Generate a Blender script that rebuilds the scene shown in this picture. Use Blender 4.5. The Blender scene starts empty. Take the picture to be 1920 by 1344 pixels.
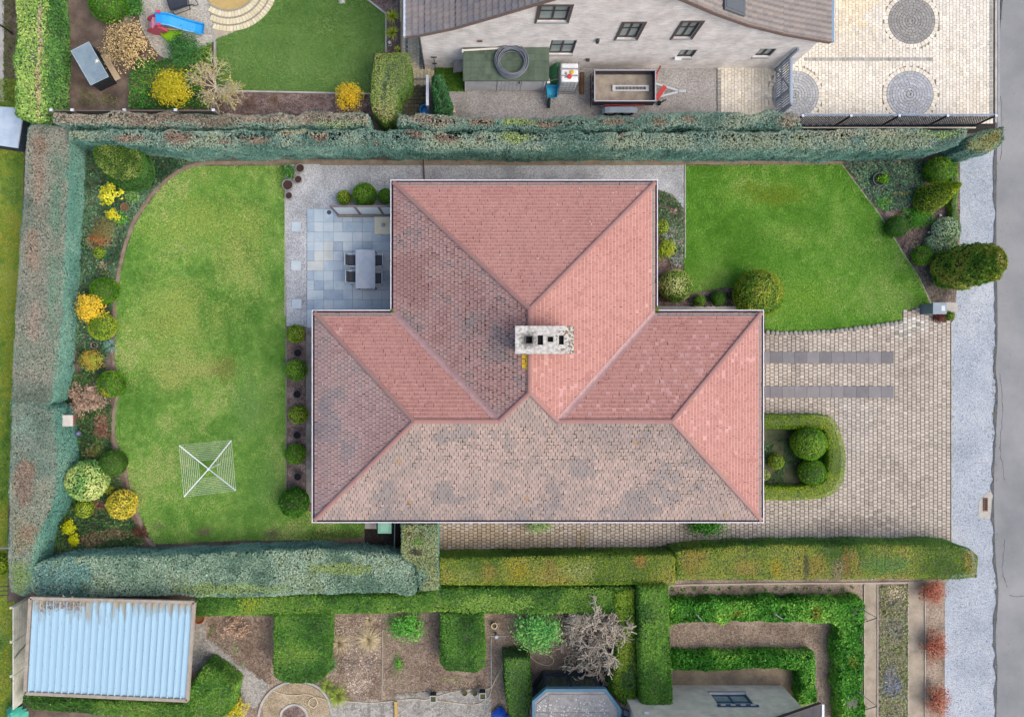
import bpy, bmesh, math, random
import numpy as np
from mathutils import Vector, Matrix, Quaternion

random.seed(11)
RNG = np.random.default_rng(11)
SC = bpy.context.scene
COL = SC.collection

# ------------------------------------------------------------------ camera, sky, sun, exposure
# straight-down aerial view; the frame is an off-centre crop, so the lens is shifted
H, F, NX, NY = 31.0, 1300.0, 880.0, 662.0
cam = bpy.data.cameras.new("camera")
cam.sensor_fit = 'HORIZONTAL'
cam.sensor_width = 36.0
cam.lens = 36.0 * F / 1920.0
cam.shift_x = (960.0 - NX) / 1920.0
cam.shift_y = (NY - 672.0) / 1920.0
cam.clip_start = 0.1
cam.clip_end = 2000.0
camo = bpy.data.objects.new("camera", cam)
camo.location = (0, 0, H)
COL.objects.link(camo)
SC.camera = camo

SUN_EL, SUN_ROT = math.radians(50), math.radians(115)
world = bpy.data.worlds.new("World")
SC.world = world
world.use_nodes = True
wn = world.node_tree.nodes
sky = wn.new("ShaderNodeTexSky")
sky.sky_type = 'NISHITA'
sky.sun_disc = False
sky.sun_elevation = SUN_EL
sky.sun_rotation = SUN_ROT
sky.air_density = 1.0
sky.dust_density = 4.5
sky.ozone_density = 1.0
world.node_tree.links.new(sky.outputs[0], wn["Background"].inputs[0])
wn["Background"].inputs[1].default_value = 0.15

sl = bpy.data.lights.new("sun", 'SUN')
sl.energy = 0.8
sl.angle = math.radians(75)
sl.color = (1.0, 0.96, 0.91)
so = bpy.data.objects.new("sun", sl)
sd = Vector((math.sin(SUN_ROT) * math.cos(SUN_EL), math.cos(SUN_ROT) * math.cos(SUN_EL), math.sin(SUN_EL)))
so.rotation_euler = sd.to_track_quat('Z', 'Y').to_euler()
so.location = sd * 60
COL.objects.link(so)

SC.view_settings.view_transform = 'Standard'
SC.view_settings.look = 'None'
SC.view_settings.gamma = 1.0
SC.view_settings.exposure = 0.76
SC.render.engine = 'CYCLES'
SC.cycles.max_bounces = 8
SC.cycles.diffuse_bounces = 5
SC.cycles.transparent_max_bounces = 6

# ------------------------------------------------------------------ helpers
def W(px, py, z=0.0):
    """world point at height z that stands where the photo shows (px, py)"""
    s = (H - z) / F
    return ((px - NX) * s, (NY - py) * s, z)

def W2(pts, z=0.0):
    return np.array([W(p[0], p[1], z)[:2] for p in pts])

def ML(px, z=0.0):
    return px * (H - z) / F

def lin(c):
    c = np.asarray(c, float)
    return np.where(c <= 0.04045, c / 12.92, ((c + 0.055) / 1.055) ** 2.4)

def hx(h, k=1.0):
    h = h.lstrip('#')
    return tuple(float(x) * k for x in lin([int(h[i:i + 2], 16) / 255 for i in (0, 2, 4)]))

def C(h, k=0.8):
    """photo colour of a surface -> base colour"""
    return hx(h, k)

# -- value noise
def _h(ix, iy, iz, seed):
    n = (ix.astype(np.int64) * 374761393 + iy.astype(np.int64) * 668265263 + iz.astype(np.int64) * 2147483647 + seed * 1274126177) & 0x7fffffff
    n = ((n ^ (n >> 13)) * 1274126177) & 0x7fffffff
    n = (n ^ (n >> 16)) & 0xffff
    return n / 65535.0

def vnoise(p, scale=1.0, seed=0):
    p = np.asarray(p, float) * scale
    if p.shape[1] == 2:
        p = np.c_[p, np.zeros(len(p))]
    i = np.floor(p).astype(np.int64)
    f = p - i
    f = f * f * (3 - 2 * f)
    out = 0
    for dx in (0, 1):
        for dy in (0, 1):
            for dz in (0, 1):
                w = (f[:, 0] if dx else 1 - f[:, 0]) * (f[:, 1] if dy else 1 - f[:, 1]) * (f[:, 2] if dz else 1 - f[:, 2])
                out = out + w * _h(i[:, 0] + dx, i[:, 1] + dy, i[:, 2] + dz, seed)
    return out

def fbm(p, scale=1.0, seed=0, octv=3):
    a, s, t, n = 1.0, scale, 0.0, 0.0
    for o in range(octv):
        t = t + a * vnoise(p, s, seed + o * 17)
        n += a
        a *= 0.5
        s *= 2.1
    return t / n

def pal_pick(pal, t):
    """interpolate along a list of linear colours"""
    pal = np.asarray(pal, float)
    t = np.clip(t, 0, 0.9999) * (len(pal) - 1)
    i = t.astype(int)
    f = (t - i)[:, None]
    return pal[i] * (1 - f) + pal[np.minimum(i + 1, len(pal) - 1)] * f

def PL(*hs, k=1.0):
    return [hx(h, k) for h in hs]

# -- materials
MATS = {}
def _new(name):
    m = bpy.data.materials.new(name)
    m.use_nodes = True
    nt = m.node_tree
    return m, nt, nt.nodes["Principled BSDF"]

def pm(name, cols, scale=1.0, fine=None, rough=0.85, bump=0.0, cell=None, metal=0.0, spec=0.3, detail=5, stretch=None, contrast=(0.3, 0.7), cellamt=0.5):
    """noise-ramped material; fine=(scale, amount) adds grain, cell=scale adds stone-like cells"""
    if name in MATS:
        return MATS[name]
    m, nt, b = _new(name)
    N, L = nt.nodes, nt.links
    tc = N.new("ShaderNodeTexCoord")
    src = tc.outputs["Object"]
    if stretch:
        mp = N.new("ShaderNodeMapping")
        mp.inputs["Scale"].default_value = stretch
        L.new(src, mp.inputs[0])
        src = mp.outputs[0]
    no = N.new("ShaderNodeTexNoise")
    no.inputs["Scale"].default_value = scale
    no.inputs["Detail"].default_value = detail
    no.inputs["Roughness"].default_value = 0.6
    L.new(src, no.inputs["Vector"])
    cr = N.new("ShaderNodeValToRGB")
    e = cr.color_ramp.elements
    while len(e) < len(cols):
        e.new(0.5)
    for i, c in enumerate(cols):
        e[i].position = contrast[0] + (contrast[1] - contrast[0]) * (i / max(1, len(cols) - 1))
        e[i].color = (*c, 1)
    L.new(no.outputs["Fac"], cr.inputs[0])
    out = cr.outputs[0]
    hgt = None
    if fine:
        n2 = N.new("ShaderNodeTexNoise")
        n2.inputs["Scale"].default_value = fine[0]
        n2.inputs["Detail"].default_value = 3
        L.new(tc.outputs["Object"], n2.inputs["Vector"])
        mr = N.new("ShaderNodeMapRange")
        mr.inputs[1].default_value, mr.inputs[2].default_value = 0.25, 0.75
        mr.inputs[3].default_value, mr.inputs[4].default_value = 1 - fine[1], 1 + fine[1]
        L.new(n2.outputs["Fac"], mr.inputs[0])
        mx = N.new("ShaderNodeMix")
        mx.data_type = 'RGBA'
        mx.blend_type = 'MULTIPLY'
        mx.inputs[0].default_value = 1
        L.new(out, mx.inputs[6])
        L.new(mr.outputs[0], mx.inputs[7])
        out = mx.outputs[2]
        hgt = n2.outputs["Fac"]
    if cell:
        vo = N.new("ShaderNodeTexVoronoi")
        vo.inputs["Scale"].default_value = cell
        L.new(tc.outputs["Object"], vo.inputs["Vector"])
        sx = N.new("ShaderNodeSeparateColor")
        L.new(vo.outputs["Color"], sx.inputs[0])
        mr = N.new("ShaderNodeMapRange")
        mr.inputs[3].default_value, mr.inputs[4].default_value = 1 - cellamt, 1 + cellamt
        L.new(sx.outputs[0], mr.inputs[0])
        mx = N.new("ShaderNodeMix")
        mx.data_type = 'RGBA'
        mx.blend_type = 'MULTIPLY'
        mx.inputs[0].default_value = 1
        L.new(out, mx.inputs[6])
        L.new(mr.outputs[0], mx.inputs[7])
        out = mx.outputs[2]
        hgt = vo.outputs["Distance"]
    L.new(out, b.inputs["Base Color"])
    b.inputs["Roughness"].default_value = rough
    b.inputs["Metallic"].default_value = metal
    b.inputs["Specular IOR Level"].default_value = spec
    if bump and hgt is not None:
        bp = N.new("ShaderNodeBump")
        bp.inputs["Strength"].default_value = bump
        bp.inputs["Distance"].default_value = 0.02
        if cell:
            bp.invert = True
        L.new(hgt, bp.inputs["Height"])
        L.new(bp.outputs[0], b.inputs["Normal"])
    MATS[name] = m
    return m

def sm(name, hexc, rough=0.5, metal=0.0, k=0.8, var=0.08, spec=0.4, vs=3.0):
    c = np.array(C(hexc, k))
    return pm(name, [tuple(c * (1 - var)), tuple(c), tuple(np.minimum(c * (1 + var), 0.95))], scale=vs, fine=(40, 0.05), rough=rough, metal=metal, spec=spec)

def vc(name, rough=0.8, trans=0.0, grain=None, bump=0.0, spec=0.25):
    """material coloured by the per-piece colour attribute"""
    if name in MATS:
        return MATS[name]
    m, nt, b = _new(name)
    N, L = nt.nodes, nt.links
    at = N.new("ShaderNodeAttribute")
    at.attribute_name = "Col"
    out = at.outputs["Color"]
    if grain:
        tc = N.new("ShaderNodeTexCoord")
        n2 = N.new("ShaderNodeTexNoise")
        n2.inputs["Scale"].default_value = grain[0]
        n2.inputs["Detail"].default_value = 4
        L.new(tc.outputs["Object"], n2.inputs["Vector"])
        mr = N.new("ShaderNodeMapRange")
        mr.inputs[1].default_value, mr.inputs[2].default_value = 0.25, 0.75
        mr.inputs[3].default_value, mr.inputs[4].default_value = 1 - grain[1], 1 + grain[1]
        L.new(n2.outputs["Fac"], mr.inputs[0])
        mx = N.new("ShaderNodeMix")
        mx.data_type = 'RGBA'
        mx.blend_type = 'MULTIPLY'
        mx.inputs[0].default_value = 1
        L.new(out, mx.inputs[6])
        L.new(mr.outputs[0], mx.inputs[7])
        out = mx.outputs[2]
        if bump:
            bp = N.new("ShaderNodeBump")
            bp.inputs["Strength"].default_value = bump
            bp.inputs["Distance"].default_value = 0.01
            L.new(n2.outputs["Fac"], bp.inputs["Height"])
            L.new(bp.outputs[0], b.inputs["Normal"])
    L.new(out, b.inputs["Base Color"])
    b.inputs["Roughness"].default_value = rough
    b.inputs["Specular IOR Level"].default_value = spec
    if trans:
        tr = N.new("ShaderNodeBsdfTranslucent")
        L.new(out, tr.inputs[0])
        ms = N.new("ShaderNodeMixShader")
        ms.inputs[0].default_value = trans
        L.new(b.outputs[0], ms.inputs[1])
        L.new(tr.outputs[0], ms.inputs[2])
        L.new(ms.outputs[0], N["Material Output"].inputs[0])
    MATS[name] = m
    return m

def glass_mat(name, tint, rough=0.05, alpha=0.35):
    if name in MATS:
        return MATS[name]
    m, nt, b = _new(name)
    N, L = nt.nodes, nt.links
    b.inputs["Base Color"].default_value = (*tint, 1)
    b.inputs["Roughness"].default_value = rough
    b.inputs["Specular IOR Level"].default_value = 0.6
    tr = N.new("ShaderNodeBsdfTransparent")
    ms = N.new("ShaderNodeMixShader")
    ms.inputs[0].default_value = alpha
    L.new(b.outputs[0], ms.inputs[1])
    L.new(tr.outputs[0], ms.inputs[2])
    L.new(ms.outputs[0], N["Material Output"].inputs[0])
    MATS[name] = m
    return m

LEAF = vc("leaf", rough=0.55, trans=0.10, spec=0.2)
TWIG = vc("twig", rough=0.9)
TILE = vc("roof_tile_clay", rough=0.85, grain=(9, 0.10), bump=0.15)
PAVE = vc("paving_block_concrete", rough=0.9, grain=(22, 0.13), bump=0.2)

# -- objects
ORG = {}
def tag(o, label=None, cat=None, group=None, kind=None):
    if label: o['label'] = label
    if cat: o['category'] = cat
    if group: o['group'] = group
    if kind: o['kind'] = kind
    return o

def thing(name, loc, label, cat, group=None):
    o = bpy.data.objects.new(name, None)
    o.empty_display_size = 0.2
    o.location = loc
    COL.objects.link(o)
    ORG[o.name] = np.array(loc, float)
    return tag(o, label, cat, group)

def link_mesh(name, me, mat, parent=None, base=None):
    o = bpy.data.objects.new(name, me)
    if mat is not None and not me.materials:
        me.materials.append(mat)
    COL.objects.link(o)
    if parent is not None:
        o.parent = parent
        ORG[o.name] = ORG[parent.name]
    else:
        ORG[o.name] = np.zeros(3) if base is None else np.array(base, float)
        o.location = tuple(ORG[o.name])
    return o

def np_mesh(name, V, faces_flat, sizes, col=None, smooth=False):
    me = bpy.data.meshes.new(name)
    V = np.ascontiguousarray(V, dtype=np.float32)
    me.vertices.add(len(V))
    me.vertices.foreach_set("co", V.ravel())
    ff = np.ascontiguousarray(faces_flat, dtype=np.int32).ravel()
    me.loops.add(len(ff))
    me.loops.foreach_set("vertex_index", ff)
    sizes = np.ascontiguousarray(sizes, dtype=np.int32)
    st = np.zeros(len(sizes), np.int32)
    st[1:] = np.cumsum(sizes)[:-1]
    me.polygons.add(len(sizes))
    me.polygons.foreach_set("loop_start", st)
    me.polygons.foreach_set("loop_total", sizes)
    me.polygons.foreach_set("use_smooth", np.full(len(sizes), bool(smooth)))
    me.update(calc_edges=True)
    if col is not None:
        a = me.color_attributes.new("Col", 'FLOAT_COLOR', 'POINT')
        cc = np.ones((len(V), 4), np.float32)
        cc[:, :3] = col
        a.data.foreach_set("color", cc.ravel())
    return me

class MB:
    """collects shapes (world coordinates) into one mesh object"""
    def __init__(s):
        s.v, s.f, s.c = [], [], []
    def add(s, vs, fs, col=None):
        n = len(s.v)
        s.v += [tuple(map(float, p)) for p in vs]
        s.f += [tuple(i + n for i in f) for f in fs]
        if col is not None:
            s.c += [tuple(col)] * len(vs)
        return s
    BOXF = [(0, 3, 2, 1), (4, 5, 6, 7), (0, 1, 5, 4), (1, 2, 6, 5), (2, 3, 7, 6), (3, 0, 4, 7)]
    def box(s, x0, x1, y0, y1, z0, z1, col=None):
        return s.add([(x0, y0, z0), (x1, y0, z0), (x1, y1, z0), (x0, y1, z0), (x0, y0, z1), (x1, y0, z1), (x1, y1, z1), (x0, y1, z1)], s.BOXF, col)
    def obox(s, c, size, rz=0.0, mtx=None):
        sx, sy, sz = size[0] / 2, size[1] / 2, size[2] / 2
        M_ = mtx if mtx is not None else Matrix.Rotation(rz, 3, 'Z')
        vs = []
        for (a, b, d) in ((-1, -1, -1), (1, -1, -1), (1, 1, -1), (-1, 1, -1), (-1, -1, 1), (1, -1, 1), (1, 1, 1), (-1, 1, 1)):
            p = M_ @ Vector((a * sx, b * sy, d * sz))
            vs.append((c[0] + p.x, c[1] + p.y, c[2] + p.z))
        return s.add(vs, s.BOXF)
    def prism(s, poly, z0, z1):
        n = len(poly)
        a = 0.5 * sum(poly[i][0] * poly[(i + 1) % n][1] - poly[(i + 1) % n][0] * poly[i][1] for i in range(n))
        poly = list(poly) if a > 0 else list(poly)[::-1]
        z0s = z0 if hasattr(z0, '__len__') else [z0] * n
        z1s = z1 if hasattr(z1, '__len__') else [z1] * n
        vs = [(p[0], p[1], z) for p, z in zip(poly, z0s)] + [(p[0], p[1], z) for p, z in zip(poly, z1s)]
        fs = [tuple(range(n - 1, -1, -1)), tuple(range(n, 2 * n))] + [(i, (i + 1) % n, n + (i + 1) % n, n + i) for i in range(n)]
        return s.add(vs, fs)
    def bar(s, p0, p1, w, h=None, up=(0, 0, 1)):
        h = w if h is None else h
        a, b = Vector(p0), Vector(p1)
        d = (b - a).normalized()
        u = Vector(up)
        if abs(d.dot(u)) > 0.95:
            u = Vector((1, 0, 0))
        r = d.cross(u).normalized() * (w / 2)
        u = r.cross(d).normalized() * (h / 2)
        vs = [a - r - u, a + r - u, a + r + u, a - r + u, b - r - u, b + r - u, b + r + u, b - r + u]
        return s.add(vs, [(0, 1, 2, 3), (7, 6, 5, 4), (0, 4, 5, 1), (1, 5, 6, 2), (2, 6, 7, 3), (3, 7, 4, 0)])
    def tube(s, pts, r, n=6, closed=False, col=None):
        pts = [Vector(p) for p in pts]
        m = len(pts)
        rs = r if hasattr(r, '__len__') else [r] * m
        vs = []
        prev = None
        for i, p in enumerate(pts):
            if closed:
                d = (pts[(i + 1) % m] - pts[i - 1])
            else:
                d = pts[min(i + 1, m - 1)] - pts[max(i - 1, 0)]
            d = d.normalized() if d.length > 1e-9 else Vector((0, 0, 1))
            ref = prev if prev is not None else (Vector((0, 0, 1)) if abs(d.z) < 0.9 else Vector((1, 0, 0)))
            u = (ref - d * ref.dot(d))
            u = u.normalized() if u.length > 1e-6 else d.orthogonal().normalized()
            prev = u
            w = d.cross(u)
            for k in range(n):
                a = 2 * math.pi * k / n
                vs.append(p + (u * math.cos(a) + w * math.sin(a)) * rs[i])
        fs = []
        for i in range(m if closed else m - 1):
            j = (i + 1) % m
            for k in range(n):
                k2 = (k + 1) % n
                fs.append((i * n + k, i * n + k2, j * n + k2, j * n + k))
        if not closed:
            fs.append(tuple(range(n - 1, -1, -1)))
            fs.append(tuple((m - 1) * n + k for k in range(n)))
        return s.add(vs, fs, col)
    def lathe(s, c, prof, n=20):
        vs, fs = [], []
        for (r, z) in prof:
            for k in range(n):
                a = 2 * math.pi * k / n
                vs.append((c[0] + r * math.cos(a), c[1] + r * math.sin(a), c[2] + z))
        for i in range(len(prof) - 1):
            for k in range(n):
                k2 = (k + 1) % n
                fs.append((i * n + k, i * n + k2, (i + 1) * n + k2, (i + 1) * n + k))
        fs.append(tuple(range(n - 1, -1, -1)))
        fs.append(tuple((len(prof) - 1) * n + k for k in range(n)))
        return s.add(vs, fs)
    def build(s, name, mat, parent=None, base=None, smooth=False, bevel=0.0, kind=None):
        org = ORG[parent.name] if parent is not None else (np.zeros(3) if base is None else np.array(base, float))
        V = np.array(s.v) - org
        me = np_mesh(name, V, np.concatenate([np.array(f) for f in s.f]), [len(f) for f in s.f], np.array(s.c) if s.c else None, smooth)
        o = link_mesh(name, me, mat, parent, base)
        if bevel:
            md = o.modifiers.new("edge", 'BEVEL')
            md.width = bevel
            md.segments = 2
            md.limit_method = 'ANGLE'
        if kind:
            o['kind'] = kind
        return o

# -- polygons
def ccw(P):
    P = np.asarray(P, float)
    a = np.sum(P[:, 0] * np.roll(P[:, 1], -1) - np.roll(P[:, 0], -1) * P[:, 1])
    return P if a > 0 else P[::-1]

def pip(P, Q):
    x, y = Q[:, 0], Q[:, 1]
    r = np.zeros(len(Q), bool)
    n = len(P)
    for i in range(n):
        x0, y0 = P[i]
        x1, y1 = P[(i + 1) % n]
        if y0 == y1:
            continue
        c = ((y0 > y) != (y1 > y)) & (x < (x1 - x0) * (y - y0) / (y1 - y0) + x0)
        r ^= c
    return r

def edist(P, Q):
    d = np.full(len(Q), 1e9)
    n = len(P)
    for i in range(n):
        a, b = P[i], P[(i + 1) % n]
        ab = b - a
        t = np.clip(((Q - a) @ ab) / max(ab @ ab, 1e-9), 0, 1)
        d = np.minimum(d, np.hypot(*(Q - (a + t[:, None] * ab)).T))
    return d

def parea(P):
    return abs(0.5 * np.sum(P[:, 0] * np.roll(P[:, 1], -1) - np.roll(P[:, 0], -1) * P[:, 1]))

def spoly(P, n):
    lo, hi = P.min(0), P.max(0)
    k = int(n * np.prod(hi - lo) / max(parea(P), 1e-6) * 1.05) + 4
    Q = lo + RNG.random((k, 2)) * (hi - lo)
    return Q[pip(P, Q)]

def inset(P, d):
    P = ccw(P)
    n = len(P)
    out = []
    for i in range(n):
        e0 = P[i] - P[i - 1]
        e1 = P[(i + 1) % n] - P[i]
        n0 = np.array([-e0[1], e0[0]]) / max(np.hypot(*e0), 1e-9)
        n1 = np.array([-e1[1], e1[0]]) / max(np.hypot(*e1), 1e-9)
        m = n0 + n1
        l = max(m @ m / 2, 0.35)
        out.append(P[i] + m / l * d)
    return np.array(out)

def dens_poly(P, step):
    out = []
    n = len(P)
    for i in range(n):
        a, b = P[i], P[(i + 1) % n]
        k = max(1, int(np.hypot(*(b - a)) / step))
        for j in range(k):
            out.append(a + (b - a) * j / k)
    return np.array(out)

def smooth_px(pts, n=6, closed=False):
    """Catmull-Rom through pixel points"""
    pts = [np.array(p, float) for p in pts]
    m = len(pts)
    out = []
    for i in range(m if closed else m - 1):
        p1, p2 = pts[i], pts[(i + 1) % m]
        p0 = pts[i - 1] if (closed or i > 0) else p1
        p3 = pts[(i + 2) % m] if (closed or i + 2 < m) else p2
        for j in range(n):
            t = j / n
            out.append(0.5 * ((2 * p1) + (p2 - p0) * t + (2 * p0 - 5 * p1 + 4 * p2 - p3) * t * t + (3 * p1 - p0 - 3 * p2 + p3) * t ** 3))
    if not closed:
        out.append(pts[-1])
    return [tuple(p) for p in out]

def sheet(name, pts_px, z, mat, kind='structure', parent=None, label=None, thick=0.0):
    P = [W(p[0], p[1], z)[:2] for p in pts_px]
    m = MB()
    if thick:
        m.prism(P, z - thick, z)
    else:
        P = ccw(P)
        m.add([(p[0], p[1], z) for p in P], [tuple(range(len(P)))])
    o = m.build(name, mat, parent)
    if kind: o['kind'] = kind
    if label: o['label'] = label
    return o

def rect(x0, y0, x1, y1):
    return [(x0, y0), (x1, y0), (x1, y1), (x0, y1)]

# -- leaves
def leaves(name, P, Nrm, size, col, mat, parent, aspect=0.5, jit=0.5, kind='stuff', flop=0.0):
    """one small folded blade per point; Nrm = facing direction"""
    n = len(P)
    if n == 0:
        return None
    Nn = Nrm + RNG.normal(0, jit, (n, 3))
    Nn /= np.linalg.norm(Nn, axis=1)[:, None] + 1e-9
    r = RNG.normal(0, 1, (n, 3))
    t = r - (r * Nn).sum(1)[:, None] * Nn
    t /= np.linalg.norm(t, axis=1)[:, None] + 1e-9
    b = np.cross(Nn, t)
    L = (np.asarray(size) * (0.65 + 0.7 * RNG.random(n)))[:, None]
    Wd = L * aspect
    V = np.empty((n, 4, 3))
    V[:, 0] = P - t * L / 2
    V[:, 1] = P + b * Wd / 2 + Nn * L * 0.08
    V[:, 2] = P + t * L / 2
    V[:, 3] = P - b * Wd / 2 + Nn * L * 0.08
    org = ORG[parent.name] if parent is not None else np.zeros(3)
    V = V.reshape(-1, 3) - org
    cc = np.repeat(np.clip(col, 0.002, 0.95), 4, axis=0)
    me = np_mesh(name, V, np.arange(4 * n), np.full(n, 4), cc)
    o = link_mesh(name, me, mat, parent)
    if kind: o['kind'] = kind
    return o

LEAFK = 1.02
def jcol(col, amt=0.15):
    k = LEAFK + RNG.normal(0, amt, (len(col), 1))
    return col * np.clip(k, 0.6, 2.2)

def apply_patches(Q, z, col, patches, seed, soft=0.25):
    """patches: (px, py, rx, ry, palette) painted as ragged areas of other foliage (dead, young)"""
    for q, (px, py, rx, ry, pal) in enumerate(patches):
        c = np.array(W(px, py, z)[:2])
        rr = np.array([ML(rx, z), ML(ry, z)])
        d = np.hypot(*((Q - c) / rr).T) + (fbm(Q, 1.6, seed + 31 * q, 3) - 0.5) * 1.3
        m = d < (0.85 + RNG.normal(0, soft, len(Q)))
        if m.any():
            col[m] = pal_pick(pal, 0.5 + RNG.normal(0, 0.3, m.sum()))
    return col

def hedge(label, poly_px, h, top, side, leaf=0.075, dens=860, warp=0.07, wscale=1.2, rnd=0.15, relief=0.05, patches=(), seed=1, batter=0.0, cat='hedge', name='hedge', group=None, core='#5c6450', twarp=0.0, zlow=0.0, jit=0.38, nsc=0.7, aspect=0.45, skip_side=False):
    P = ccw(W2(poly_px, h))
    base = (*P.mean(0), zlow)
    t = thing(name, base, label, cat, group)
    def wp(Q):
        if warp == 0: return Q
        return Q + warp * 2 * np.c_[fbm(Q, wscale, seed + 5, 3) - 0.5, fbm(Q, wscale, seed + 9, 3) - 0.5]
    # woody core
    D = dens_poly(P, 0.35)
    rings = []
    for ins, z in ((0.10 - batter, zlow), (0.12, max(zlow + 0.1, h - rnd - 0.05)), (0.12 + rnd, h - 0.07)):
        R = wp(inset(D, ins))
        rings.append(np.c_[R, np.full(len(R), z)])
    n = len(D)
    m = MB()
    vs = np.concatenate(rings)
    fs = []
    for a in range(2):
        fs += [(a * n + i, a * n + (i + 1) % n, (a + 1) * n + (i + 1) % n, (a + 1) * n + i) for i in range(n)]
    fs.append(tuple(2 * n + i for i in range(n)))
    m.add(vs, fs)
    m.build('branches', sm('hedge_wood_' + core.strip('#'), core, rough=0.95, k=0.85, var=0.3, vs=8.0), t)
    # top
    Q = spoly(P, int(parea(P) * dens))
    d = edist(P, Q)
    z = h + relief * 2 * (fbm(Q, 1.3, seed + 2, 3) - 0.5) + RNG.normal(0, 0.018, len(Q)) - np.where(d < rnd, rnd - np.sqrt(np.maximum(rnd ** 2 - (rnd - d) ** 2, 0)), 0)
    tt = 0.5 + (fbm(Q, nsc, seed + 3, 4) - 0.5) * 2.2 + RNG.normal(0, 0.16, len(Q)) + twarp
    ct = pal_pick(top, tt)
    ct = apply_patches(Q, h, ct, patches, seed)
    Pt = np.c_[wp(Q), z]
    Nt = np.tile([0., 0., 1.], (len(Q), 1))
    # sides
    if not skip_side:
        E = np.roll(P, -1, 0) - P
        L = np.hypot(*E.T)
        ns = (L * (h - zlow) * dens * 0.75).astype(int)
        idx = np.repeat(np.arange(len(P)), ns)
        u = RNG.random(len(idx))
        S = P[idx] + E[idx] * u[:, None]
        zz = zlow + 0.03 + RNG.random(len(idx)) * (h - zlow - 0.03)
        nrm = np.c_[E[idx][:, 1], -E[idx][:, 0]] / L[idx][:, None]
        off = batter * (1 - (zz - zlow) / (h - zlow)) + 0.06 * 2 * (fbm(np.c_[S, zz], 1.8, seed + 7, 2) - 0.5)
        over = np.maximum(0, zz - (h - rnd))
        off -= np.where(over > 0, rnd - np.sqrt(np.maximum(rnd ** 2 - over ** 2, 0)), 0)
        S2 = wp(S) + nrm * off[:, None] + RNG.normal(0, 0.015, S.shape)
        ts = 0.5 + (fbm(np.c_[S, zz], nsc, seed + 4, 4) - 0.5) * 2.0 + RNG.normal(0, 0.16, len(S))
        cs = pal_pick(side, ts)
        Pt = np.concatenate([Pt, np.c_[S2, zz]])
        Nt = np.concatenate([Nt, np.c_[nrm, np.full(len(S), 0.35)]])
        ct = np.concatenate([ct, cs])
    leaves('foliage', Pt, Nt, leaf, jcol(ct), LEAF, t, aspect=aspect, jit=jit)
    return t

def ball(label, px, py, rpx, pal, squash=0.92, leaf=0.06, dens=1000, name='boxwood_ball', cat='shrub', group=None, seed=None, lump=0.05, sink=0.12, patches=(), ryx=1.0, rot=0.0, core='#4a5a2c', aspect=0.5, jit=0.5):
    seed = seed if seed is not None else int(px * 7 + py)
    R = rpx * H / F
    for _ in range(3):
        zc = R * squash * (1 - sink)
        R = rpx * (H - zc) / F
    c = np.array(W(px, py, zc))
    t = thing(name, (c[0], c[1], 0), label, cat, group)
    n = int(4 * math.pi * R * R * dens * 0.8)
    d = RNG.normal(0, 1, (n, 3))
    d /= np.linalg.norm(d, axis=1)[:, None]
    d = d[d[:, 2] > -0.75]
    cr, sr = math.cos(rot), math.sin(rot)
    def place(d, k=1.0):
        q = d * (R * k * (1 + lump * 2 * (fbm(d * 2.2, 1.0, seed, 3) - 0.5)))[:, None]
        q = q * np.array([1, ryx, squash])
        return np.c_[q[:, 0] * cr - q[:, 1] * sr, q[:, 0] * sr + q[:, 1] * cr, q[:, 2]] + c
    P = place(d) + RNG.normal(0, 0.012, d.shape)
    P[:, 2] = np.maximum(P[:, 2], 0.02)
    nn = d
    tt = 0.5 + (fbm(d * R, 1.6, seed + 1, 3) - 0.5) * 1.8 + RNG.normal(0, 0.2, len(d))
    col = pal_pick(pal, tt)
    if patches:
        col = apply_patches(P[:, :2], zc, col, patches, seed)
    bm = bmesh.new()
    bmesh.ops.create_icosphere(bm, subdivisions=3, radius=1)
    V = np.array([v.co[:] for v in bm.verts])
    Fc = [tuple(v.index for v in f.verts) for f in bm.faces]
    bm.free()
    V = place(V, 0.93)
    V[:, 2] = np.maximum(V[:, 2], 0.01)
    MB().add(V, Fc).build('branches', sm('shrub_wood_' + core.strip('#'), core, rough=0.95, k=0.7, var=0.3, vs=9.0), t)
    leaves('foliage', P, nn, leaf, jcol(col), LEAF, t, aspect=aspect, jit=jit)
    return t

def branchset(mb, base, tips, r0=0.02, bend=0.15, n=4, col=None):
    for tp in tips:
        a, b = Vector(base), Vector(tp)
        mid = a.lerp(b, 0.5) + Vector((random.uniform(-1, 1), random.uniform(-1, 1), random.uniform(0, 1))) * (b - a).length * bend
        mb.tube([a, mid, b], [r0, r0 * 0.7, r0 * 0.3], n, col=col)

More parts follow.
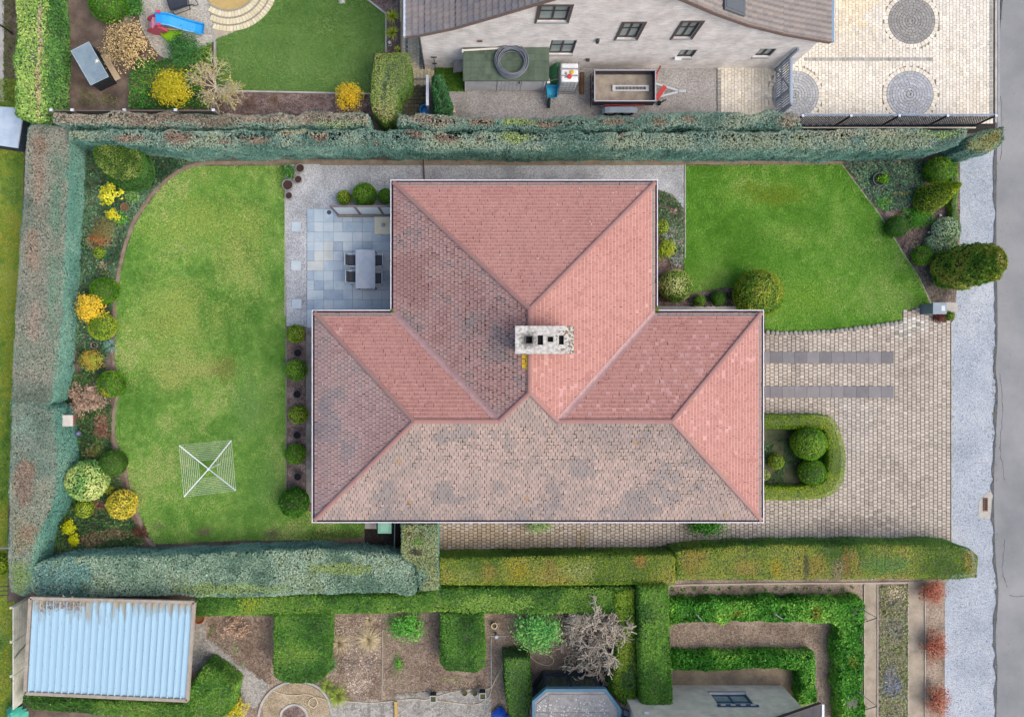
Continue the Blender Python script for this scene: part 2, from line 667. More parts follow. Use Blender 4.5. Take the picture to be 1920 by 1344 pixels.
def shrub(label, px, py, rpx, h, pal, leaf=0.08, clumps=26, per=60, spread=0.16, name='shrub', cat='shrub', group=None, ryx=1.0, wood='#6b5a48', aspect=0.45, flat=0.5, seed=None):
    """loose shrub: stems that fan out from the base and leaf clumps along the dome"""
    seed = seed if seed is not None else int(px * 3 + py)
    zc = h * 0.6
    R = rpx * (H - zc) / F
    cx, cy, _ = W(px, py, zc)
    t = thing(name, (cx, cy, 0), label, cat, group)
    tips = []
    for i in range(clumps):
        a = i * 2.39996 + random.uniform(-.3, .3)
        rr = R * math.sqrt((i + 0.5) / clumps) * random.uniform(0.68, 1.16) * 0.92
        zt = h * (0.45 + 0.55 * math.sqrt(max(0, 1 - (rr / R) ** 2))) * random.uniform(0.8, 1.05)
        tips.append((cx + rr * math.cos(a), cy + rr * ryx * math.sin(a), zt))
    mb = MB()
    branchset(mb, (cx, cy, 0.02), tips, 0.018)
    mb.build('stems', sm('stem_' + wood.strip('#'), wood, rough=0.9, k=0.7, var=0.3, vs=6), t)
    T = np.array(tips)
    idx = np.repeat(np.arange(clumps), per)
    Q = T[idx] + RNG.normal(0, 1, (len(idx), 3)) * np.array([spread, spread, spread * flat]) * R * 1.5
    Q[:, 2] = np.maximum(Q[:, 2], 0.03)
    ctr = np.array([cx, cy, h * 0.2])
    nn = Q - ctr
    nn /= np.linalg.norm(nn, axis=1)[:, None] + 1e-9
    nn[:, 2] += 0.6
    tt = RNG.random(clumps)[idx] * 0.7 + RNG.random(len(idx)) * 0.3
    leaves('foliage', Q, nn, leaf, jcol(pal_pick(pal, tt), 0.15), LEAF, t, aspect=aspect, jit=0.5)
    return t

def grow(mb, p, d, L, r, depth, kids, spread, curl, out, col=None, nseg=3, rmin=0.0):
    pts, rs = [p], [r]
    q, dd = Vector(p), Vector(d).normalized()
    for i in range(nseg):
        dd = (dd + Vector((random.gauss(0, curl), random.gauss(0, curl), random.gauss(0, curl * 0.6)))).normalized()
        q = q + dd * (L / nseg)
        if q.z < 0.03: q.z = 0.03
        pts.append(q.copy())
        rs.append(max(rmin, r * (1 - 0.55 * (i + 1) / nseg)))
    mb.tube(pts, rs, 4 if r < 0.03 else 6, col=col)
    if depth == 0:
        out.append(tuple(q))
        return
    for k in range(kids):
        i = random.randint(1, nseg)
        nd = (dd + Vector((random.gauss(0, spread), random.gauss(0, spread), random.gauss(0, spread * 0.5)))).normalized()
        grow(mb, pts[i], nd, L * random.uniform(0.55, 0.8), rs[i] * 0.7, depth - 1, kids, spread, curl, out, col, nseg, rmin)

def bare_shrub(label, px, py, rpx, h, hexc, depth=3, kids=4, trunks=7, r0=0.02, name='bare_shrub', cat='shrub', group=None, leafpal=None, nleaf=0, leaf=0.05, up=0.7, curl=0.18, spread=0.55, trunk_px=None, var=0.25, rmin=0.006, reach=0.55):
    zc = h * 0.7
    R = rpx * (H - zc) / F
    cx, cy, _ = W(px, py, zc)
    bx, by = (cx, cy) if trunk_px is None else W(trunk_px[0], trunk_px[1], 0)[:2]
    t = thing(name, (bx, by, 0), label, cat, group)
    mb = MB()
    out = []
    start = Vector((bx, by, 0.0))
    if trunk_px is not None:
        fork = Vector((cx, cy, h * 0.45))
        mb.tube([start, start.lerp(fork, 0.5) + Vector((0.04, 0.05, 0.02)), fork], [r0 * 2.2, r0 * 1.9, r0 * 1.5], 7)
        start = fork
    for k in range(trunks):
        a = 2 * math.pi * k / trunks + random.uniform(-.3, .3)
        d = Vector((math.cos(a), math.sin(a), up * random.uniform(0.5, 1.3)))
        grow(mb, start, d, R * reach, r0, depth, kids, spread, curl, out, rmin=rmin)
    mb.build('branches', sm('bark_' + hexc.strip('#'), hexc, rough=0.9, k=0.85, var=var, vs=7), t)
    if leafpal and nleaf:
        T = np.array(out)
        Q = T[RNG.integers(0, len(T), nleaf)] + RNG.normal(0, 0.05, (nleaf, 3))
        leaves('foliage', Q, np.tile([0., 0., 1.], (nleaf, 1)), leaf, jcol(pal_pick(leafpal, RNG.random(nleaf))), LEAF, t, jit=0.8)
    return t

def blades(name, base, n, L, w, pal, parent, zmin=0.25, droop=0.4, spread_r=0.03, mat=None):
    """long arching strap leaves from one rosette"""
    V, Fs, Cc = [], [], []
    for i in range(n):
        a = random.uniform(0, 2 * math.pi)
        el = random.uniform(zmin, 1.35)
        l = L * random.uniform(0.7, 1.1)
        d = np.array([math.cos(a), math.sin(a)])
        s = np.array([-d[1], d[0]])
        p0 = np.array([base[0], base[1]]) + d * spread_r
        pts = []
        for k, u in enumerate((0, 0.5, 1.0)):
            r_ = l * u * math.cos(el)
            z = base[2] + l * u * math.sin(el) - droop * l * u * u
            ww = w * (1, 0.8, 0.08)[k]
            c = p0 + d * r_
            pts.append((c[0] - s[0] * ww / 2, c[1] - s[1] * ww / 2, max(z, 0.02)))
            pts.append((c[0] + s[0] * ww / 2, c[1] + s[1] * ww / 2, max(z, 0.02)))
        o = len(V)
        V += pts
        Fs += [(o, o + 1, o + 3, o + 2), (o + 2, o + 3, o + 5, o + 4)]
        col = pal_pick(pal, np.array([random.random()]))[0]
        Cc += [tuple(col)] * 6
    m = MB()
    m.v, m.f, m.c = V, Fs, Cc
    return m.build(name, mat or LEAF, parent, kind='stuff')

def groundcover(label, poly_px, pal, leaf=0.09, dens=420, h=0.14, name='ground_cover', cat='ground cover', seed=1, nsc=0.9, hole=0.0, z0=0.03, patches=(), aspect=0.6, contrast=1.9):
    P = ccw(W2(poly_px, 0))
    Q = spoly(P, int(parea(P) * dens))
    f = fbm(Q, 1.1, seed, 3)
    if hole:
        Q = Q[f > hole]
        f = f[f > hole]
    z = z0 + h * (0.25 + 0.9 * f) * RNG.random(len(Q)) ** 0.5
    tt = 0.5 + (fbm(Q, nsc, seed + 3, 4) - 0.5) * contrast + RNG.normal(0, 0.2, len(Q))
    col = apply_patches(Q, 0, pal_pick(pal, tt), patches, seed)
    o = leaves(name, np.c_[Q, z], np.tile([0., 0., 1.], (len(Q), 1)), leaf, jcol(col), LEAF, None, aspect=aspect, jit=0.5)
    return tag(o, label, cat, None, 'stuff')

def grass(label, poly_px, pal, dens=1500, h=0.055, seed=1, nsc=0.35, z0=0.03, patches=(), cat='grass', contrast=1.6, name='grass', stretch=None):
    P = ccw(W2(poly_px, 0))
    Q = spoly(P, int(parea(P) * dens))
    n = len(Q)
    a = RNG.random(n) * 2 * np.pi
    d = np.c_[np.cos(a), np.sin(a)]
    l = h * (0.6 + 0.9 * RNG.random(n))
    lean = 0.45 + 0.5 * RNG.random(n)
    w = 0.010 + 0.008 * RNG.random(n)
    V = np.empty((n, 3, 3))
    s = np.c_[-d[:, 1], d[:, 0]] * w[:, None]
    V[:, 0, :2] = Q - s; V[:, 0, 2] = z0
    V[:, 1, :2] = Q + s; V[:, 1, 2] = z0
    V[:, 2, :2] = Q + d * (l * lean)[:, None]; V[:, 2, 2] = z0 + l * np.sqrt(1 - np.minimum(lean, 0.97) ** 2)
    S = Q if stretch is None else Q * np.array(stretch)
    tt = 0.5 + (fbm(S, nsc, seed, 3) - 0.5) * contrast + (fbm(S, nsc * 7, seed + 40, 2) - 0.5) * 0.75 + RNG.normal(0, 0.1, n)
    col = apply_patches(Q, 0, pal_pick(pal, tt), patches, seed, 0.45)
    me = np_mesh(name, V.reshape(-1, 3), np.arange(3 * n), np.full(n, 3), np.repeat(jcol(col, 0.12), 3, axis=0))
    o = link_mesh(name, me, LEAF)
    return tag(o, label, cat, None, 'stuff')

def blocks(name, P, pitch, parent, pal, z=0.05, gap=0.010, cham=0.010, bond='col', depth=0.05, rot=0.0, seed=1, tilt=0.0015, stain=None, ox=0.0, oy=0.0, nsc=0.8):
    """paving blocks with chamfered edges and open joints, joined (each only a few pixels wide)"""
    P = ccw(P)
    lo, hi = P.min(0) - 0.3, P.max(0) + 0.3
    px, py = pitch
    xs = np.arange(int((hi[0] - lo[0]) / px) + 1)
    ys = np.arange(int((hi[1] - lo[1]) / py) + 2)
    X, Y = np.meshgrid(xs, ys, indexing='ij')
    cx = lo[0] + ox + X * px + (((Y % 2) * 0.5 * px) if bond == 'row' else 0)
    cy = lo[1] + oy + Y * py + (((X % 2) * 0.5 * py) if bond == 'col' else 0)
    Q = np.c_[cx.ravel(), cy.ravel()]
    ok = pip(P, Q)
    Q = Q[ok]
    n = len(Q)
    hxx, hy = px / 2 - gap / 2, py / 2 - gap / 2
    base = np.array([(-1, -1), (1, -1), (1, 1), (-1, 1)], float)
    jz = RNG.normal(0, tilt, n)
    V = np.empty((n, 12, 3))
    for k in range(4):
        for r, (sx, zz) in enumerate(((0, z - depth), (0, z - cham), (cham, z))):
            V[:, r * 4 + k, 0] = Q[:, 0] + base[k, 0] * (hxx - sx)
            V[:, r * 4 + k, 1] = Q[:, 1] + base[k, 1] * (hy - sx)
            V[:, r * 4 + k, 2] = zz + jz
    f = []
    for a in (0, 4):
        f += [(a + i, a + (i + 1) % 4, a + 4 + (i + 1) % 4, a + 4 + i) for i in range(4)]
    f.append((8, 9, 10, 11))
    f = np.array(f)
    Fc = (np.arange(n)[:, None, None] * 12 + f[None]).reshape(-1)
    tt = 0.5 + (fbm(Q, nsc, seed, 3) - 0.5) * 1.1 + RNG.normal(0, 0.2, n)
    col = pal_pick(pal, tt)
    if stain:
        col = apply_patches(Q, 0, col, stain, seed)
    col = jcol(col, 0.06) / LEAFK
    org = ORG[parent.name]
    me = np_mesh(name, V.reshape(-1, 3) - org, Fc, np.full(n * 9, 4), np.repeat(col, 12, axis=0))
    o = link_mesh(name, me, PAVE, parent)
    o['kind'] = 'stuff'
    return o

def pot(label, px, py, rpx, h, hexc, soil='#4a3a34', plant=None, name='plant_pot', cat='pot', group=None, rim=0.88):
    z = h
    R = rpx * (H - z) / F
    x, y, _ = W(px, py, z)
    t = thing(name, (x, y, 0), label, cat, group)
    m = MB().lathe((x, y, 0), [(R * .72, 0.0), (R * .97, h * .9), (R, h * .9), (R, h), (R * rim, h), (R * rim * .97, h - 0.07)], 22)
    m.build('pot_body', sm('pot_' + hexc.strip('#'), hexc, rough=0.5), t, smooth=False)
    MB().lathe((x, y, 0), [(R * rim * .96, h - 0.09), (R * rim * .96, h - 0.05)], 18).build('soil', pm('pot_soil' + soil.strip('#'), [C(soil, .4), C(soil, .8)], scale=12, fine=(60, .3)), t)
    return t, (x, y, h)

# ------------------------------------------------------------------ the setting
def ribbon(name, pts_px, w_px, z, mat, parent=None, kind='structure', thick=0.0, wob=0.0):
    P = W2(pts_px, z)
    T = np.gradient(P, axis=0)
    T /= np.hypot(*T.T)[:, None] + 1e-9
    Nn = np.c_[-T[:, 1], T[:, 0]]
    ws = np.asarray(w_px if hasattr(w_px, '__len__') else [w_px] * len(P)) * (H - z) / F / 2
    if wob:
        wl = ws * (1 + wob * RNG.normal(0, 1, len(P)))
        wr = ws * (1 + wob * RNG.normal(0, 1, len(P)))
    else:
        wl = wr = ws
    A, B = P + Nn * wl[:, None], P - Nn * wr[:, None]
    n = len(P)
    m = MB()
    V = [(*a, z) for a in A] + [(*b, z) for b in B]
    fs = [(n + i, n + i + 1, i + 1, i) for i in range(n - 1)]
    if thick:
        V += [(*a, z - thick) for a in A] + [(*b, z - thick) for b in B]
        fs += [(i, i + 1, 2 * n + i + 1, 2 * n + i) for i in range(n - 1)] + [(3 * n + i, 3 * n + i + 1, n + i + 1, n + i) for i in range(n - 1)]
        fs += [(0, 2 * n, 3 * n, n), (n - 1, 2 * n - 1, 4 * n - 1, 3 * n - 1)]
    m.add(V, fs)
    o = m.build(name, mat, parent)
    if kind: o['kind'] = kind
    return o

SOIL = pm('soil', [C('#4f443d'), C('#6e6056'), C('#85766a')], scale=1.6, fine=(45, .35), rough=.95, bump=.6)
MULCH = pm('bark_mulch', [C('#5a4a46'), C('#7a6862'), C('#9a8880')], scale=2.5, cell=32, cellamt=.55, rough=.95, bump=.8)
DRYSOIL = pm('dry_soil', [C('#75685c'), C('#93846f'), C('#a89a82')], scale=1.4, fine=(40, .35), rough=.95, bump=.6)
GRAVEL = pm('grey_gravel', [C('#979a9c'), C('#aeb1b4'), C('#c0c3c6')], scale=.9, cell=34, cellamt=.38, rough=.9, bump=.7)
BLUEGRAVEL = pm('blue_white_gravel', [C('#98a2ac'), C('#a8b1bb'), C('#b8bec5')], scale=.55, cell=30, cellamt=.26, rough=.9, bump=.7)
YARDGRAVEL = pm('yard_gravel', [C('#8f8c88'), C('#a3a09d'), C('#b0adab')], scale=.8, cell=26, cellamt=.32, rough=.9, bump=.6)
TANGRAVEL = pm('tan_gravel', [C('#8f8068'), C('#a5957a'), C('#b5a68c')], scale=1.2, cell=30, cellamt=.35, rough=.9, bump=.6)
TURF = pm('turf', [C('#5f8438', .7), C('#749448', .75), C('#8ca45c', .75)], scale=.5, fine=(30, .25), rough=.95)
TURFR = pm('turf_deep', [C('#548030', .7), C('#669438', .75), C('#7ca04a', .75)], scale=.5, fine=(30, .25), rough=.95)
ASPH = pm('asphalt', [C('#7c7f81'), C('#8c8e8f'), C('#999a9a')], scale=.35, fine=(60, .10), rough=.95, spec=.1, detail=7)
ASPHD = pm('asphalt_edge', [C('#56585a'), C('#6c6d6d')], scale=3, fine=(50, .3), rough=.95, bump=.5)
CONC = pm('concrete', [C('#9a9894'), C('#b3b0aa'), C('#c4c0b8')], scale=1.8, fine=(40, .15), rough=.9, bump=.2)
JOINT = pm('joint_sand', [C('#655d50'), C('#7c7263')], scale=3, fine=(50, .25), rough=.95)
JOINTP = pm('joint_sand_pale', [C('#a89f8c'), C('#bcb29e')], scale=3, fine=(50, .25), rough=.95)

g = MB().add([(-400, -400, 0), (400, -400, 0), (400, 400, 0), (-400, 400, 0)], [(0, 1, 2, 3)]).build('ground', SOIL)
g['kind'] = 'structure'

# street and verge
edge = [(1884, -700), (1883, -200)] + smooth_px([(1882, -60), (1880, 0), (1874, 80), (1872, 170), (1869, 300), (1868, 420), (1870, 560), (1870, 640), (1867, 690), (1871, 735), (1868, 800), (1864, 890), (1864, 960), (1867, 1050), (1872, 1110), (1867, 1190), (1870, 1260), (1868, 1344), (1869, 1420)], 7) + [(1869, 1700), (1868, 2200)]
vg = sheet('verge_gravel', [(1784, 280), (1905, 280), (1905, 2200), (1768, 2200), (1772, 1095), (1800, 1060), (1782, 1040), (1783, 606), (1789, 598), (1790, 440), (1796, 300)], 0.012, BLUEGRAVEL)
rd = sheet('road', edge + [(2500, 2200), (2500, -700)], 0.040, ASPH)
jag = [(p[0] + random.gauss(0, 1.6) - 1.5, p[1]) for p in edge]
ribbon('road_edge', jag, [random.uniform(3, 8) for _ in jag], 0.034, ASPHD, wob=.25)
for pts, w in (([(1874, 700), (1880, 760), (1876, 840), (1884, 900)], 1.1), ([(1893, 1115), (1905, 1118), (1925, 1116)], 1.0), ([(1884, 1010), (1880, 1070), (1888, 1100)], 1.2), ([(1876, 180), (1880, 240), (1877, 300)], 1.0)):
    cr = ribbon('crack', [(x + random.gauss(0, .8), y) for x, y in smooth_px(pts, 8)], w, 0.0415, ASPHD, parent=rd, kind=None, wob=.4)
ribbon('verge_edging', [(1784.5, y) for y in range(606, 1042, 20)], 1.6, 0.045, CONC, thick=.04)
sheet('drain_apron', [(1836, 938), (1850, 924), (1864, 918), (1864, 970), (1848, 973), (1834, 967)], 0.02, pm('pale_concrete', [C('#a8a59c'), C('#bcb8ae')], scale=4, fine=(40, .12)), thick=.015)
dr = thing('storm_drain', W(1848, 945, .03), 'rusty slotted storm drain in pale concrete beside the road', 'drain')
mb = MB()
x0, y0, _ = W(1844, 958, .04); x1, y1, _ = W(1852, 933, .04)
mb.box(x0, x0 + .03, y0, y1, .031, .05); mb.box(x1 - .03, x1, y0, y1, .031, .05); mb.box(x0, x1, y0, y0 + .03, .031, .051); mb.box(x0, x1, y1 - .03, y1, .031, .051)
mb.build('frame', sm('cast_iron_rust', '#7a5648', .8), dr)
MB().box(x0 + .02, x1 - .02, y0 + .02, y1 - .02, .031, .033).build('opening', sm('drain_dark', '#15130f', .9), dr)
for i in range(7):
    yy = y0 + .05 + i * (y1 - y0 - .1) / 6
    MB().box(x0 + .03, x1 - .03, yy - .014, yy + .014, .034, .047).build('grate_bar', sm('cast_iron_rust', '#7a5648', .8), dr)

# driveway of the main house
drive_px = [(1400, 621), (1434, 622), (1500, 623), (1560, 620), (1625, 612), (1690, 604), (1688, 584), (1745, 572), (1750, 600), (1783, 604), (1783, 1042), (815, 1050), (815, 955), (1400, 955)]
drv = sheet('driveway', drive_px, 0.010, JOINT)
PAVEPAL = PL('#a89e91', '#b8ada0', '#c2b8aa', '#aea497', k=.82)
blocks('paving_blocks', W2(drive_px), (0.192, 0.162), drv, PAVEPAL, z=0.055, gap=0.017, cham=0.013, depth=.05, seed=5, nsc=.5,
       stain=[(1600, 985, 70, 22, PL('#8f857b', '#a0968b')), (1480, 650, 60, 30, PL('#938a80', '#a89e93')), (1700, 610, 60, 22, PL('#8f8a80', '#c9c5bb')), (930, 1012, 130, 30, PL('#968a76', '#a89a84')), (1600, 790, 40, 60, PL('#a0988f', '#b0a89e'))])
SLABM = [pm('drive_slab_%d' % i, [C(a), C(b)], scale=2.5, fine=(40, .12), rough=.85, bump=.2) for i, (a, b) in enumerate((('#787678', '#858284'), ('#807d7e', '#8c898a'), ('#706e70', '#7c7a7c')))]
xs = [1420, 1444, 1467, 1490, 1513, 1537, 1559.5, 1582.5, 1606, 1629, 1652.5, 1676]
for (ya, yb) in ((659.3, 681.3), (723.6, 745.7)):
    for i in range(len(xs) - 1):
        a = W(xs[i], yb, .075); b = W(xs[i + 1], ya, .075)
        MB().box(a[0] + .003, b[0] - .003, a[1] + .003, b[1] - .003, .012, .073 + random.uniform(-.002, .003)).build('slab', random.choice(SLABM), drv, bevel=.006)
cob = [MB().lathe((0, 0, 0), [(.5, 0), (.5, .09), (.42, .12), (.2, .135)], 7).build('cobble', pm('cobble_%d' % i, [C(a), C(b)], scale=9, fine=(40, .15), rough=.9), drv) for i, (a, b) in enumerate((('#8f8a82', '#aaa59c'), ('#7c7a76', '#99958e')))]
cpath = smooth_px([(1434, 623), (1470, 624), (1520, 623), (1570, 620), (1630, 612), (1690, 604)], 6)
cw = W2(cpath, 0)
seg = np.r_[0, np.cumsum(np.hypot(*np.diff(cw, axis=0).T))]
first = True
for k, s in enumerate(np.arange(.1, seg[-1], .205)):
    for row in (0,):
        x, y = np.interp(s, seg, cw[:, 0]), np.interp(s, seg, cw[:, 1])
        src = cob[k % 2]
        o = src if k < 2 else src.copy()
        if k >= 2: COL.objects.link(o)
        o.location = (x + random.gauss(0, .008), y + random.gauss(0, .012), 0.02)
        o.rotation_euler = (0, 0, random.uniform(0, 3))
        o.scale = (.19 * random.uniform(.95, 1.12), .21 * random.uniform(.9, 1.1), random.uniform(.75, 1.05))

# lawns
lawn_px = [(534, 311)] + smooth_px([(372, 312), (330, 330), (290, 368), (256, 420), (236, 475), (222, 540), (219, 575), (221, 610), (217, 660), (221, 695), (233, 720), (222, 750), (217, 790), (221, 830), (236, 862), (241, 890), (250, 930), (264, 965), (284, 1010), (300, 1019)], 5) + [(450, 1012), (590, 1012), (680, 1008), (686, 975), (586, 975), (586, 958), (538, 952), (536, 620)]
sheet('lawn', lawn_px, 0.022, TURF)
grass('short mown lawn behind the terrace with pale worn patches', lawn_px, PL('#558a32', '#66983e', '#7aa84a', '#90b258', '#a8b86e', k=.98), dens=1800, seed=3, nsc=.6, contrast=1.6,
      patches=[(400, 695, 26, 10, PL('#8d8458', '#a09a60')), (370, 690, 22, 12, PL('#9aa862', '#b0b070')), (425, 690, 18, 22, PL('#6e7a3a', '#8c9048')), (450, 480, 40, 80, PL('#9cb058', '#b0b86c')), (330, 600, 70, 60, PL('#94ac50', '#a8b464')), (380, 420, 90, 40, PL('#8fae4c', '#a2b45c')), (340, 700, 70, 30, PL('#a0b05c', '#b0b46c')), (470, 760, 30, 60, PL('#6c9a4c', '#7aa458')), (500, 900, 30, 60, PL('#6a9a48', '#78a254')),
               (300, 985, 12, 8, PL('#6b5f52', '#7d705f')), (385, 995, 12, 7, PL('#6b5f52', '#7d705f')), (510, 1000, 14, 8, PL('#6f6656', '#7d705f')), (640, 1003, 60, 10, PL('#4a5f2a', '#5a6c34'))])
lawn2_px = [(1285, 311), (1578, 309), (1590, 325), (1620, 365), (1650, 405), (1690, 470), (1722, 520), (1744, 570), (1690, 583), (1690, 602), (1625, 611), (1560, 618), (1500, 621), (1434, 620), (1434, 575), (1400, 545), (1360, 538), (1320, 545), (1292, 552), (1282, 500), (1284, 420)]
sheet('front_lawn', lawn2_px, 0.022, TURFR)
grass('bright green front lawn between house and street', lawn2_px, PL('#578e26', '#659a30', '#74a63c', '#86b04a', '#9ab65e', k=1.05), dens=1800, seed=9, nsc=.4,
      patches=[(1440, 365, 60, 18, PL('#789428', '#8ca234')), (1520, 560, 50, 30, PL('#7fae3a', '#93b848')), (1480, 440, 50, 20, PL('#88b048', '#9cb85c'))])
lawn3_px = [(404, 74), (440, 60), (475, 42), (497, 22), (515, -8), (520, -60), (620, -60), (684, -4), (722, 25), (723, 97), (700, 100), (693, 176), (404, 170)]
sheet('neighbour_lawn', lawn3_px, 0.022, TURF)
grass('even deep green artificial turf of the garden behind the hedge', lawn3_px, PL('#4f7a38', '#5a8642', '#64904a', '#6e9854', k=.85), dens=1500, seed=12, nsc=.25, contrast=1.2, h=.045)
lawnw_px = [(-200, 120), (30, 150), (48, 240), (44, 330), (40, 450), (30, 620), (22, 800), (14, 1000), (14, 1130), (28, 1125), (20, 1330), (20, 1500), (-200, 1500)]
sheet('west_lawn', lawnw_px, 0.022, TURF)
grass('mossy yellow green lawn along the outside of the tall hedge', [(max(p[0], -25), min(max(p[1], 150), 1370)) for p in lawnw_px], PL('#4a7420', '#6f9030', '#98a42c', '#a8a040', k=.9), dens=1300, seed=15, nsc=.7)
sheet('yard_grass', [(815, 122), (872, 122), (872, 172), (840, 172), (815, 160)], 0.02, TURFR)
grass('small dark green grass patch beside the garden shed', [(815, 122), (872, 122), (872, 172), (840, 172), (815, 160)], PL('#2f5a14', '#47751e', '#5a8428', k=.8), dens=1400, seed=18)

# bed edging strips of bare earth
EDGE = pm('edge_earth', [C('#6f6354'), C('#8b7d6c'), C('#9c8e7e')], scale=2, fine=(50, .25), rough=.95, bump=.5)
le = smooth_px([(534, 307), (440, 306), (378, 308), (330, 325), (286, 365), (250, 418), (231, 474), (218, 540), (215, 575), (217, 612), (213, 660), (217, 695), (229, 722), (219, 750), (213, 790), (216, 832), (231, 865), (238, 892), (246, 932), (259, 968), (278, 1012), (292, 1022)], 6)
ribbon('bed_edge', le, [random.uniform(6, 9) for _ in le], 0.030, EDGE, wob=.1)
ribbon('hedge_foot_strip', smooth_px([(500, 303), (700, 304), (1000, 304), (1285, 305), (1580, 306)], 10), 8, 0.026, EDGE, wob=.1)
ribbon('front_bed_edge', smooth_px([(1579, 309), (1592, 327), (1622, 367), (1652, 407), (1692, 472), (1724, 522), (1746, 570)], 6), 2.2, 0.034, CONC, thick=.03)
ribbon('path_edge', [(534.5, y) for y in range(312, 612, 20)], 2, 0.05, CONC, thick=.04)
ribbon('path_edge', [(1285, y) for y in range(308, 500, 16)], 2, 0.05, CONC, thick=.04)
ribbon('hedge_side_edging', [(x, 309) for x in range(600, 1286, 20)], 2, 0.05, pm('old_edging', [C('#7d765f'), C('#958c74')], scale=5), thick=.04)

# gravel path, terrace
sheet('gravel_path', [(535, 308), (1285, 308), (1285, 392), (1225, 350), (1225, 346), (745, 346), (745, 398), (575, 398), (575, 614), (537, 614)], 0.014, GRAVEL)
ter = sheet('terrace', [(575.5, 391), (750, 391), (750, 600), (591, 600), (591, 616), (575.5, 616)], 0.016, pm('terrace_joint', [C('#8f99a0'), C('#a3adb4')], scale=4))
TM = [pm('bluestone_%d' % i, [C(a), C(b), C(c)], scale=1.7, fine=(35, .06), rough=.42, spec=.5) for i, (a, b, c) in enumerate((('#9fb2c0', '#aebfca', '#b9c7cf'), ('#aabac4', '#b8c6ce', '#c4ced2'), ('#90a6b8', '#a2b4c2', '#aebcc6'), ('#b4bcbc', '#c2c8c6', '#ccd0cc'), ('#8fa3b4', '#9fb0be', '#abb9c4')))]
cx_ = [575.7, 588.8, 607, 625, 643, 661, 680, 697.6, 716, 734, 752]
cy_ = [391.7, 416.5, 435, 453, 471, 489.4, 507.6, 526, 544, 562, 580.5, 598]
for j in range(len(cy_) - 1):
    i = 0
    while i < len(cx_) - 1:
        w = 2 if (random.random() < .22 and i < len(cx_) - 2) else 1
        a, b = W(cx_[i], cy_[j + 1], .04), W(cx_[i + w], cy_[j], .04)
        MB().box(a[0] + .005, b[0] - .005, a[1] + .005, b[1] - .005, .017, .04 + random.uniform(-.0015, .0015)).build('tile', random.choices(TM, (5, 4, 2, .5, .8))[0], ter, bevel=.004)
        i += w
a, b = W(575.7, 616, .04), W(590, 598.3, .04)
MB().box(a[0], b[0], a[1], b[1], .017, .04).build('tile', TM[0], ter)
for (px, py) in ((556, 425.5), (555.5, 498), (556.5, 570)):
    x, y, _ = W(px, py)
    MB().obox((x, y, .035), (.43, .43, .04), random.uniform(-.03, .03)).build('stepping_stone', TM[1], None, base=(0, 0, 0), bevel=.006)
for o, l in zip([o for o in COL.objects if o.name.startswith('stepping_stone')], ('nearest the pots', 'midway along the strip', 'nearest the clipped balls')):
    tag(o, 'square bluestone stepping stone in the gravel strip, %s' % l, 'stepping stone', 'stepping stones beside the terrace')

# strip of bark with pots beside the house, flagged strip
sheet('bark_strip', [(537, 612), (574, 612), (574, 962), (540, 962)], 0.018, MULCH)
ribbon('bark_strip_edging', [(536.5, y) for y in range(610, 952, 20)], 2.4, 0.055, pm('edging_dark', [C('#6f6c62'), C('#8a857a')], scale=6), thick=.05)
sheet('house_side_strip', [(574, 614), (600, 614), (600, 942), (574, 942)], 0.05, pm('weathered_concrete', [C('#75746c'), C('#8b8a82'), C('#9b9990')], scale=3, fine=(45, .2), rough=.95), thick=.04)
ribbon('house_side_paving', [(x, 578) for x in range(1234, 1412, 16)], 8, 0.05, CONC, thick=.04)
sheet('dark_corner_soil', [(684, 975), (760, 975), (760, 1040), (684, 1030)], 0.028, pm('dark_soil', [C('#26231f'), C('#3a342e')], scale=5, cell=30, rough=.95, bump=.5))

# beds
sheet('west_bed', [(140, 262), (372, 306), (330, 328), (288, 366), (252, 420), (232, 475), (218, 540), (215, 600), (213, 660), (225, 720), (214, 780), (216, 832), (234, 880), (246, 932), (262, 975), (284, 1020), (120, 1035), (60, 1040), (80, 900), (110, 600)], 0.016, SOIL)
sheet('front_bed', [(1579, 305), (1800, 296), (1800, 440), (1790, 600), (1750, 600), (1745, 570), (1690, 470), (1650, 405), (1620, 365)], 0.016, MULCH)
sheet('side_bed', [(1225, 352), (1262, 365), (1283, 392), (1281, 500), (1296, 552), (1330, 545), (1360, 538), (1400, 545), (1430, 575), (1225, 580)], 0.0185, MULCH)
sheet('island_bed', rect(1420, 795, 1560, 920), 0.060, pm('island_soil', [C('#2e3a24'), C('#4a5236'), C('#5a5a44')], scale=3, fine=(40, .3)))

# neighbour north: yard gravel and pale block drive with grey roundels
sheet('neighbour_yard', [(800, 118), (1352, 118), (1352, 225), (800, 225)], 0.008, YARDGRAVEL)
nd_px = [(1348, 122), (1475, 122), (1530, 60), (1530, -60), (1864, -60), (1862, 235), (1480, 235), (1348, 228)]
nd = sheet('neighbour_driveway', [(1348, 122), (1475, 122), (1530, 60), (1530, -700), (1864, -700), (1862, 235), (1480, 235), (1348, 228)], 0.009, JOINTP)
NPAL = PL('#d6cdbb', '#dfd7c6', '#e5dfd1', '#dad2c6', k=.82)
circ = [(1708, 40, '#92908c'), (1705, 178, '#a9acb0'), (1490, 178, '#adafb0')]
_old_pip = pip
def pip_ex(P, Q):
    r = _old_pip(P, Q)
    for (cx, cy, _) in circ:
        c = np.array(W(cx, cy)[:2])
        r &= np.hypot(*(Q - c).T) > ML(52)
    return r
pip = pip_ex
blocks('paving_blocks', W2(nd_px), (0.150, 0.172), nd, NPAL, z=0.05, gap=0.009, cham=0.007, depth=.045, seed=25, nsc=.35, stain=[(1590, 165, 85, 40, PL('#cfc8b8', '#dad4c6')), (1600, 20, 40, 40, PL('#cabda2', '#d8ccb4'))])
pip = _old_pip
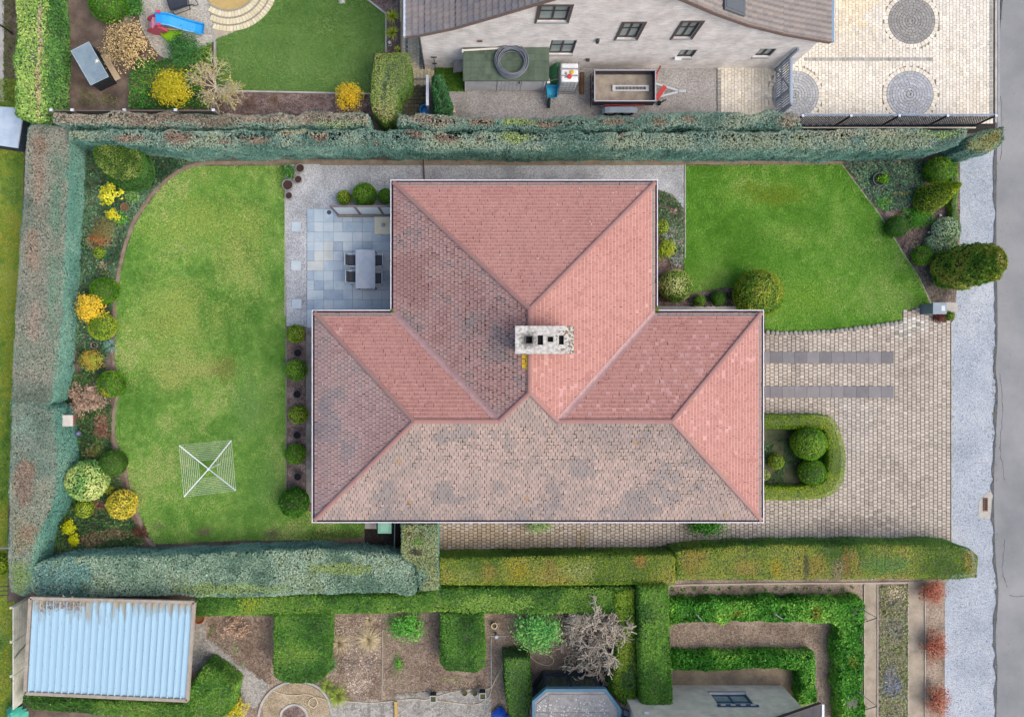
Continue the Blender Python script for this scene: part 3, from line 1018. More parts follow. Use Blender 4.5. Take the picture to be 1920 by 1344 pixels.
def wedge_rings(cx, cy, r0, r1, nr, parent, pal, name, z=.05, gap=.006, width=.16):
    x, y, _ = W(cx, cy)
    V, Fs, Cc = [], [], []
    for k in range(nr):
        a0, a1 = r0 + (r1 - r0) * k / nr, r0 + (r1 - r0) * (k + 1) / nr
        cnt = max(5, int(2 * math.pi * (a0 + a1) / 2 / width))
        ph = random.random()
        for i in range(cnt):
            t0, t1 = 2 * math.pi * (i + ph) / cnt, 2 * math.pi * (i + 1 + ph) / cnt
            ri, ro = a0 + gap / 2, a1 - gap / 2
            dg = gap / 2 / max(ri, .05)
            do = gap / 2 / ro
            zz = z + random.gauss(0, .002)
            q = [(ri, t0 + dg), (ro, t0 + do), (ro, t1 - do), (ri, t1 - dg)]
            n = len(V)
            for s_, z_ in ((0, z - .045), (0, zz - .008)):
                V += [(x + r * math.cos(t), y + r * math.sin(t), z_) for r, t in q]
            e = .006
            rm, tm = (ri + ro) / 2, (t0 + t1) / 2
            for r, t in q:
                pxx, pyy = r * math.cos(t), r * math.sin(t)
                qx, qy = rm * math.cos(tm), rm * math.sin(tm)
                d = math.hypot(qx - pxx, qy - pyy) + 1e-6
                V.append((x + pxx + (qx - pxx) * e / d, y + pyy + (qy - pyy) * e / d, zz))
            for a in (0, 4):
                Fs += [(n + a + i2, n + a + (i2 + 1) % 4, n + a + 4 + (i2 + 1) % 4, n + a + 4 + i2) for i2 in range(4)]
            Fs.append((n + 8, n + 9, n + 10, n + 11))
            c = pal_pick(pal, np.array([random.random()]))[0] * random.uniform(.92, 1.08)
            Cc += [tuple(c)] * 12
    m = MB()
    m.v, m.f, m.c = V, Fs, Cc
    return m.build(name, PAVE, parent, kind='stuff')
for (cx, cy, hc) in circ:
    b = np.array(hx(hc, .85))
    wedge_rings(cx, cy, .06, ML(43.5), 8, nd, [tuple(b * .88), tuple(b), tuple(b * 1.12)], 'roundel_blocks')
    wedge_rings(cx, cy, ML(43.7), ML(51.5), 1, nd, NPAL, 'roundel_border', gap=.011, width=.17)
GB = PL('#8b8a86', '#99978f', '#a2a09a', k=.85)
def band(px0, py0, px1, py1, pitch=(.17, .17)):
    o = blocks('band_blocks', W2(rect(px0, py0, px1, py1)), pitch, nd, GB, z=.056, gap=.010, cham=.008, bond='none', depth=.05, seed=31)
band(1508, 107.5, 1750, 114); band(1855, -40, 1863, 222); band(1346, 128, 1353, 215)
ribbon('drive_kerb', [(1868, y) for y in range(-700, 236, 30)], 4, .06, CONC, thick=.05)
ribbon('gutter_strip', [(1873, y) for y in range(-700, 240, 30)], 4, .045, pm('gutter_strip', [C('#8f9192'), C('#a5a6a5')], scale=3, fine=(30, .1)), thick=.04)

# neighbour north-west garden floor
sheet('play_gravel', smooth_px([(270, -20), (262, 40), (278, 75), (300, 105), (325, 110), (345, 100), (372, 95), (398, 80), (405, 72), (400, 40), (395, -20)], 4, True), 0.03, pm('play_gravel', [C('#9d9a90'), C('#b2afa5'), C('#bebbb0')], scale=1.2, cell=22, cellamt=.32, rough=.9, bump=.5))
sheet('mulch_bed', [(396, 171), (693, 176), (700, 215), (380, 212)], 0.018, MULCH)
sheet('palm_bed', [(686, -60), (748, -60), (748, 100), (724, 100), (724, 26), (686, -3)], 0.018, MULCH)
ribbon('lawn_wall', smooth_px([(402, 76), (402, 124)], 4), 3, .16, CONC, thick=.15)
ribbon('lawn_wall', smooth_px([(400, 170), (550, 173), (694, 176)], 4), 3, .10, CONC, thick=.09)
ribbon('lawn_wall', [(683, -6), (723, 25.5)], 3, .10, CONC, thick=.09)
ribbon('lawn_wall', [(723.5, 25), (723.5, 98)], 2.6, .102, CONC, thick=.09)
ribbon('path_kerb', [(748, -60), (748, 98)], 3, .09, pm('dark_kerb', [C('#4d4a46'), C('#63605a')], scale=5), thick=.08)
np_ = sheet('neighbour_path', [(750, -60), (800, -60), (800, 130), (815, 132), (806, 163), (752, 163)], .010, JOINTP)
blocks('paving_blocks', W2([(750, -40), (800, -40), (800, 130), (815, 132), (806, 160), (752, 160)]), (.16, .16), np_, PL('#c9bf9f', '#d4caac', '#dad2b8', k=.75), z=.05, bond='col', seed=35)
blocks('band_blocks', W2(rect(759, -40, 764, 110)), (.13, .2), np_, PL('#6f7074', '#808186', k=.85), z=.056, bond='none', seed=36)
blocks('band_blocks', W2(rect(784, 60, 789.5, 132)), (.14, .2), np_, PL('#6f7074', '#808186', k=.85), z=.056, bond='none', seed=37)
blocks('band_blocks', W2(rect(752, 147, 806, 152)), (.2, .12), np_, PL('#77787a', '#88898a', k=.85), z=.056, bond='none', seed=38)
dp = sheet('mossy_court', [(744, 160), (806, 160), (806, 230), (744, 230)], .010, pm('moss_joint', [C('#33401f'), C('#4a5530')], scale=4, fine=(40, .3)))
blocks('paving_blocks', W2([(746, 161), (804, 161), (804, 222), (746, 222)]), (.26, .17), dp, PL('#4f4d42', '#5d5a4c', '#6a6654', k=.8), z=.045, gap=.02, bond='row', seed=39)
# curved pale steps round the sand circle
cst = sheet('curved_paving', [(385, -60), (394, 20), (402, 76), (440, 60), (475, 42), (497, 22), (522, -10), (520, -60)], .024, JOINTP)
cstc = (430, -32)
def arc_rings(r0, r1, nr, pal, z, w=.3):
    wedge_rings(cstc[0], cstc[1], ML(r0), ML(r1), nr, cst, pal, 'curved_paving_blocks', z=z, gap=.012, width=w)
SPAL = PL('#d8cca8', '#e2d8b8', '#e8e0c6', k=.8)
def arc_sector(rp0, rp1, a0, a1, z, pal, name, n):
    x, y, _ = W(*cstc)
    for i in range(n):
        t0, t1 = a0 + (a1 - a0) * i / n + .004, a0 + (a1 - a0) * (i + 1) / n - .004
        pts = []
        for t in (t0, (t0 + t1) / 2, t1):
            pts.append((x + ML(rp0) * math.cos(t), y + ML(rp0) * math.sin(t)))
        for t in (t1, (t0 + t1) / 2, t0):
            pts.append((x + ML(rp1) * math.cos(t), y + ML(rp1) * math.sin(t)))
        MB().prism(pts, .0, z).build(name, random.choice(STEPM), cst)
STEPM = [pm('step_stone_%d' % i, [C(a), C(b)], scale=4, fine=(40, .08), rough=.85) for i, (a, b) in enumerate((('#d8cba6', '#e2d8b6'), ('#dfd3b0', '#e9e0c4'), ('#d0c6a4', '#dcd2b2')))]
GREYST = [pm('step_grey', [C('#9a9484'), C('#aaa491')], scale=4, fine=(40, .1))]
for r0_, r1_, a0_, z_, n_ in ((56.4, 66, -2.2, .10, 26), (69.4, 79.4, -2.05, .085, 30), (82.4, 92, -1.92, .07, 32)):
    arc_sector(r0_, r1_, a0_, .45, z_, None, 'step_block', n_)
_s = STEPM; STEPM = GREYST
for r0_, r1_, a0_, z_, n_ in ((52.2, 56, -2.3, .095, 34), (66.3, 69.1, -2.1, .09, 40), (79.7, 82.1, -1.95, .075, 44)):
    arc_sector(r0_, r1_, a0_, .45, z_, None, 'step_joint_block', n_)
STEPM = _s
sx, sy, _ = W(*cstc)
MB().lathe((sx, sy, 0), [(ML(52), 0), (ML(52), .075), (ML(48), .075)], 40).build('sand_circle', pm('sand', [C('#b59c62'), C('#c4ac74')], scale=5, fine=(60, .25), rough=.95), cst)

# south gardens floor
sheet('south_garden', [(360, 1085), (1262, 1085), (1262, 1600), (360, 1600)], .006, pm('south_mulch', [C('#6b5a50'), C('#8a7868'), C('#a3917e'), C('#7f7060')], scale=1.1, cell=26, cellamt=.4, rough=.95, bump=.8, contrast=(.25, .75)))
sheet('southeast_garden', [(1250, 1080), (1790, 1080), (1775, 1600), (1250, 1600)], .007, pm('southeast_soil', [C('#6d6055'), C('#8a7b6c'), C('#a39382'), C('#847565')], scale=1.0, cell=24, cellamt=.35, rough=.95, bump=.7, contrast=(.25, .75)))
sheet('southwest_strip', [(20, 1110), (400, 1110), (400, 1600), (20, 1600)], .005, SOIL)
FLAG = pm('grey_flags', [C('#7f7b74'), C('#98948c'), C('#a8a59d')], scale=2, cell=11, cellamt=.28, rough=.9, bump=.3)
sp = sheet('south_path', [(352, 1155), (386, 1150), (386, 1195), (506, 1283), (478, 1330), (372, 1255), (352, 1262)], .03, FLAG, thick=.025)
# light pebbles set in the path
pv = [MB().lathe((0, 0, 0), [(.5, 0), (.5, .3), (.3, .5)], 6).build('pebble', pm('pebble_white', [C('#a9a69f'), C('#cfccc4')], scale=8), sp)]
def pebbles(pts, n, z, lo=.02, hi=.045, mt='light_pebbles', parent=None):
    P = ccw(W2(pts)); Q = spoly(P, n)
    V, Fs = [], []
    for q in Q:
        r = random.uniform(lo, hi); o_ = len(V)
        V += [(q[0] + r, q[1], z), (q[0], q[1] + r * .8, z), (q[0] - r, q[1], z), (q[0], q[1] - r * .8, z), (q[0], q[1], z + r * .5)]
        Fs += [(o_, o_ + 1, o_ + 4), (o_ + 1, o_ + 2, o_ + 4), (o_ + 2, o_ + 3, o_ + 4), (o_ + 3, o_, o_ + 4)]
    return MB().add(V, Fs).build('light_pebbles', MATS['pebble_white'], parent, kind='stuff')
bpy.data.objects.remove(pv[0])
pebbles([(386, 1190), (506, 1283), (478, 1330), (372, 1230)], 420, .03, parent=sp)
sheet('round_path', smooth_px([(492, 1330), (505, 1300), (530, 1284), (560, 1280), (592, 1290), (612, 1312), (620, 1345), (600, 1400), (520, 1400)], 4, True), .026, TANGRAVEL)
ribbon('round_path_edging', smooth_px([(484, 1344), (492, 1316), (510, 1294), (534, 1281), (560, 1277), (594, 1287), (614, 1310), (622, 1340)], 6), 4, .06, CONC, thick=.05)
ribbon('inner_bed_edging', smooth_px([(528, 1400), (526, 1344), (534, 1328), (550, 1321), (566, 1326), (576, 1344), (574, 1400)], 6), 4, .06, CONC, thick=.05)
sheet('inner_bed', smooth_px([(530, 1400), (528, 1346), (536, 1330), (550, 1323), (564, 1328), (573, 1346), (570, 1400)], 4, True), .032, MULCH)
sf = sheet('south_terrace', [(618, 1312), (740, 1312), (740, 1300), (920, 1288), (924, 1500), (618, 1500)], .03, FLAG, thick=.025)
pebbles([(622, 1316), (740, 1314), (920, 1292), (922, 1344), (622, 1344)], 900, .03, parent=sf)
for x in (692, 717, 741):
    ribbon('terrace_joint', [(x, 1314), (x, 1420)], 6, .036, pm('joint_flag', [C('#77736c'), C('#8a8780')], scale=5), thick=.03, parent=sf, kind=None)
ribbon('garden_edging', [(717.5, 1180), (717, 1250), (716, 1312)], 2.4, .05, pm('board_edge', [C('#8d8574'), C('#a59d8c')], scale=5), thick=.04)
ribbon('garden_edging', [(921, 1196), (921, 1290)], 2, .05, CONC, thick=.04)
ribbon('garden_edging', [(918, 1192), (955, 1192)], 1.6, .052, CONC, thick=.04)
sheet('timber_edge_path', [(1622, 1094), (1646, 1094), (1646, 1600), (1622, 1600)], .02, pm('fibre_path', [C('#8f8372'), C('#a69a88'), C('#b5a998')], scale=2, fine=(45, .25), rough=.95, bump=.5))
sheet('fibre_strip', [(1704, 1090), (1736, 1090), (1736, 1600), (1702, 1600)], .02, MATS['fibre_path'])
ribbon('sleeper_edge', smooth_px([(1256, 1097), (1450, 1094), (1625, 1093), (1704, 1092)], 4), 3, .06, pm('sleeper_wood', [C('#a79e90'), C('#bbb3a6')], scale=6), thick=.05)
for x, y0_, y1_, w in ((1254, 1098, 1160, 2.6), (1621, 1096, 1500, 1.8), (1646, 1096, 1500, 1.8), (1703, 1094, 1500, 1.8), (1735, 1094, 1500, 1.8)):
    ribbon('sleeper_edge', [(x, y) for y in np.linspace(y0_, y1_, 6)], w, .055, MATS['sleeper_wood'], thick=.045)
sheet('tan_strip', [(1262, 1250), (1500, 1250), (1500, 1330), (1262, 1290)], .016, DRYSOIL)
sheet('west_pavement', [(-200, -200), (7, -200), (7, 190), (-200, 190)], .03, CONC, thick=.03)

# loose stones, weeds and litter on the hard surfaces
pebbles([(1786, 320), (1862, 310), (1862, 1340), (1780, 1340), (1786, 1050)], 3200, .012, .015, .035, parent=vg)
def scatter_dark(pts, n, z, parent, hexc, nm, lo=.012, hi=.03):
    Q = spoly(ccw(W2(pts)), n); m = MB()
    for q in Q:
        r = random.uniform(lo, hi)
        m.add([(q[0] + r, q[1], z), (q[0], q[1] + r * .7, z), (q[0] - r, q[1], z), (q[0], q[1] - r * .7, z), (q[0], q[1], z + r * .6)], [(0, 1, 4), (1, 2, 4), (2, 3, 4), (3, 0, 4)])
    return m.build(nm, pm('scatter_' + hexc.strip('#'), [C(hexc, .6), C(hexc, .9)], scale=6, rough=.95), parent, kind='stuff')
scatter_dark([(1786, 320), (1862, 310), (1862, 1340), (1780, 1340), (1786, 1050)], 1500, .012, vg, '#6a7078', 'dark_stones')
scatter_dark([(1876, 0), (1900, 0), (1900, 1344), (1874, 1344)], 260, .0405, rd, '#7a7468', 'road_grit', .01, .022)
scatter_dark([(1440, 630), (1780, 610), (1780, 1030), (830, 1030), (830, 990), (1440, 990)], 260, .056, drv, '#6f6a4c', 'leaf_litter', .012, .03)
groundcover('thin moss and weeds along the edge of the gravel verge', [(1780, 610), (1787, 610), (1787, 1040), (1780, 1040)], PL('#6a7038', '#8a8a50', '#7a6f50'), leaf=.05, dens=160, h=.03, z0=.03, seed=591, hole=.5)
groundcover('weeds growing along the broken road edge', [(1862, 300), (1870, 300), (1868, 900), (1870, 1340), (1862, 1340), (1860, 900)], PL('#6f6a50', '#7a7a4c', '#8a8268'), leaf=.06, dens=120, h=.03, z0=.02, seed=593, hole=.5)

# ------------------------------------------------------------------ main house
ZE = 2.8
KS = 0.48
_L = W(584.5, 980, ZE); _R = W(1432.5, 581, ZE); _U1 = W(732, 337, ZE); _U2 = W(1233.5, 337, ZE)
gL, gB, gR, gT, gu1, gu2, guT = _L[0], _L[1], _R[0], _R[1], _U1[0], _U2[0], _U1[1]
RIM = np.array([(gL, gB), (gR, gB), (gR, gT), (gu2, gT), (gu2, guT), (gu1, guT), (gu1, gT), (gL, gT)])
house = thing('bungalow', (*RIM.mean(0), 0), 'bungalow with a red tiled hipped roof in the middle of the plot', 'house')
WALLM = pm('red_brown_brick', [C('#8d6f60'), C('#a58473')], scale=6, fine=(30, .2))
MB().prism([tuple(p) for p in inset(RIM, .60)], 0, ZE - .16).build('wall', WALLM, house)
A0, B0, C0 = RIM, inset(RIM, .035), inset(RIM, .15)
D0 = inset(RIM, .62)
def ringmesh(Aa, Bb, za, zb):
    n = len(Aa)
    m = MB()
    m.add([(*p, za) for p in Aa] + [(*p, zb) for p in Bb], [(i, (i + 1) % n, n + (i + 1) % n, n + i) for i in range(n)])
    return m
m = ringmesh(A0, B0, ZE, ZE)
n = len(A0)
m.add([(*p, ZE - .13) for p in A0] + [(*p, ZE) for p in A0], [(i, (i + 1) % n, n + (i + 1) % n, n + i) for i in range(n)])
m.add([(*p, ZE - .12) for p in B0] + [(*p, ZE) for p in B0], [((i + 1) % n, i, n + i, n + (i + 1) % n) for i in range(n)])
m.build('gutter_rim', sm('gutter_white', '#dcd8de', .45, var=.05), house)
m = ringmesh(B0, C0, ZE - .10, ZE - .10)
m.add([(*p, ZE - .10) for p in C0] + [(*p, ZE - .01) for p in C0], [((i + 1) % n, i, n + i, n + (i + 1) % n) for i in range(n)])
m.build('gutter', pm('gutter_inside', [C('#352c38'), C('#4a3d48'), C('#5a4a4c')], scale=4, fine=(30, .3)), house)
ringmesh(C0, D0, ZE - .14, ZE - .16).build('soffit', sm('soffit_white', '#d8d4ce', .7), house)

TR = inset(RIM, .125)
xL, yB = TR[0]; xR = TR[1][0]; yT = TR[2][1]; uR = TR[3][0]; uT = TR[4][1]; uL = TR[5][0]
hm = (yT - yB) / 2; ym = (yT + yB) / 2; xl, xr = xL + hm, xR - hm
hu = (uR - uL) / 2; xm = (uR + uL) / 2
pN, pS = (xm, uT - hu), (xm, yB + hu)
VL, VR = (uL + hm, ym), (uR - hm, ym)
def rz(d): return ZE + .02 + KS * d
FACES = {
    'south': ([[(xL, yB), (xR, yB), (xr, ym), (xl, ym)], [VL, VR, pS]], (xL, yB), (0, 1)),
    'west': ([[(xL, yT), (xL, yB), (xl, ym)]], (xL, yT), (1, 0)),
    'east': ([[(xR, yB), (xR, yT), (xr, ym)]], (xR, yB), (-1, 0)),
    'nl': ([[(uL, yT), (xL, yT), (xl, ym), VL]], (xL, yT), (0, -1)),
    'nr': ([[(xR, yT), (uR, yT), VR, (xr, ym)]], (uR, yT), (0, -1)),
    'un': ([[(uR, uT), (uL, uT), pN]], (uL, uT), (0, -1)),
    'uw': ([[(uL, uT), (uL, yT), VL, pS, pN]], (uL, uT), (1, 0)),
    'ue': ([[(uR, yT), (uR, uT), pN, pS, VR]], (uR, uT), (-1, 0)),
}
def clip_convex(poly, cl):
    out = poly
    n = len(cl)
    for i in range(n):
        a, b = cl[i], cl[(i + 1) % n]
        ex, ey = b[0] - a[0], b[1] - a[1]
        inp, out = out, []
        if not inp: return []
        for j in range(len(inp)):
            p, q = inp[j], inp[(j + 1) % len(inp)]
            dp = ex * (p[1] - a[1]) - ey * (p[0] - a[0])
            dq = ex * (q[1] - a[1]) - ey * (q[0] - a[0])
            if dp >= 0: out.append(p)
            if (dp >= 0) != (dq >= 0):
                t = dp / (dp - dq)
                out.append((p[0] + (q[0] - p[0]) * t, p[1] + (q[1] - p[1]) * t))
    return out
FRESH = PL('#a9776e', '#b17f76', '#b6857b', '#ac7b73', k=.80)
AGED = {'west': PL('#a0837d', '#a78b85', '#ad9189', '#958784', k=.92),
        'uw': PL('#9a766f', '#a37f78', '#a98880', '#907e79', k=.94),
        'south': PL('#988a82', '#a39086', '#ac988e', '#9e8c82', '#908681', k=.86)}
WT, GA = 0.170, 0.148
def lay_tiles(key, polys, e0, nv):
    aged = key in AGED
    gap = .016 if aged else .004
    nv = np.array(nv, float)
    ev = np.array([nv[1], -nv[0]])
    e0 = np.array(e0)
    P = np.concatenate([np.array(p) for p in polys])
    s = (P - e0) @ ev
    d = (P - e0) @ nv
    s0, s1, d1 = s.min(), s.max(), d.max()
    V, Fs, Cc = [], [], []
    cl = [list(map(tuple, ccw(np.array(p)))) for p in polys]
    rows = int(d1 / GA) + 1
    for j in range(rows):
        da, db = j * GA, (j + 1) * GA
        off = (j % 2) * WT / 2
        i0, i1 = int(math.floor((s0 - off) / WT)) - 1, int(math.ceil((s1 - off) / WT)) + 1
        cnt = i1 - i0
        sc = np.array([(i0 + i + .5) * WT + off for i in range(cnt)])
        ctr = e0 + sc[:, None] * ev + ((da + db) / 2) * nv
        f1 = fbm(ctr, .9, 77, 4)
        f2 = fbm(ctr, .35, 91, 3)
        for i in range(cnt):
            jg = random.gauss(0, .004)
            sa, sb = sc[i] - WT / 2 + gap / 2 + jg, sc[i] + WT / 2 - gap / 2 + jg
            q0 = [tuple(e0 + a * ev + b * nv) for a, b in ((sa, da), (sb, da), (sb, db), (sa, db))]
            q0 = list(map(tuple, ccw(np.array(q0))))
            lift = random.gauss(0, .0025)
            x, y = ctr[i]
            for c in cl:
                q = clip_convex(q0, c)
                if len(q) < 3: continue
                if aged:
                    tt = .5 + (f1[i] - .5) * 2.6 + random.gauss(0, .14)
                    col = pal_pick(AGED[key], np.array([tt]))[0]
                    if key == 'south':
                        e = (d1 * .85 - (da + db) / 2) / d1
                        g_ = min(1, max(0, (f2[i] + .25 * e + .35 * (f1[i] - .5) + random.gauss(0, .05) - .47) / .36)) * .6; col = col * (1 - g_) + np.array(hx('#807a79', .80)) * g_
                        if random.random() < .002: col = np.array(hx('#a88a64', .8))
                    if key == 'west': g_ = max(0, 1 - da / .7) * min(1, max(0, (f1[i] - .38) * 4)) * .7; col = col * (1 - g_) + np.array(hx('#7d7779', .8)) * g_
                else:
                    tt = .5 + (f1[i] - .5) * 1.3 + random.gauss(0, .12)
                    col = pal_pick(FRESH, np.array([tt]))[0]
                    if f2[i] > .60 and random.random() < .10: col = np.array(hx('#bd918b', .86))
                    if j == 0: col = np.array(hx('#8f827c', .8))
                if key == 'uw':
                    pc = W(987, 677, 5.2); r = math.hypot(x - pc[0], (y - pc[1]) * .6)
                    if r < .22: col = np.array(hx('#d8b23c', .9))
                
                col = col * random.uniform(.94, 1.06)
                n0 = len(V)
                for p in q:
                    dd = (np.array(p) - e0) @ nv
                    fr = (dd - da) / GA
                    V.append((p[0], p[1], rz(dd) + .026 - .020 * fr + lift))
                Fs.append(tuple(range(n0, n0 + len(q))))
                Cc += [tuple(col)] * len(q)
                # butt end
                low = [p for p in q if abs((np.array(p) - e0) @ nv - da) < 1e-6]
                if len(low) == 2:
                    n1 = len(V)
                    a, b = low
                    za = rz(da)
                    V += [(a[0], a[1], za + .026 + lift), (b[0], b[1], za + .026 + lift), (b[0] , b[1], za - .004), (a[0], a[1], za - .004)]
                    Fs.append((n1, n1 + 1, n1 + 2, n1 + 3))
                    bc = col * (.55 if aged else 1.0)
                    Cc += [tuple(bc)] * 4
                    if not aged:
                        # paler strip along the tile's lower edge
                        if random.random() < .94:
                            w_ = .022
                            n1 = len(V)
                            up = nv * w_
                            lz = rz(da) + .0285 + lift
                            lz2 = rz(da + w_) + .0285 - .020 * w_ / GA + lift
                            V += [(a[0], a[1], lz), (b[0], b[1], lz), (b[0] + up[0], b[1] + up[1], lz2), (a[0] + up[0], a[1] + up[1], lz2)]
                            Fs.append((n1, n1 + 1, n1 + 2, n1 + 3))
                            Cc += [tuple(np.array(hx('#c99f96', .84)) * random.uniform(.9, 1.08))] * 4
                elif False:
                    pass
    m = MB()
    m.v, m.f, m.c = V, Fs, Cc
    return m
roof = None
ROOFB = pm('roof_underlay', [C('#3b3230'), C('#54443f')], scale=4, fine=(30, .3), rough=.95)
mb = MB()
for key, (polys, e0, nv) in FACES.items():
    for p in polys:
        p = ccw(np.array(p))
        mb.add([(q[0], q[1], rz((np.array(q) - np.array(e0)) @ np.array(nv)) - .006) for q in p], [tuple(range(len(p)))])
roof = mb.build('roof', ROOFB, house)
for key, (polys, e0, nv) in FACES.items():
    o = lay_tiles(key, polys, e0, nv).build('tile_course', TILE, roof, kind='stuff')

mb = MB()
for _ in range(150):
    kx = random.choice(('south', 'south', 'uw', 'west', 'un'))
    polys, e0, nv = FACES[kx]
    p = ccw(np.array(polys[0])); q = spoly(p, 3)
    if len(q):
        x, y = q[0]; d_ = (np.array([x, y]) - np.array(e0)) @ np.array(nv); r = random.uniform(.012, .03)
        mb.lathe((x, y, rz(d_) + .018), [(r, 0), (r * .6, .02)], 5)
mb.build('lichen_spots', sm('lichen_white', '#d0cfcc', .95), roof, kind='stuff')
mb = MB()
def moss_area(key, px0, py0, px1, py1, zg, cnt):
    polys, e0, nv = FACES[key]
    e0, nv = np.array(e0), np.array(nv, float); ev = np.array([nv[1], -nv[0]])
    P = ccw(np.array(polys[0]))
    a, b = np.array(W(px0, py1, zg)[:2]), np.array(W(px1, py0, zg)[:2])
    for _ in range(cnt):
        c = a + RNG.random(2) * (b - a)
        d = (c - e0) @ nv; s = (c - e0) @ ev
        j = round(d / GA); i = round((s - (j % 2) * WT / 2) / WT)
        q = e0 + nv * (j * GA - .006) + ev * (i * WT + (j % 2) * WT / 2)
        if not pip(P, q[None])[0]: continue
        l, w = random.uniform(.02, .06), random.uniform(.012, .024)
        ax, ay = (ev * l, nv * w) if random.random() < .6 else (ev * w, nv * l)
        z = rz(j * GA) + .012
        vs = [(*(q + s1 * ax + s2 * ay), z + KS * ((s2 * ay + s1 * ax) @ nv)) for s1, s2 in ((-1, -1), (1, -1), (1, 1), (-1, 1))]
        mb.add(vs + [(q[0], q[1], z + .03)], [(0, 1, 4), (1, 2, 4), (2, 3, 4), (3, 0, 4)])
moss_area('uw', 870, 560, 990, 770, 5.0, 260); moss_area('uw', 745, 380, 880, 640, 4.0, 90)
moss_area('south', 760, 795, 1330, 870, 4.6, 330); moss_area('south', 1200, 860, 1380, 950, 3.6, 150); moss_area('south', 640, 860, 1200, 970, 3.4, 160)
mb.build('moss_tufts', pm('roof_moss', [C('#33301c'), C('#4f4420'), C('#5c5a34')], scale=3, fine=(20, .3), rough=.95), roof, kind='stuff')
# hip and ridge tiles, one by one
def half_round(L, r, n=7, th=.010):
    V, Fs = [], []
    for e, (x, k) in enumerate(((0, 1.0), (L, .97))):
        for rr in (r * k, r * k - th):
            for i in range(n):
                a = math.pi * (.08 + .84 * i / (n - 1))
                V.append((x, rr * math.cos(a), rr * math.sin(a) * .5))
    def ix(e, ring, i): return (e * 2 + ring) * n + i
    for i in range(n - 1):
        Fs.append((ix(0, 0, i), ix(1, 0, i), ix(1, 0, i + 1), ix(0, 0, i + 1)))
        Fs.append((ix(0, 0, i), ix(0, 0, i + 1), ix(0, 1, i + 1), ix(0, 1, i)))
        Fs.append((ix(1, 0, i + 1), ix(1, 0, i), ix(1, 1, i), ix(1, 1, i + 1)))
    return V, Fs
hrV, hrF = half_round(.375, .09)
RT = [pm('ridge_clay_%d' % i, [C(a), C(b)], scale=1.5, rough=.9) for i, (a, b) in enumerate((('#9c746e', '#a87f79'), ('#9c7872', '#a7827c'), ('#a07870', '#ab837b'), ('#9a7a72', '#a6857d')))]
RTM = []
for i in range(4):
    me = np_mesh('ridge_tile', np.array(hrV), np.concatenate([np.array(f) for f in hrF]), [len(f) for f in hrF])
    me.materials.append(RT[i])
    RTM.append(me)
def zr(x, y):
    dM = min(y - yB, yT - y, x - xL, xR - x)
    dU = min(y - yB, uT - y, x - uL, uR - x)
    return rz(max(dM, dU))
def ridge_line(a, b, wts):
    A, B = Vector((*a, zr(*a))), Vector((*b, zr(*b)))
    L = (B - A).length
    k = max(1, round(L / .345))
    d = (B - A).normalized()
    q = d.to_track_quat('X', 'Z')
    for i in range(k):
        o = bpy.data.objects.new('ridge_tile', random.choices(RTM, wts)[0])
        COL.objects.link(o)
        o.parent = roof
        p = A + (B - A) * (i / k) + Vector((0, 0, .022)) - Vector(ORG[roof.name])
        o.location = p
        o.rotation_euler = q.to_euler()
        o.scale = (L / k / .345, 1, 1)
for a, b, w in (((xL, yB), (xl, ym), (2, 1, 2, 1)), ((xL, yT), (xl, ym), (1, 2, 1, 2)), ((xR, yB), (xr, ym), (1, 1, 1, 1)), ((xR, yT), (xr, ym), (2, 1, 1, 0)),
                ((uL, uT), pN, (1, 2, 1, 2)), ((uR, uT), pN, (2, 1, 1, 0)), (pS, pN, (1, 1, 2, 0)), (VL, pS, (2, 1, 1, 0)), (VR, pS, (1, 1, 1, 1)), ((xl, ym), VL, (1, 1, 2, 0)), (VR, (xr, ym), (1, 1, 2, 0))):
    ridge_line(a, b, w)
for a, b in (((uL, yT), VL), ((uR, yT), VR)):
    A, B = Vector((*a, zr(*a))), Vector((*b, zr(*b)))
    d = (B - A).normalized()
    r = d.cross(Vector((0, 0, 1))).normalized()
    m = MB()
    pts = []
    for P_ in (A, B):
        for s_, dz in ((-.13, .075), (-.03, .036), (.03, .036), (.13, .075)):
            pts.append(P_ + r * s_ + Vector((0, 0, dz)))
    m.add(pts, [(0, 1, 5, 4), (1, 2, 6, 5), (2, 3, 7, 6)])
    m.build('valley_gutter', pm('valley_clay', [C('#a88482'), C('#b89894')], scale=3, fine=(25, .12)), roof)
# moss cushions at the inner corners
for (px, py) in ((737, 583), (1231, 579)):
    x, y, z = W(px, py, ZE)
    V = []
    MB().lathe((x, y, z - .02), [(.12, 0), (.11, .04), (.06, .07), (.02, .08)], 9).build('moss_cushion', sm('moss', '#5c6a1e', .95, k=.7, var=.3), roof)

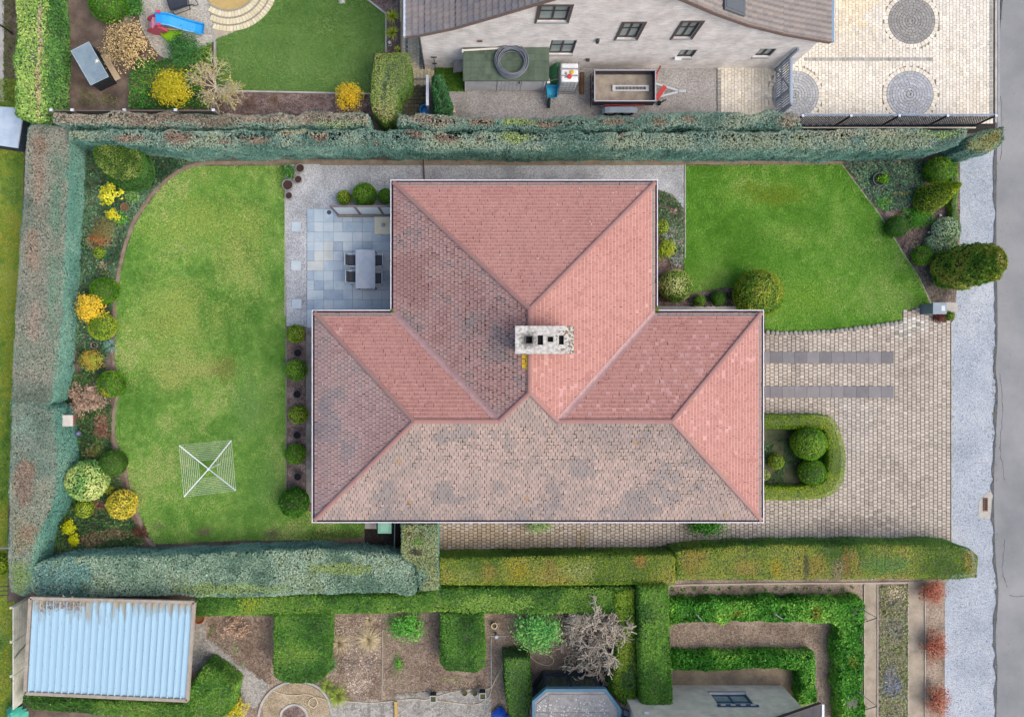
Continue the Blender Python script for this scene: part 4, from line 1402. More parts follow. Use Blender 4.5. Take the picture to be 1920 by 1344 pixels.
# chimney
ZC = 6.35
chim = MB()
cx0, cy1, _ = W(966, 611, ZC); cx1, cy0, _ = W(1076, 663.5, ZC)
base_c = ((cx0 + cx1) / 2, (cy0 + cy1) / 2)
chim.box(cx0 + .07, cx1 - .07, cy0 + .07, cy1 - .07, 4.4, ZC - .135)
chimney = chim.build('chimney', pm('chimney_brick', [C('#7d675c'), C('#917a6d')], scale=5, fine=(25, .2)), house)
def lichen_mat():
    m, nt, b = _new('lichen_concrete')
    N, L = nt.nodes, nt.links
    tc = N.new("ShaderNodeTexCoord")
    n1 = N.new("ShaderNodeTexNoise"); n1.inputs["Scale"].default_value = 9; n1.inputs["Detail"].default_value = 6
    n2 = N.new("ShaderNodeTexNoise"); n2.inputs["Scale"].default_value = 11; n2.inputs["Detail"].default_value = 7
    for n in (n1, n2): L.new(tc.outputs["Object"], n.inputs["Vector"])
    r1 = N.new("ShaderNodeValToRGB")
    r1.color_ramp.elements[0].position = .32; r1.color_ramp.elements[0].color = (*C('#a09c95'), 1)
    r1.color_ramp.elements[1].position = .62; r1.color_ramp.elements[1].color = (*C('#cfccc5'), 1)
    e = r1.color_ramp.elements.new(.48); e.color = (*C('#bdbab2'), 1)
    L.new(n1.outputs[0], r1.inputs[0])
    sx = N.new("ShaderNodeSeparateXYZ"); L.new(tc.outputs["Object"], sx.inputs[0])
    mr = N.new("ShaderNodeMapRange")
    bx = base_c[0] - ORG[house.name][0]
    mr.inputs[1].default_value = bx + .05; mr.inputs[2].default_value = bx + 1.05
    mr.inputs[3].default_value = -.20; mr.inputs[4].default_value = .03
    L.new(sx.outputs[0], mr.inputs[0])
    ad = N.new("ShaderNodeMath"); ad.operation = 'ADD'
    L.new(mr.outputs[0], ad.inputs[0]); L.new(n2.outputs[0], ad.inputs[1])
    r2 = N.new("ShaderNodeValToRGB")
    r2.color_ramp.elements[0].position = .50; r2.color_ramp.elements[0].color = (0, 0, 0, 1)
    r2.color_ramp.elements[1].position = .53; r2.color_ramp.elements[1].color = (1, 1, 1, 1)
    L.new(ad.outputs[0], r2.inputs[0])
    mx = N.new("ShaderNodeMix"); mx.data_type = 'RGBA'
    L.new(r2.outputs[0], mx.inputs[0]); L.new(r1.outputs[0], mx.inputs[6])
    mx.inputs[7].default_value = (*C('#7d6a48'), 1)
    # soot round the first flue
    vm = N.new("ShaderNodeVectorMath"); vm.operation = 'DISTANCE'
    f1 = W(991.5, 637, ZC)
    o_ = ORG[house.name]
    vm.inputs[1].default_value = (f1[0] - o_[0], f1[1] - o_[1], ZC)
    L.new(tc.outputs["Object"], vm.inputs[0])
    ms = N.new("ShaderNodeMapRange"); ms.inputs[1].default_value = .14; ms.inputs[2].default_value = .42; ms.inputs[3].default_value = .22; ms.inputs[4].default_value = 1
    ad2 = N.new("ShaderNodeMath"); ad2.operation = 'MULTIPLY_ADD'; ad2.inputs[1].default_value = .35; 
    L.new(n1.outputs[0], ad2.inputs[0]); 
    ad3 = N.new("ShaderNodeMath"); ad3.operation = 'ADD'; ad3.inputs[1].default_value = -.17
    L.new(vm.outputs["Value"], ad2.inputs[2]); L.new(ad2.outputs[0], ad3.inputs[0]); L.new(ad3.outputs[0], ms.inputs[0])
    m2 = N.new("ShaderNodeMix"); m2.data_type = 'RGBA'; m2.blend_type = 'MULTIPLY'; m2.inputs[0].default_value = 1
    L.new(mx.outputs[2], m2.inputs[6]); L.new(ms.outputs[0], m2.inputs[7])
    L.new(m2.outputs[2], b.inputs["Base Color"]); b.inputs["Roughness"].default_value = .95
    bp = N.new("ShaderNodeBump"); bp.inputs["Strength"].default_value = .3; bp.inputs["Distance"].default_value = .02
    L.new(n1.outputs[0], bp.inputs["Height"]); L.new(bp.outputs[0], b.inputs["Normal"])
    return m
LM = lichen_mat()
holes = [(984.5, 629, 999.5, 645), (1008, 628.5, 1018.5, 646.5), (1025, 629.5, 1039, 642.5), (1048, 628.7, 1057.3, 646)]
hw = []
for (a, b_, c_, d_) in holes:
    p, q = W(a, d_, ZC), W(c_, b_, ZC)
    hw.append((p[0], q[0], p[1], q[1]))
m = MB()
xs_ = [cx0] + [v for h_ in hw for v in h_[:2]] + [cx1]
zt, zb = ZC, ZC - .13
def slab_top(x0, x1, y0, y1): m.add([(x0, y0, zt), (x1, y0, zt), (x1, y1, zt), (x0, y1, zt)], [(0, 1, 2, 3)])
for i in range(0, len(xs_) - 1):
    x0, x1 = xs_[i], xs_[i + 1]
    if i % 2 == 0:
        slab_top(x0, x1, cy0, cy1)
    else:
        h_ = hw[i // 2]
        slab_top(x0, x1, cy0, h_[2]); slab_top(x0, x1, h_[3], cy1)
        m.add([(x0, h_[2], zt), (x1, h_[2], zt), (x1, h_[3], zt), (x0, h_[3], zt), (x0, h_[2], zb), (x1, h_[2], zb), (x1, h_[3], zb), (x0, h_[3], zb)], [(0, 1, 5, 4), (1, 2, 6, 5), (2, 3, 7, 6), (3, 0, 4, 7)])
m.add([(cx0, cy0, zb), (cx1, cy0, zb), (cx1, cy1, zb), (cx0, cy1, zb), (cx0, cy0, zt), (cx1, cy0, zt), (cx1, cy1, zt), (cx0, cy1, zt)], [(0, 1, 5, 4), (1, 2, 6, 5), (2, 3, 7, 6), (3, 0, 4, 7)])
m.build('cap', LM, chimney)
SOOTY_DEPTH = sm('sooty_depth', '#1b1a19', .95, k=.5)
for i, h_ in enumerate(hw):
    MB().box(h_[0] - .01, h_[1] + .01, h_[2] - .01, h_[3] + .01, ZC - .134, ZC - .128).build('flue', SOOTY_DEPTH, chimney)  # black plate below the rim, the opening's dark depth put into colour
    if i in (0, 2):
        f = MB()
        t_ = .032
        x0, x1, y0, y1 = h_
        zz = ZC + (.03 if i == 0 else .008)
        f.box(x0, x0 + t_, y0, y1, ZC - .13, zz); f.box(x1 - t_, x1, y0, y1, ZC - .13, zz)
        f.box(x0 + t_, x1 - t_, y0, y0 + t_, ZC - .13, zz - .001); f.box(x0 + t_, x1 - t_, y1 - t_, y1, ZC - .13, zz - .001)
        f.build('flue_liner', sm('flue_liner_%d' % i, '#5d5a57' if i == 0 else '#a5a29b', .9), chimney)
# stub of downpipe / pole by the north corner
pp = thing('drain_pole', W(796, 335, 0), 'thin dark red brown pole between the hedge and the roof corner', 'pole')
MB().tube([W(795.5, 336, .03), W(794.5, 312, .12), W(793, 292, .45)], .028, 8).build('shaft', sm('rust_pole', '#5d3434', .7), pp)
MB().tube([W(793, 292, .45), W(792.6, 290, .5)], .04, 8).build('pole_cap', sm('rust_pole', '#5d3434', .7), pp)

# ------------------------------------------------------------------ hedges
TEAL = PL('#4a7468', '#5f887b', '#749a8b', '#8aaa99')
TEALTOP = PL('#57796c', '#6f8d7f', '#869d8c', '#9aa892', '#8f9c80')
BROWNTOP = PL('#72675a', '#897c6c', '#9e907f', '#aa9d8b', '#8a8b75')
DEAD = PL('#7a695b', '#8f7d6d', '#a19080')
GREYTOP = PL('#6a7868', '#7f887a', '#8f8f82', '#9b998a', '#778a78')
LAUREL = PL('#3f6a2c', '#5b8a3c', '#7fa252', '#a3b868')
YEW = PL('#315a1c', '#47762a', '#608c34', '#7a9c3e')
BOX = PL('#386a0c', '#4b8212', '#64981c', '#7fa828')
BOXY = PL('#5a7e10', '#74981a', '#92ac28', '#a8b83c')
GOLDH = PL('#4c7018', '#668424', '#7f9430', '#98a03e', '#a39a42')
ORNG = PL('#94903a', '#a0943c', '#988638', '#8a8e38')

hedge('tall blue green conifer hedge with brown top along the yard, behind the garden', [(100, 212), (250, 208), (400, 213), (560, 211), (690, 212), (693, 237), (560, 236), (400, 238), (250, 236), (100, 232)], 2.1, BROWNTOP, TEAL, seed=101, warp=.16, wscale=1.5, relief=.10, dens=860, nsc=.8,
      patches=[(500, 233, 60, 4, TEALTOP), (200, 232, 60, 5, TEALTOP), (330, 232, 40, 4, TEALTOP), (640, 232, 60, 5, PL('#7f9468', '#9aa87c'))])
hedge('tall hedge row with brown and teal top beside the trailer yard', [(745, 216), (820, 214), (900, 220), (1050, 220), (1180, 217), (1260, 210), (1440, 210), (1495, 214), (1502, 240), (1400, 240), (1300, 241), (1150, 240), (1000, 242), (900, 241), (800, 240), (745, 238)], 2.1, TEALTOP, TEAL, seed=111, warp=.18, wscale=1.6, relief=.12, dens=860, twarp=-.15,
      patches=[(810, 222, 70, 12, BROWNTOP), (900, 226, 30, 7, DEAD), (1020, 230, 40, 6, DEAD), (1150, 228, 25, 7, DEAD), (1240, 228, 16, 8, DEAD), (1290, 226, 12, 7, DEAD), (1480, 226, 24, 14, BROWNTOP), (960, 228, 40, 9, PL('#7f9a5c', '#a3b074'))])
hedge('long blue green conifer hedge that closes the garden to the north', [(128, 246), (128, 262), (180, 262), (240, 268), (300, 276), (345, 279), (500, 277), (700, 277), (900, 280), (1100, 280), (1300, 280), (1450, 279), (1600, 281), (1720, 280), (1800, 272), (1816, 258), (1812, 242), (1700, 241), (1600, 240), (1510, 243), (1450, 246), (1300, 246), (1150, 247), (1000, 247), (850, 246), (700, 242), (560, 241), (400, 244), (250, 241)], 2.15, TEALTOP, TEAL, seed=121, warp=.13, wscale=1.6, relief=.10, rnd=.2, batter=-.10, dens=860, nsc=.8, twarp=-.05,
      patches=[(330, 258, 34, 12, DEAD), (420, 266, 18, 6, DEAD), (480, 262, 26, 7, DEAD), (250, 258, 30, 6, DEAD), (600, 258, 20, 10, DEAD), (705, 272, 6, 5, DEAD), (780, 250, 18, 10, DEAD), (830, 256, 24, 9, DEAD), (900, 262, 12, 5, DEAD), (1165, 252, 10, 5, DEAD), (560, 248, 60, 4, PL('#a39c7a', '#b5ac8c')), (965, 255, 36, 10, PL('#7f9a5c', '#a3b074')), (1620, 249, 110, 8, PL('#97a084', '#b3b59a', '#8f8a70')), (1770, 250, 30, 10, PL('#8da860', '#a8b878'))])
hedge('conifer hedge end with olive tip hanging over the gravel verge', [(1826, 252), (1850, 240), (1888, 236), (1890, 262), (1880, 276), (1850, 284), (1815, 282), (1812, 268)], 2.1, PL('#5c8474', '#7f9c80', '#8f9862', '#8f8a52'), TEAL, seed=131, warp=.14, rnd=.25, relief=.12, batter=-.12,
      patches=[(1872, 250, 16, 14, PL('#7a7a34', '#918e48', '#8d7a4c'))])
hedge('broad grey brown topped hedge between the west lawn and the flower border', [(58, 230), (126, 236), (130, 262), (127, 330), (121, 450), (115, 560), (110, 640), (104, 700), (97, 750), (70, 778), (19, 780), (24, 640), (34, 480), (44, 330), (50, 240)], 1.65, GREYTOP, PL('#4f8074', '#669486', '#7fa495'), seed=141, warp=.06, rnd=.16, batter=-.18, dens=1300, nsc=.5,
      patches=[(75, 270, 16, 40, DEAD), (72, 350, 13, 50, PL('#8e8070', '#a39684')), (62, 470, 14, 40, PL('#8e8070', '#a39684')), (62, 600, 10, 40, PL('#968a7c', '#a89c8e')), (105, 400, 14, 90, PL('#67846f', '#7f9884')), (98, 560, 12, 80, PL('#6f8a76', '#87a08c'))])
hedge('grey green hedge whose brown stretch bulges beside the white nesting box', [(97, 768), (101, 800), (107, 840), (108, 880), (104, 925), (92, 962), (70, 996), (58, 1040), (52, 1100), (40, 1118), (16, 1112), (12, 1060), (14, 960), (17, 860), (20, 752), (66, 754)], 1.72, PL('#6a7f70', '#7f9082', '#939b8a', '#8f907c'), PL('#4a7c70', '#5f9082', '#7aa292'), seed=151, warp=.09, rnd=.2, batter=.02, dens=1300, nsc=.6,
      patches=[(45, 890, 18, 60, DEAD), (48, 800, 22, 26, PL('#7a9282', '#8fa494')), (40, 1010, 26, 36, PL('#8a8068', '#a0957c', '#7f8a62')), (38, 1080, 26, 36, PL('#64864e', '#84a062', '#8f9a70')), (60, 1000, 20, 18, PL('#8a7a66', '#9d8f78'))])
hedge('loose bright green laurel hedge along the west pavement', [(28, -90), (82, -90), (86, 60), (87, 222), (66, 228), (26, 214), (24, 110)], 1.8, PL('#5f8a3c', '#86a852', '#a8bc66', '#7a9c4a'), PL('#33602a', '#4f7d3a', '#6f9650'), seed=161, warp=.12, rnd=.25, relief=.12, leaf=.11, dens=480, aspect=.55,
      patches=[(74, 40, 5, 60, PL('#a3947c', '#b8a68c')), (73, 150, 5, 70, PL('#9c9468', '#b3a878'))])
hedge('thick grey green clipped hedge above the blue metal shed', smooth_px([(56, 1078), (74, 1054), (130, 1044), (250, 1042), (400, 1038), (560, 1030), (690, 1036), (758, 1044), (778, 1062), (780, 1100), (768, 1116), (700, 1110), (560, 1116), (420, 1121), (300, 1116), (150, 1121), (70, 1118)], 3, True), 1.5, PL('#5c7a66', '#728f78', '#8aa48c', '#a0b49c', '#7f9472'), TEAL, seed=171, warp=.06, rnd=.14, relief=.07, leaf=.10, dens=820, batter=-.05, aspect=.4, nsc=.9,
      patches=[(110, 1085, 60, 36, PL('#4f7a72', '#6a9288', '#86aaa0')), (640, 1065, 60, 10, PL('#7f9458', '#8fa468')), (420, 1105, 120, 10, PL('#7a9458', '#92a870'))])
hedge('variegated olive hedge block with holes at the house corner', [(752, 982), (821, 982), (823, 1104), (786, 1108), (779, 1060), (752, 1045)], 1.6, PL('#7a8a5c', '#8f9a64', '#98a070', '#7f9a78'), PL('#5c8474', '#74988a'), seed=181, warp=.06, rnd=.12, relief=.06, dens=860,
      patches=[(778, 1035, 12, 6, PL('#3f3a30', '#5a4f40')), (790, 1000, 6, 5, PL('#5a4a3c', '#6f5c48')), (768, 1000, 5, 4, PL('#5a4a3c', '#6f5c48')), (785, 1012, 12, 10, PL('#5f8040', '#77964c')), (790, 1080, 14, 20, PL('#6f8f78', '#84a088'))])
hedge('yellow green clipped yew hedge along the narrow driveway', [(823, 1046), (1040, 1043), (1262, 1040), (1268, 1050), (1267, 1096), (1040, 1098), (823, 1097)], 1.3, GOLDH, YEW, seed=191, warp=.04, rnd=.10, relief=.04, leaf=.06, dens=1300, nsc=.45,
      patches=[(970, 1066, 22, 24, PL('#8f9418', '#a39a24', '#b0a030')), (915, 1072, 16, 18, ORNG), (1030, 1068, 12, 20, PL('#a08a3a', '#8f9440')), (1200, 1052, 12, 16, PL('#a3803c', '#94883a')), (1090, 1072, 30, 18, PL('#8fa050', '#a0a85c')), (870, 1080, 20, 14, PL('#7f9a44', '#98a04c'))])
hedge('clipped hedge with rusty orange bands running out to the verge', [(1267, 1034), (1330, 1028), (1450, 1022), (1640, 1022), (1770, 1021), (1820, 1030), (1836, 1044), (1834, 1084), (1700, 1086), (1500, 1087), (1268, 1087)], 1.3, GOLDH, YEW, seed=201, warp=.05, rnd=.14, relief=.04, leaf=.06, dens=1300, nsc=.5, twarp=-.1,
      patches=[(1300, 1050, 20, 26, ORNG), (1395, 1062, 26, 18, PL('#a8943c', '#9c9a4c')), (1532, 1060, 20, 26, ORNG), (1587, 1060, 9, 28, PL('#947c3a', '#8a7436')), (1605, 1055, 9, 28, ORNG), (1512, 1062, 6, 28, PL('#5a5a34', '#6a6840')), (1455, 1065, 10, 18, PL('#a09418', '#b0a428')), (1820, 1052, 14, 28, ORNG), (1570, 1070, 12, 24, PL('#8f8458', '#a0946a')), (1660, 1060, 40, 20, PL('#5f8a3a', '#7a9c4c'))])
hedge('dark green fastigiate hedge strip that runs behind the south gardens', [(366, 1112), (420, 1116), (560, 1116), (770, 1117), (823, 1102), (1185, 1102), (1192, 1150), (1090, 1152), (820, 1148), (620, 1152), (366, 1156)], 1.15, YEW, YEW, seed=211, warp=.06, rnd=.15, relief=.08, leaf=.11, dens=900, aspect=.32, nsc=.8, patches=[(470, 1130, 20, 22, PL('#7f9a2c', '#98a83c')), (930, 1130, 60, 16, PL('#6f9a3a', '#8fac50'))])
SL = dict(leaf=.11, aspect=.3, warp=.07, rnd=.2, relief=.10, dens=900)
hedge('large dark green clipped block hedge beside the flagged path', [(510, 1150), (618, 1150), (616, 1230), (612, 1268), (590, 1282), (530, 1280), (512, 1268)], 1.2, PL('#2f5a1c', '#447428', '#5a8a32', '#74983c'), YEW, seed=221, **SL)
hedge('square dark green block hedge south of the yellow green hedge', [(826, 1150), (907, 1148), (908, 1250), (895, 1260), (835, 1258), (826, 1246)], 1.2, PL('#2f5a1c', '#447428', '#5a8a32', '#6a9038'), YEW, seed=231, **SL)
hedge('narrow smooth clipped hedge beside the bay window', [(946, 1234), (994, 1234), (997, 1300), (992, 1345), (955, 1345), (947, 1300)], 1.25, PL('#3f7020', '#558a2a', '#6a9a34', '#5f8028'), PL('#24481a', '#335c22'), seed=241, warp=.03, rnd=.12, relief=.04, leaf=.06, dens=900)
hedge('yellow tinged yew hedge bordering the contorted shrub', [(1150, 1106), (1190, 1104), (1194, 1200), (1194, 1318), (1170, 1322), (1146, 1300), (1152, 1240), (1160, 1200), (1154, 1150)], 1.25, PL('#4f7a20', '#6f922a', '#8fa434', '#557a30'), YEW, seed=251, **SL)
hedge('tall dense green hedge column against the beige gable', [(1199, 1100), (1254, 1100), (1258, 1200), (1262, 1328), (1204, 1332), (1198, 1220)], 1.7, PL('#3a6a24', '#568a30', '#74a03c', '#43702c'), YEW, seed=261, **SL)
hedge('green hedge squeezed between the blue shed and the teal fabric', [(42, 1292), (90, 1308), (350, 1318), (358, 1344), (300, 1350), (60, 1330), (40, 1318)], 1.3, YEW, YEW, seed=271, **SL)
hedge('dome shaped green hedge block beside the flagged path end', [(352, 1290), (384, 1246), (412, 1262), (441, 1288), (434, 1330), (410, 1350), (352, 1350)], 1.15, PL('#3a6a22', '#52842c', '#6f9838', '#2f5a24'), YEW, seed=281, **SL)
LL = dict(leaf=.13, aspect=.5, warp=.14, wscale=1.8, rnd=.22, relief=.16, dens=860, jit=.6)
LAUR2 = PL('#2f6a1a', '#488a28', '#68a238', '#8cb84c')
hedge('angled glossy laurel hedge framing the outer vegetable bed', [(1258, 1128), (1616, 1124), (1622, 1150), (1622, 1360), (1574, 1360), (1572, 1172), (1500, 1166), (1258, 1170)], .75, LAUR2, LAUR2, seed=291, patches=[(1380, 1152, 16, 8, PL('#6a7a24', '#7f8a30')), (1530, 1150, 10, 12, PL('#6a7a24', '#7f8a30')), (1600, 1240, 10, 14, PL('#5a7a20', '#6f8a2c'))], **LL)
hedge('inner angled laurel hedge below the bare vegetable bed', [(1258, 1230), (1400, 1226), (1528, 1226), (1532, 1320), (1502, 1322), (1498, 1256), (1258, 1258)], .7, LAUR2, LAUR2, seed=301, **LL)
hedge('low box hedge curving round the driveway island', smooth_px([(1422, 779), (1480, 778), (1542, 779), (1564, 787), (1578, 815), (1586, 855), (1583, 895), (1570, 920), (1545, 934), (1490, 938), (1422, 938)], 3) + smooth_px([(1422, 912), (1480, 913), (1532, 908), (1549, 893), (1554, 850), (1549, 815), (1536, 803), (1480, 804), (1422, 804)], 3), .62, PL('#6c8c0c', '#86a014', '#9aae20', '#78980f'), PL('#46760a', '#5f9012'), seed=311, warp=.02, rnd=.10, relief=.03, leaf=.05, dens=1200, nsc=.6)
hedge('clipped L shaped green block with a dark split along its top', [(702, 98), (764, 97), (769, 112), (770, 150), (747, 174), (746, 202), (738, 222), (720, 230), (697, 208), (693, 180), (698, 130)], 1.7, PL('#6f8a3c', '#849a48', '#98a858', '#a39c5c'), PL('#4f7430', '#688a3e'), seed=321, warp=.03, rnd=.18, relief=.05, leaf=.06, dens=850,
      patches=[(740, 122, 5, 3, PL('#2f4a24', '#4a6a34')), (728, 140, 4, 16, PL('#243a1c', '#47703a', '#5f9050')), (722, 165, 4, 18, PL('#243a1c', '#47703a')), (717, 185, 3, 8, PL('#2f4a24', '#4a6a34'))])
hedge('dark glossy ivy clad fence end beside the grass patch', [(810, 140), (826, 138), (838, 160), (846, 190), (842, 213), (814, 214)], 1.5, PL('#2f5a30', '#4a7a48', '#6a9462', '#a4b898'), PL('#2f5a38', '#4a7a50'), seed=331, **dict(LL, dens=520, warp=.08), name='ivy', cat='ivy')
hedge('low scalloped box edging between the front bed and the gravel', smooth_px([(1788, 302), (1797, 303), (1799, 325), (1796, 340), (1800, 356), (1795, 380), (1798, 400), (1800, 425), (1797, 450), (1798, 466), (1788, 468), (1785, 430), (1787, 400), (1784, 380), (1789, 350)], 3, True), .45, BOX, BOX, seed=341, warp=.06, wscale=2.5, rnd=.12, leaf=.05, dens=1000)

# ------------------------------------------------------------------ clipped balls and cones
G1 = 'clipped box balls'
for (px, py, r, l, pal) in (
    (554, 626, 17, 'clipped box ball at the gravel end of the bark strip', BOXY),
    (555.5, 694, 20, 'second clipped box ball from the gravel in the bark strip', BOX),
    (559, 777, 17.5, 'third clipped box ball in the bark strip, close to the wall', BOXY),
    (554, 851, 19, 'fourth clipped box ball in the bark strip, darkest of the row', BOX),
    (187, 474, 10.5, 'small bright clipped ball in the border below the brown shrubs', BOXY),
    (196, 545, 25, 'clipped box ball just above the yellow forsythia', BOX),
    (192, 612, 25, 'clipped box ball just below the yellow forsythia', BOXY),
    (209, 720, 24.5, 'clipped box ball with a few yellow leaves beside the dry hydrangea', BOX),
    (213, 868, 24, 'dark clipped ball touching the lawn above the yellow shrub', PL('#2f5a10', '#3f6f18', '#52802a')),
    (159, 953, 16.5, 'bright clipped ball below the pale leafy ball', BOXY),
    (645, 371, 13.5, 'yellowish clipped ball at the end of the glass screen', BOXY),
    (684, 366, 22.5, 'large clipped ball behind the glass screen', BOX),
    (723, 368, 14, 'clipped ball behind the glass screen, half under the roof edge', BOX),
    (1516, 831, 31, 'biggest box ball inside the driveway island', BOX),
    (1522, 885, 24.5, 'second box ball inside the driveway island', BOX),
    (1455, 865, 14, 'smallest box ball inside the driveway island', BOXY),
    (1312, 564, 10, 'tiny box ball in the corner bed by the house', BOX),
    (1347, 559, 14, 'small dark box ball in the corner bed by the house', PL('#2f5f10', '#43781a', '#558a22')),
    (1681, 425, 20, 'dark round box ball on the lawn side of the front bed', PL('#245a10', '#37701a', '#4a8424')),
    (1729, 480, 18, 'round box ball beside the big columnar thuja', BOX),
    (1760, 320, 25, 'egg shaped box ball in the corner of the front bed', BOX),
    (1780, 592, 8.5, 'tiny box ball beside the letterbox', BOXY),
    (1240, 425, 13, 'box ball half hidden by the east eaves', BOXY),
    (1433, 890, 10, 'pale round shrub half under the east eaves in the island', PL('#7f9a3a', '#a3b45c')),
):
    ball(l, px, py, r, pal, group=G1, patches=[(203, 735, 8, 6, PL('#b0a428', '#c4b434'))] if py == 720 else ())
ball('ball of pale variegated leaves in the west border', 164, 900, 37, PL('#4f8a4a', '#7aa85c', '#a8c06a', '#c4cc84'), leaf=.11, dens=650, name='variegated_shrub', lump=.05, jit=.7)
ball('variegated holly ball against the east eaves', 1266, 536, 30, PL('#4f7a2a', '#7a9c3c', '#b0bc6a', '#d0d490'), leaf=.08, dens=800, name='variegated_shrub')
ball('large golden green privet ball at the house corner', 1421, 551, 45, PL('#4a7a14', '#6f9220', '#8fa030', '#a8a83c'), leaf=.075, dens=800, name='privet_ball', squash=.9, lump=.03)
ball('leafy dark green shrub at the southwest house corner', 552, 941, 27, PL('#234f0e', '#356a16', '#4f8422'), leaf=.10, dens=600, lump=.12, jit=.8, name='shrub')
for (px, py, r, l) in ((1773, 433, 25, 'largest silvery green hebe cushion in the front bed'), (1750, 458, 16.5, 'silvery green hebe cushion nearest the lawn'), (1778, 462, 13.5, 'smallest silvery green hebe cushion beside the thuja')):
    ball(l, px, py, r, PL('#6f9468', '#8fae84', '#aec4a0', '#c4d2b4'), leaf=.07, dens=800, lump=.10, name='hebe', group='silvery hebe cushions', squash=.75)

# the big clipped yew drum, columnar thuja, golden cone
def loft_plant(label, name, rings, pal, leaf=.07, dens=800, seed=1, topfill=True, lump=.06, patches=(), jit=.5, aspect=.4, toppal=None, strands=False):
    """rings: (cx, cy, rx, ry, rot, z) in metres, bottom to top"""
    t = thing(name, (rings[0][0], rings[0][1], 0), label, 'shrub' if name != 'thuja' else 'tree')
    def at(u, th, k=1.0):
        u = np.asarray(u) * (len(rings) - 1)
        i = np.minimum(u.astype(int), len(rings) - 2)
        f = (u - i)[:, None]
        R_ = np.array(rings)
        q = R_[i] * (1 - f) + R_[i + 1] * f
        lp = 1 + lump * 2 * (fbm(np.c_[np.cos(th) * 2, np.sin(th) * 2, q[:, 5] * 1.5], 1.4, seed, 3) - .5)
        x, y = q[:, 2] * np.cos(th) * lp * k, q[:, 3] * np.sin(th) * lp * k
        c, s = np.cos(q[:, 4]), np.sin(q[:, 4])
        return np.c_[q[:, 0] + x * c - y * s, q[:, 1] + x * s + y * c, q[:, 5]]
    A = sum(2 * math.pi * max(a[2], a[3]) * math.hypot(b[5] - a[5], a[2] - b[2]) for a, b in zip(rings[:-1], rings[1:]))
    n = int(A * dens)
    u, th = RNG.random(n), RNG.random(n) * 2 * np.pi
    P_ = at(u, th) + RNG.normal(0, .015, (n, 3))
    c0 = at(u, th, .5)
    nn = P_ - c0
    nn /= np.linalg.norm(nn, axis=1)[:, None] + 1e-9
    nn[:, 2] += .25
    tt = .5 + (fbm(P_, 1.6, seed + 3, 3) - .5) * 1.8 + RNG.normal(0, .18, n)
    col = pal_pick(pal, tt)
    if topfill:
        a = rings[-1]
        m_ = int(math.pi * a[2] * a[3] * dens)
        k = np.sqrt(RNG.random(m_))
        th2 = RNG.random(m_) * 2 * np.pi
        Q = at(np.ones(m_) * .9999, th2, k)
        Q[:, 2] += .06 * (1 - k) + .05 * (fbm(Q, 2, seed + 8, 2) - .5)
        P_ = np.concatenate([P_, Q]); nn = np.concatenate([nn, np.tile([0., 0., 1.], (m_, 1))])
        col = np.concatenate([col, pal_pick(toppal or pal, .5 + (fbm(Q, 2.2, seed + 9, 3) - .5) * 2 + RNG.normal(0, .2, m_))])
    ns, nr = 28, len(rings) * 4
    V = [at(np.full(ns, min(j / (nr - 1), .9999)), np.linspace(0, 2 * np.pi, ns, endpoint=False), .93) for j in range(nr)]
    Fs = [(j * ns + i, j * ns + (i + 1) % ns, (j + 1) * ns + (i + 1) % ns, (j + 1) * ns + i) for j in range(nr - 1) for i in range(ns)] + [tuple((nr - 1) * ns + i for i in range(ns))]
    MB().add(np.concatenate(V) - np.array([0, 0, .03]), Fs).build('branches', sm('shrub_wood_3d4426', '#3d4426', .95, k=.7, var=.3, vs=9.0), t)
    leaves('foliage', P_, nn, leaf, jcol(col), LEAF, t, aspect=aspect, jit=jit)
    return t
def ring_px(px, py, rx, ry, rot, z):
    x, y, _ = W(px, py, z)
    return (x, y, ML(rx, z), ML(ry, z), rot, z)
loft_plant('big clipped yew drum in the corner of the hedges', 'clipped_yew', [ring_px(243, 318, 48, 40, -.5, 0), ring_px(240, 314, 52, 41, -.5, .35), ring_px(228, 304, 52, 38, -.55, 1.1), ring_px(222, 299, 50, 36, -.55, 1.3)], PL('#2f5a24', '#436f30', '#527f3a'), seed=401, toppal=PL('#3f5f1c', '#56762a', '#728a3c', '#8f9c54'), lump=.03, leaf=.075, dens=900)
loft_plant('tall columnar thuja with olive brown flank leaning out over the verge', 'thuja', [ring_px(1776, 508, 26, 28, 0, 0), ring_px(1785, 506, 38, 36, 0, .5), ring_px(1815, 498, 42, 38, 0, 1.7), ring_px(1845, 493, 36, 36, 0, 2.8), ring_px(1868, 490, 20, 27, 0, 3.5), ring_px(1876, 489, 8, 16, 0, 3.75)], PL('#3a661a', '#567e26', '#7a9632', '#a0a040', '#6a7030'), seed=411, lump=.24, leaf=.12, dens=700, aspect=.35, toppal=PL('#7a7a30', '#8f8c44'))
loft_plant('golden green conical thuja with a pointed tip in the front bed', 'thuja', [ring_px(1735, 377, 20, 22, .2, 0), ring_px(1738, 374, 25, 25, .2, .3), ring_px(1760, 364, 22, 22, .2, 1.0), ring_px(1780, 354, 13, 13, .2, 1.6), ring_px(1800, 346, 3, 3, .2, 2.1)], PL('#4f8010', '#74981a', '#94ac28', '#a8b434'), seed=421, lump=.10, leaf=.07, dens=900, aspect=.35)

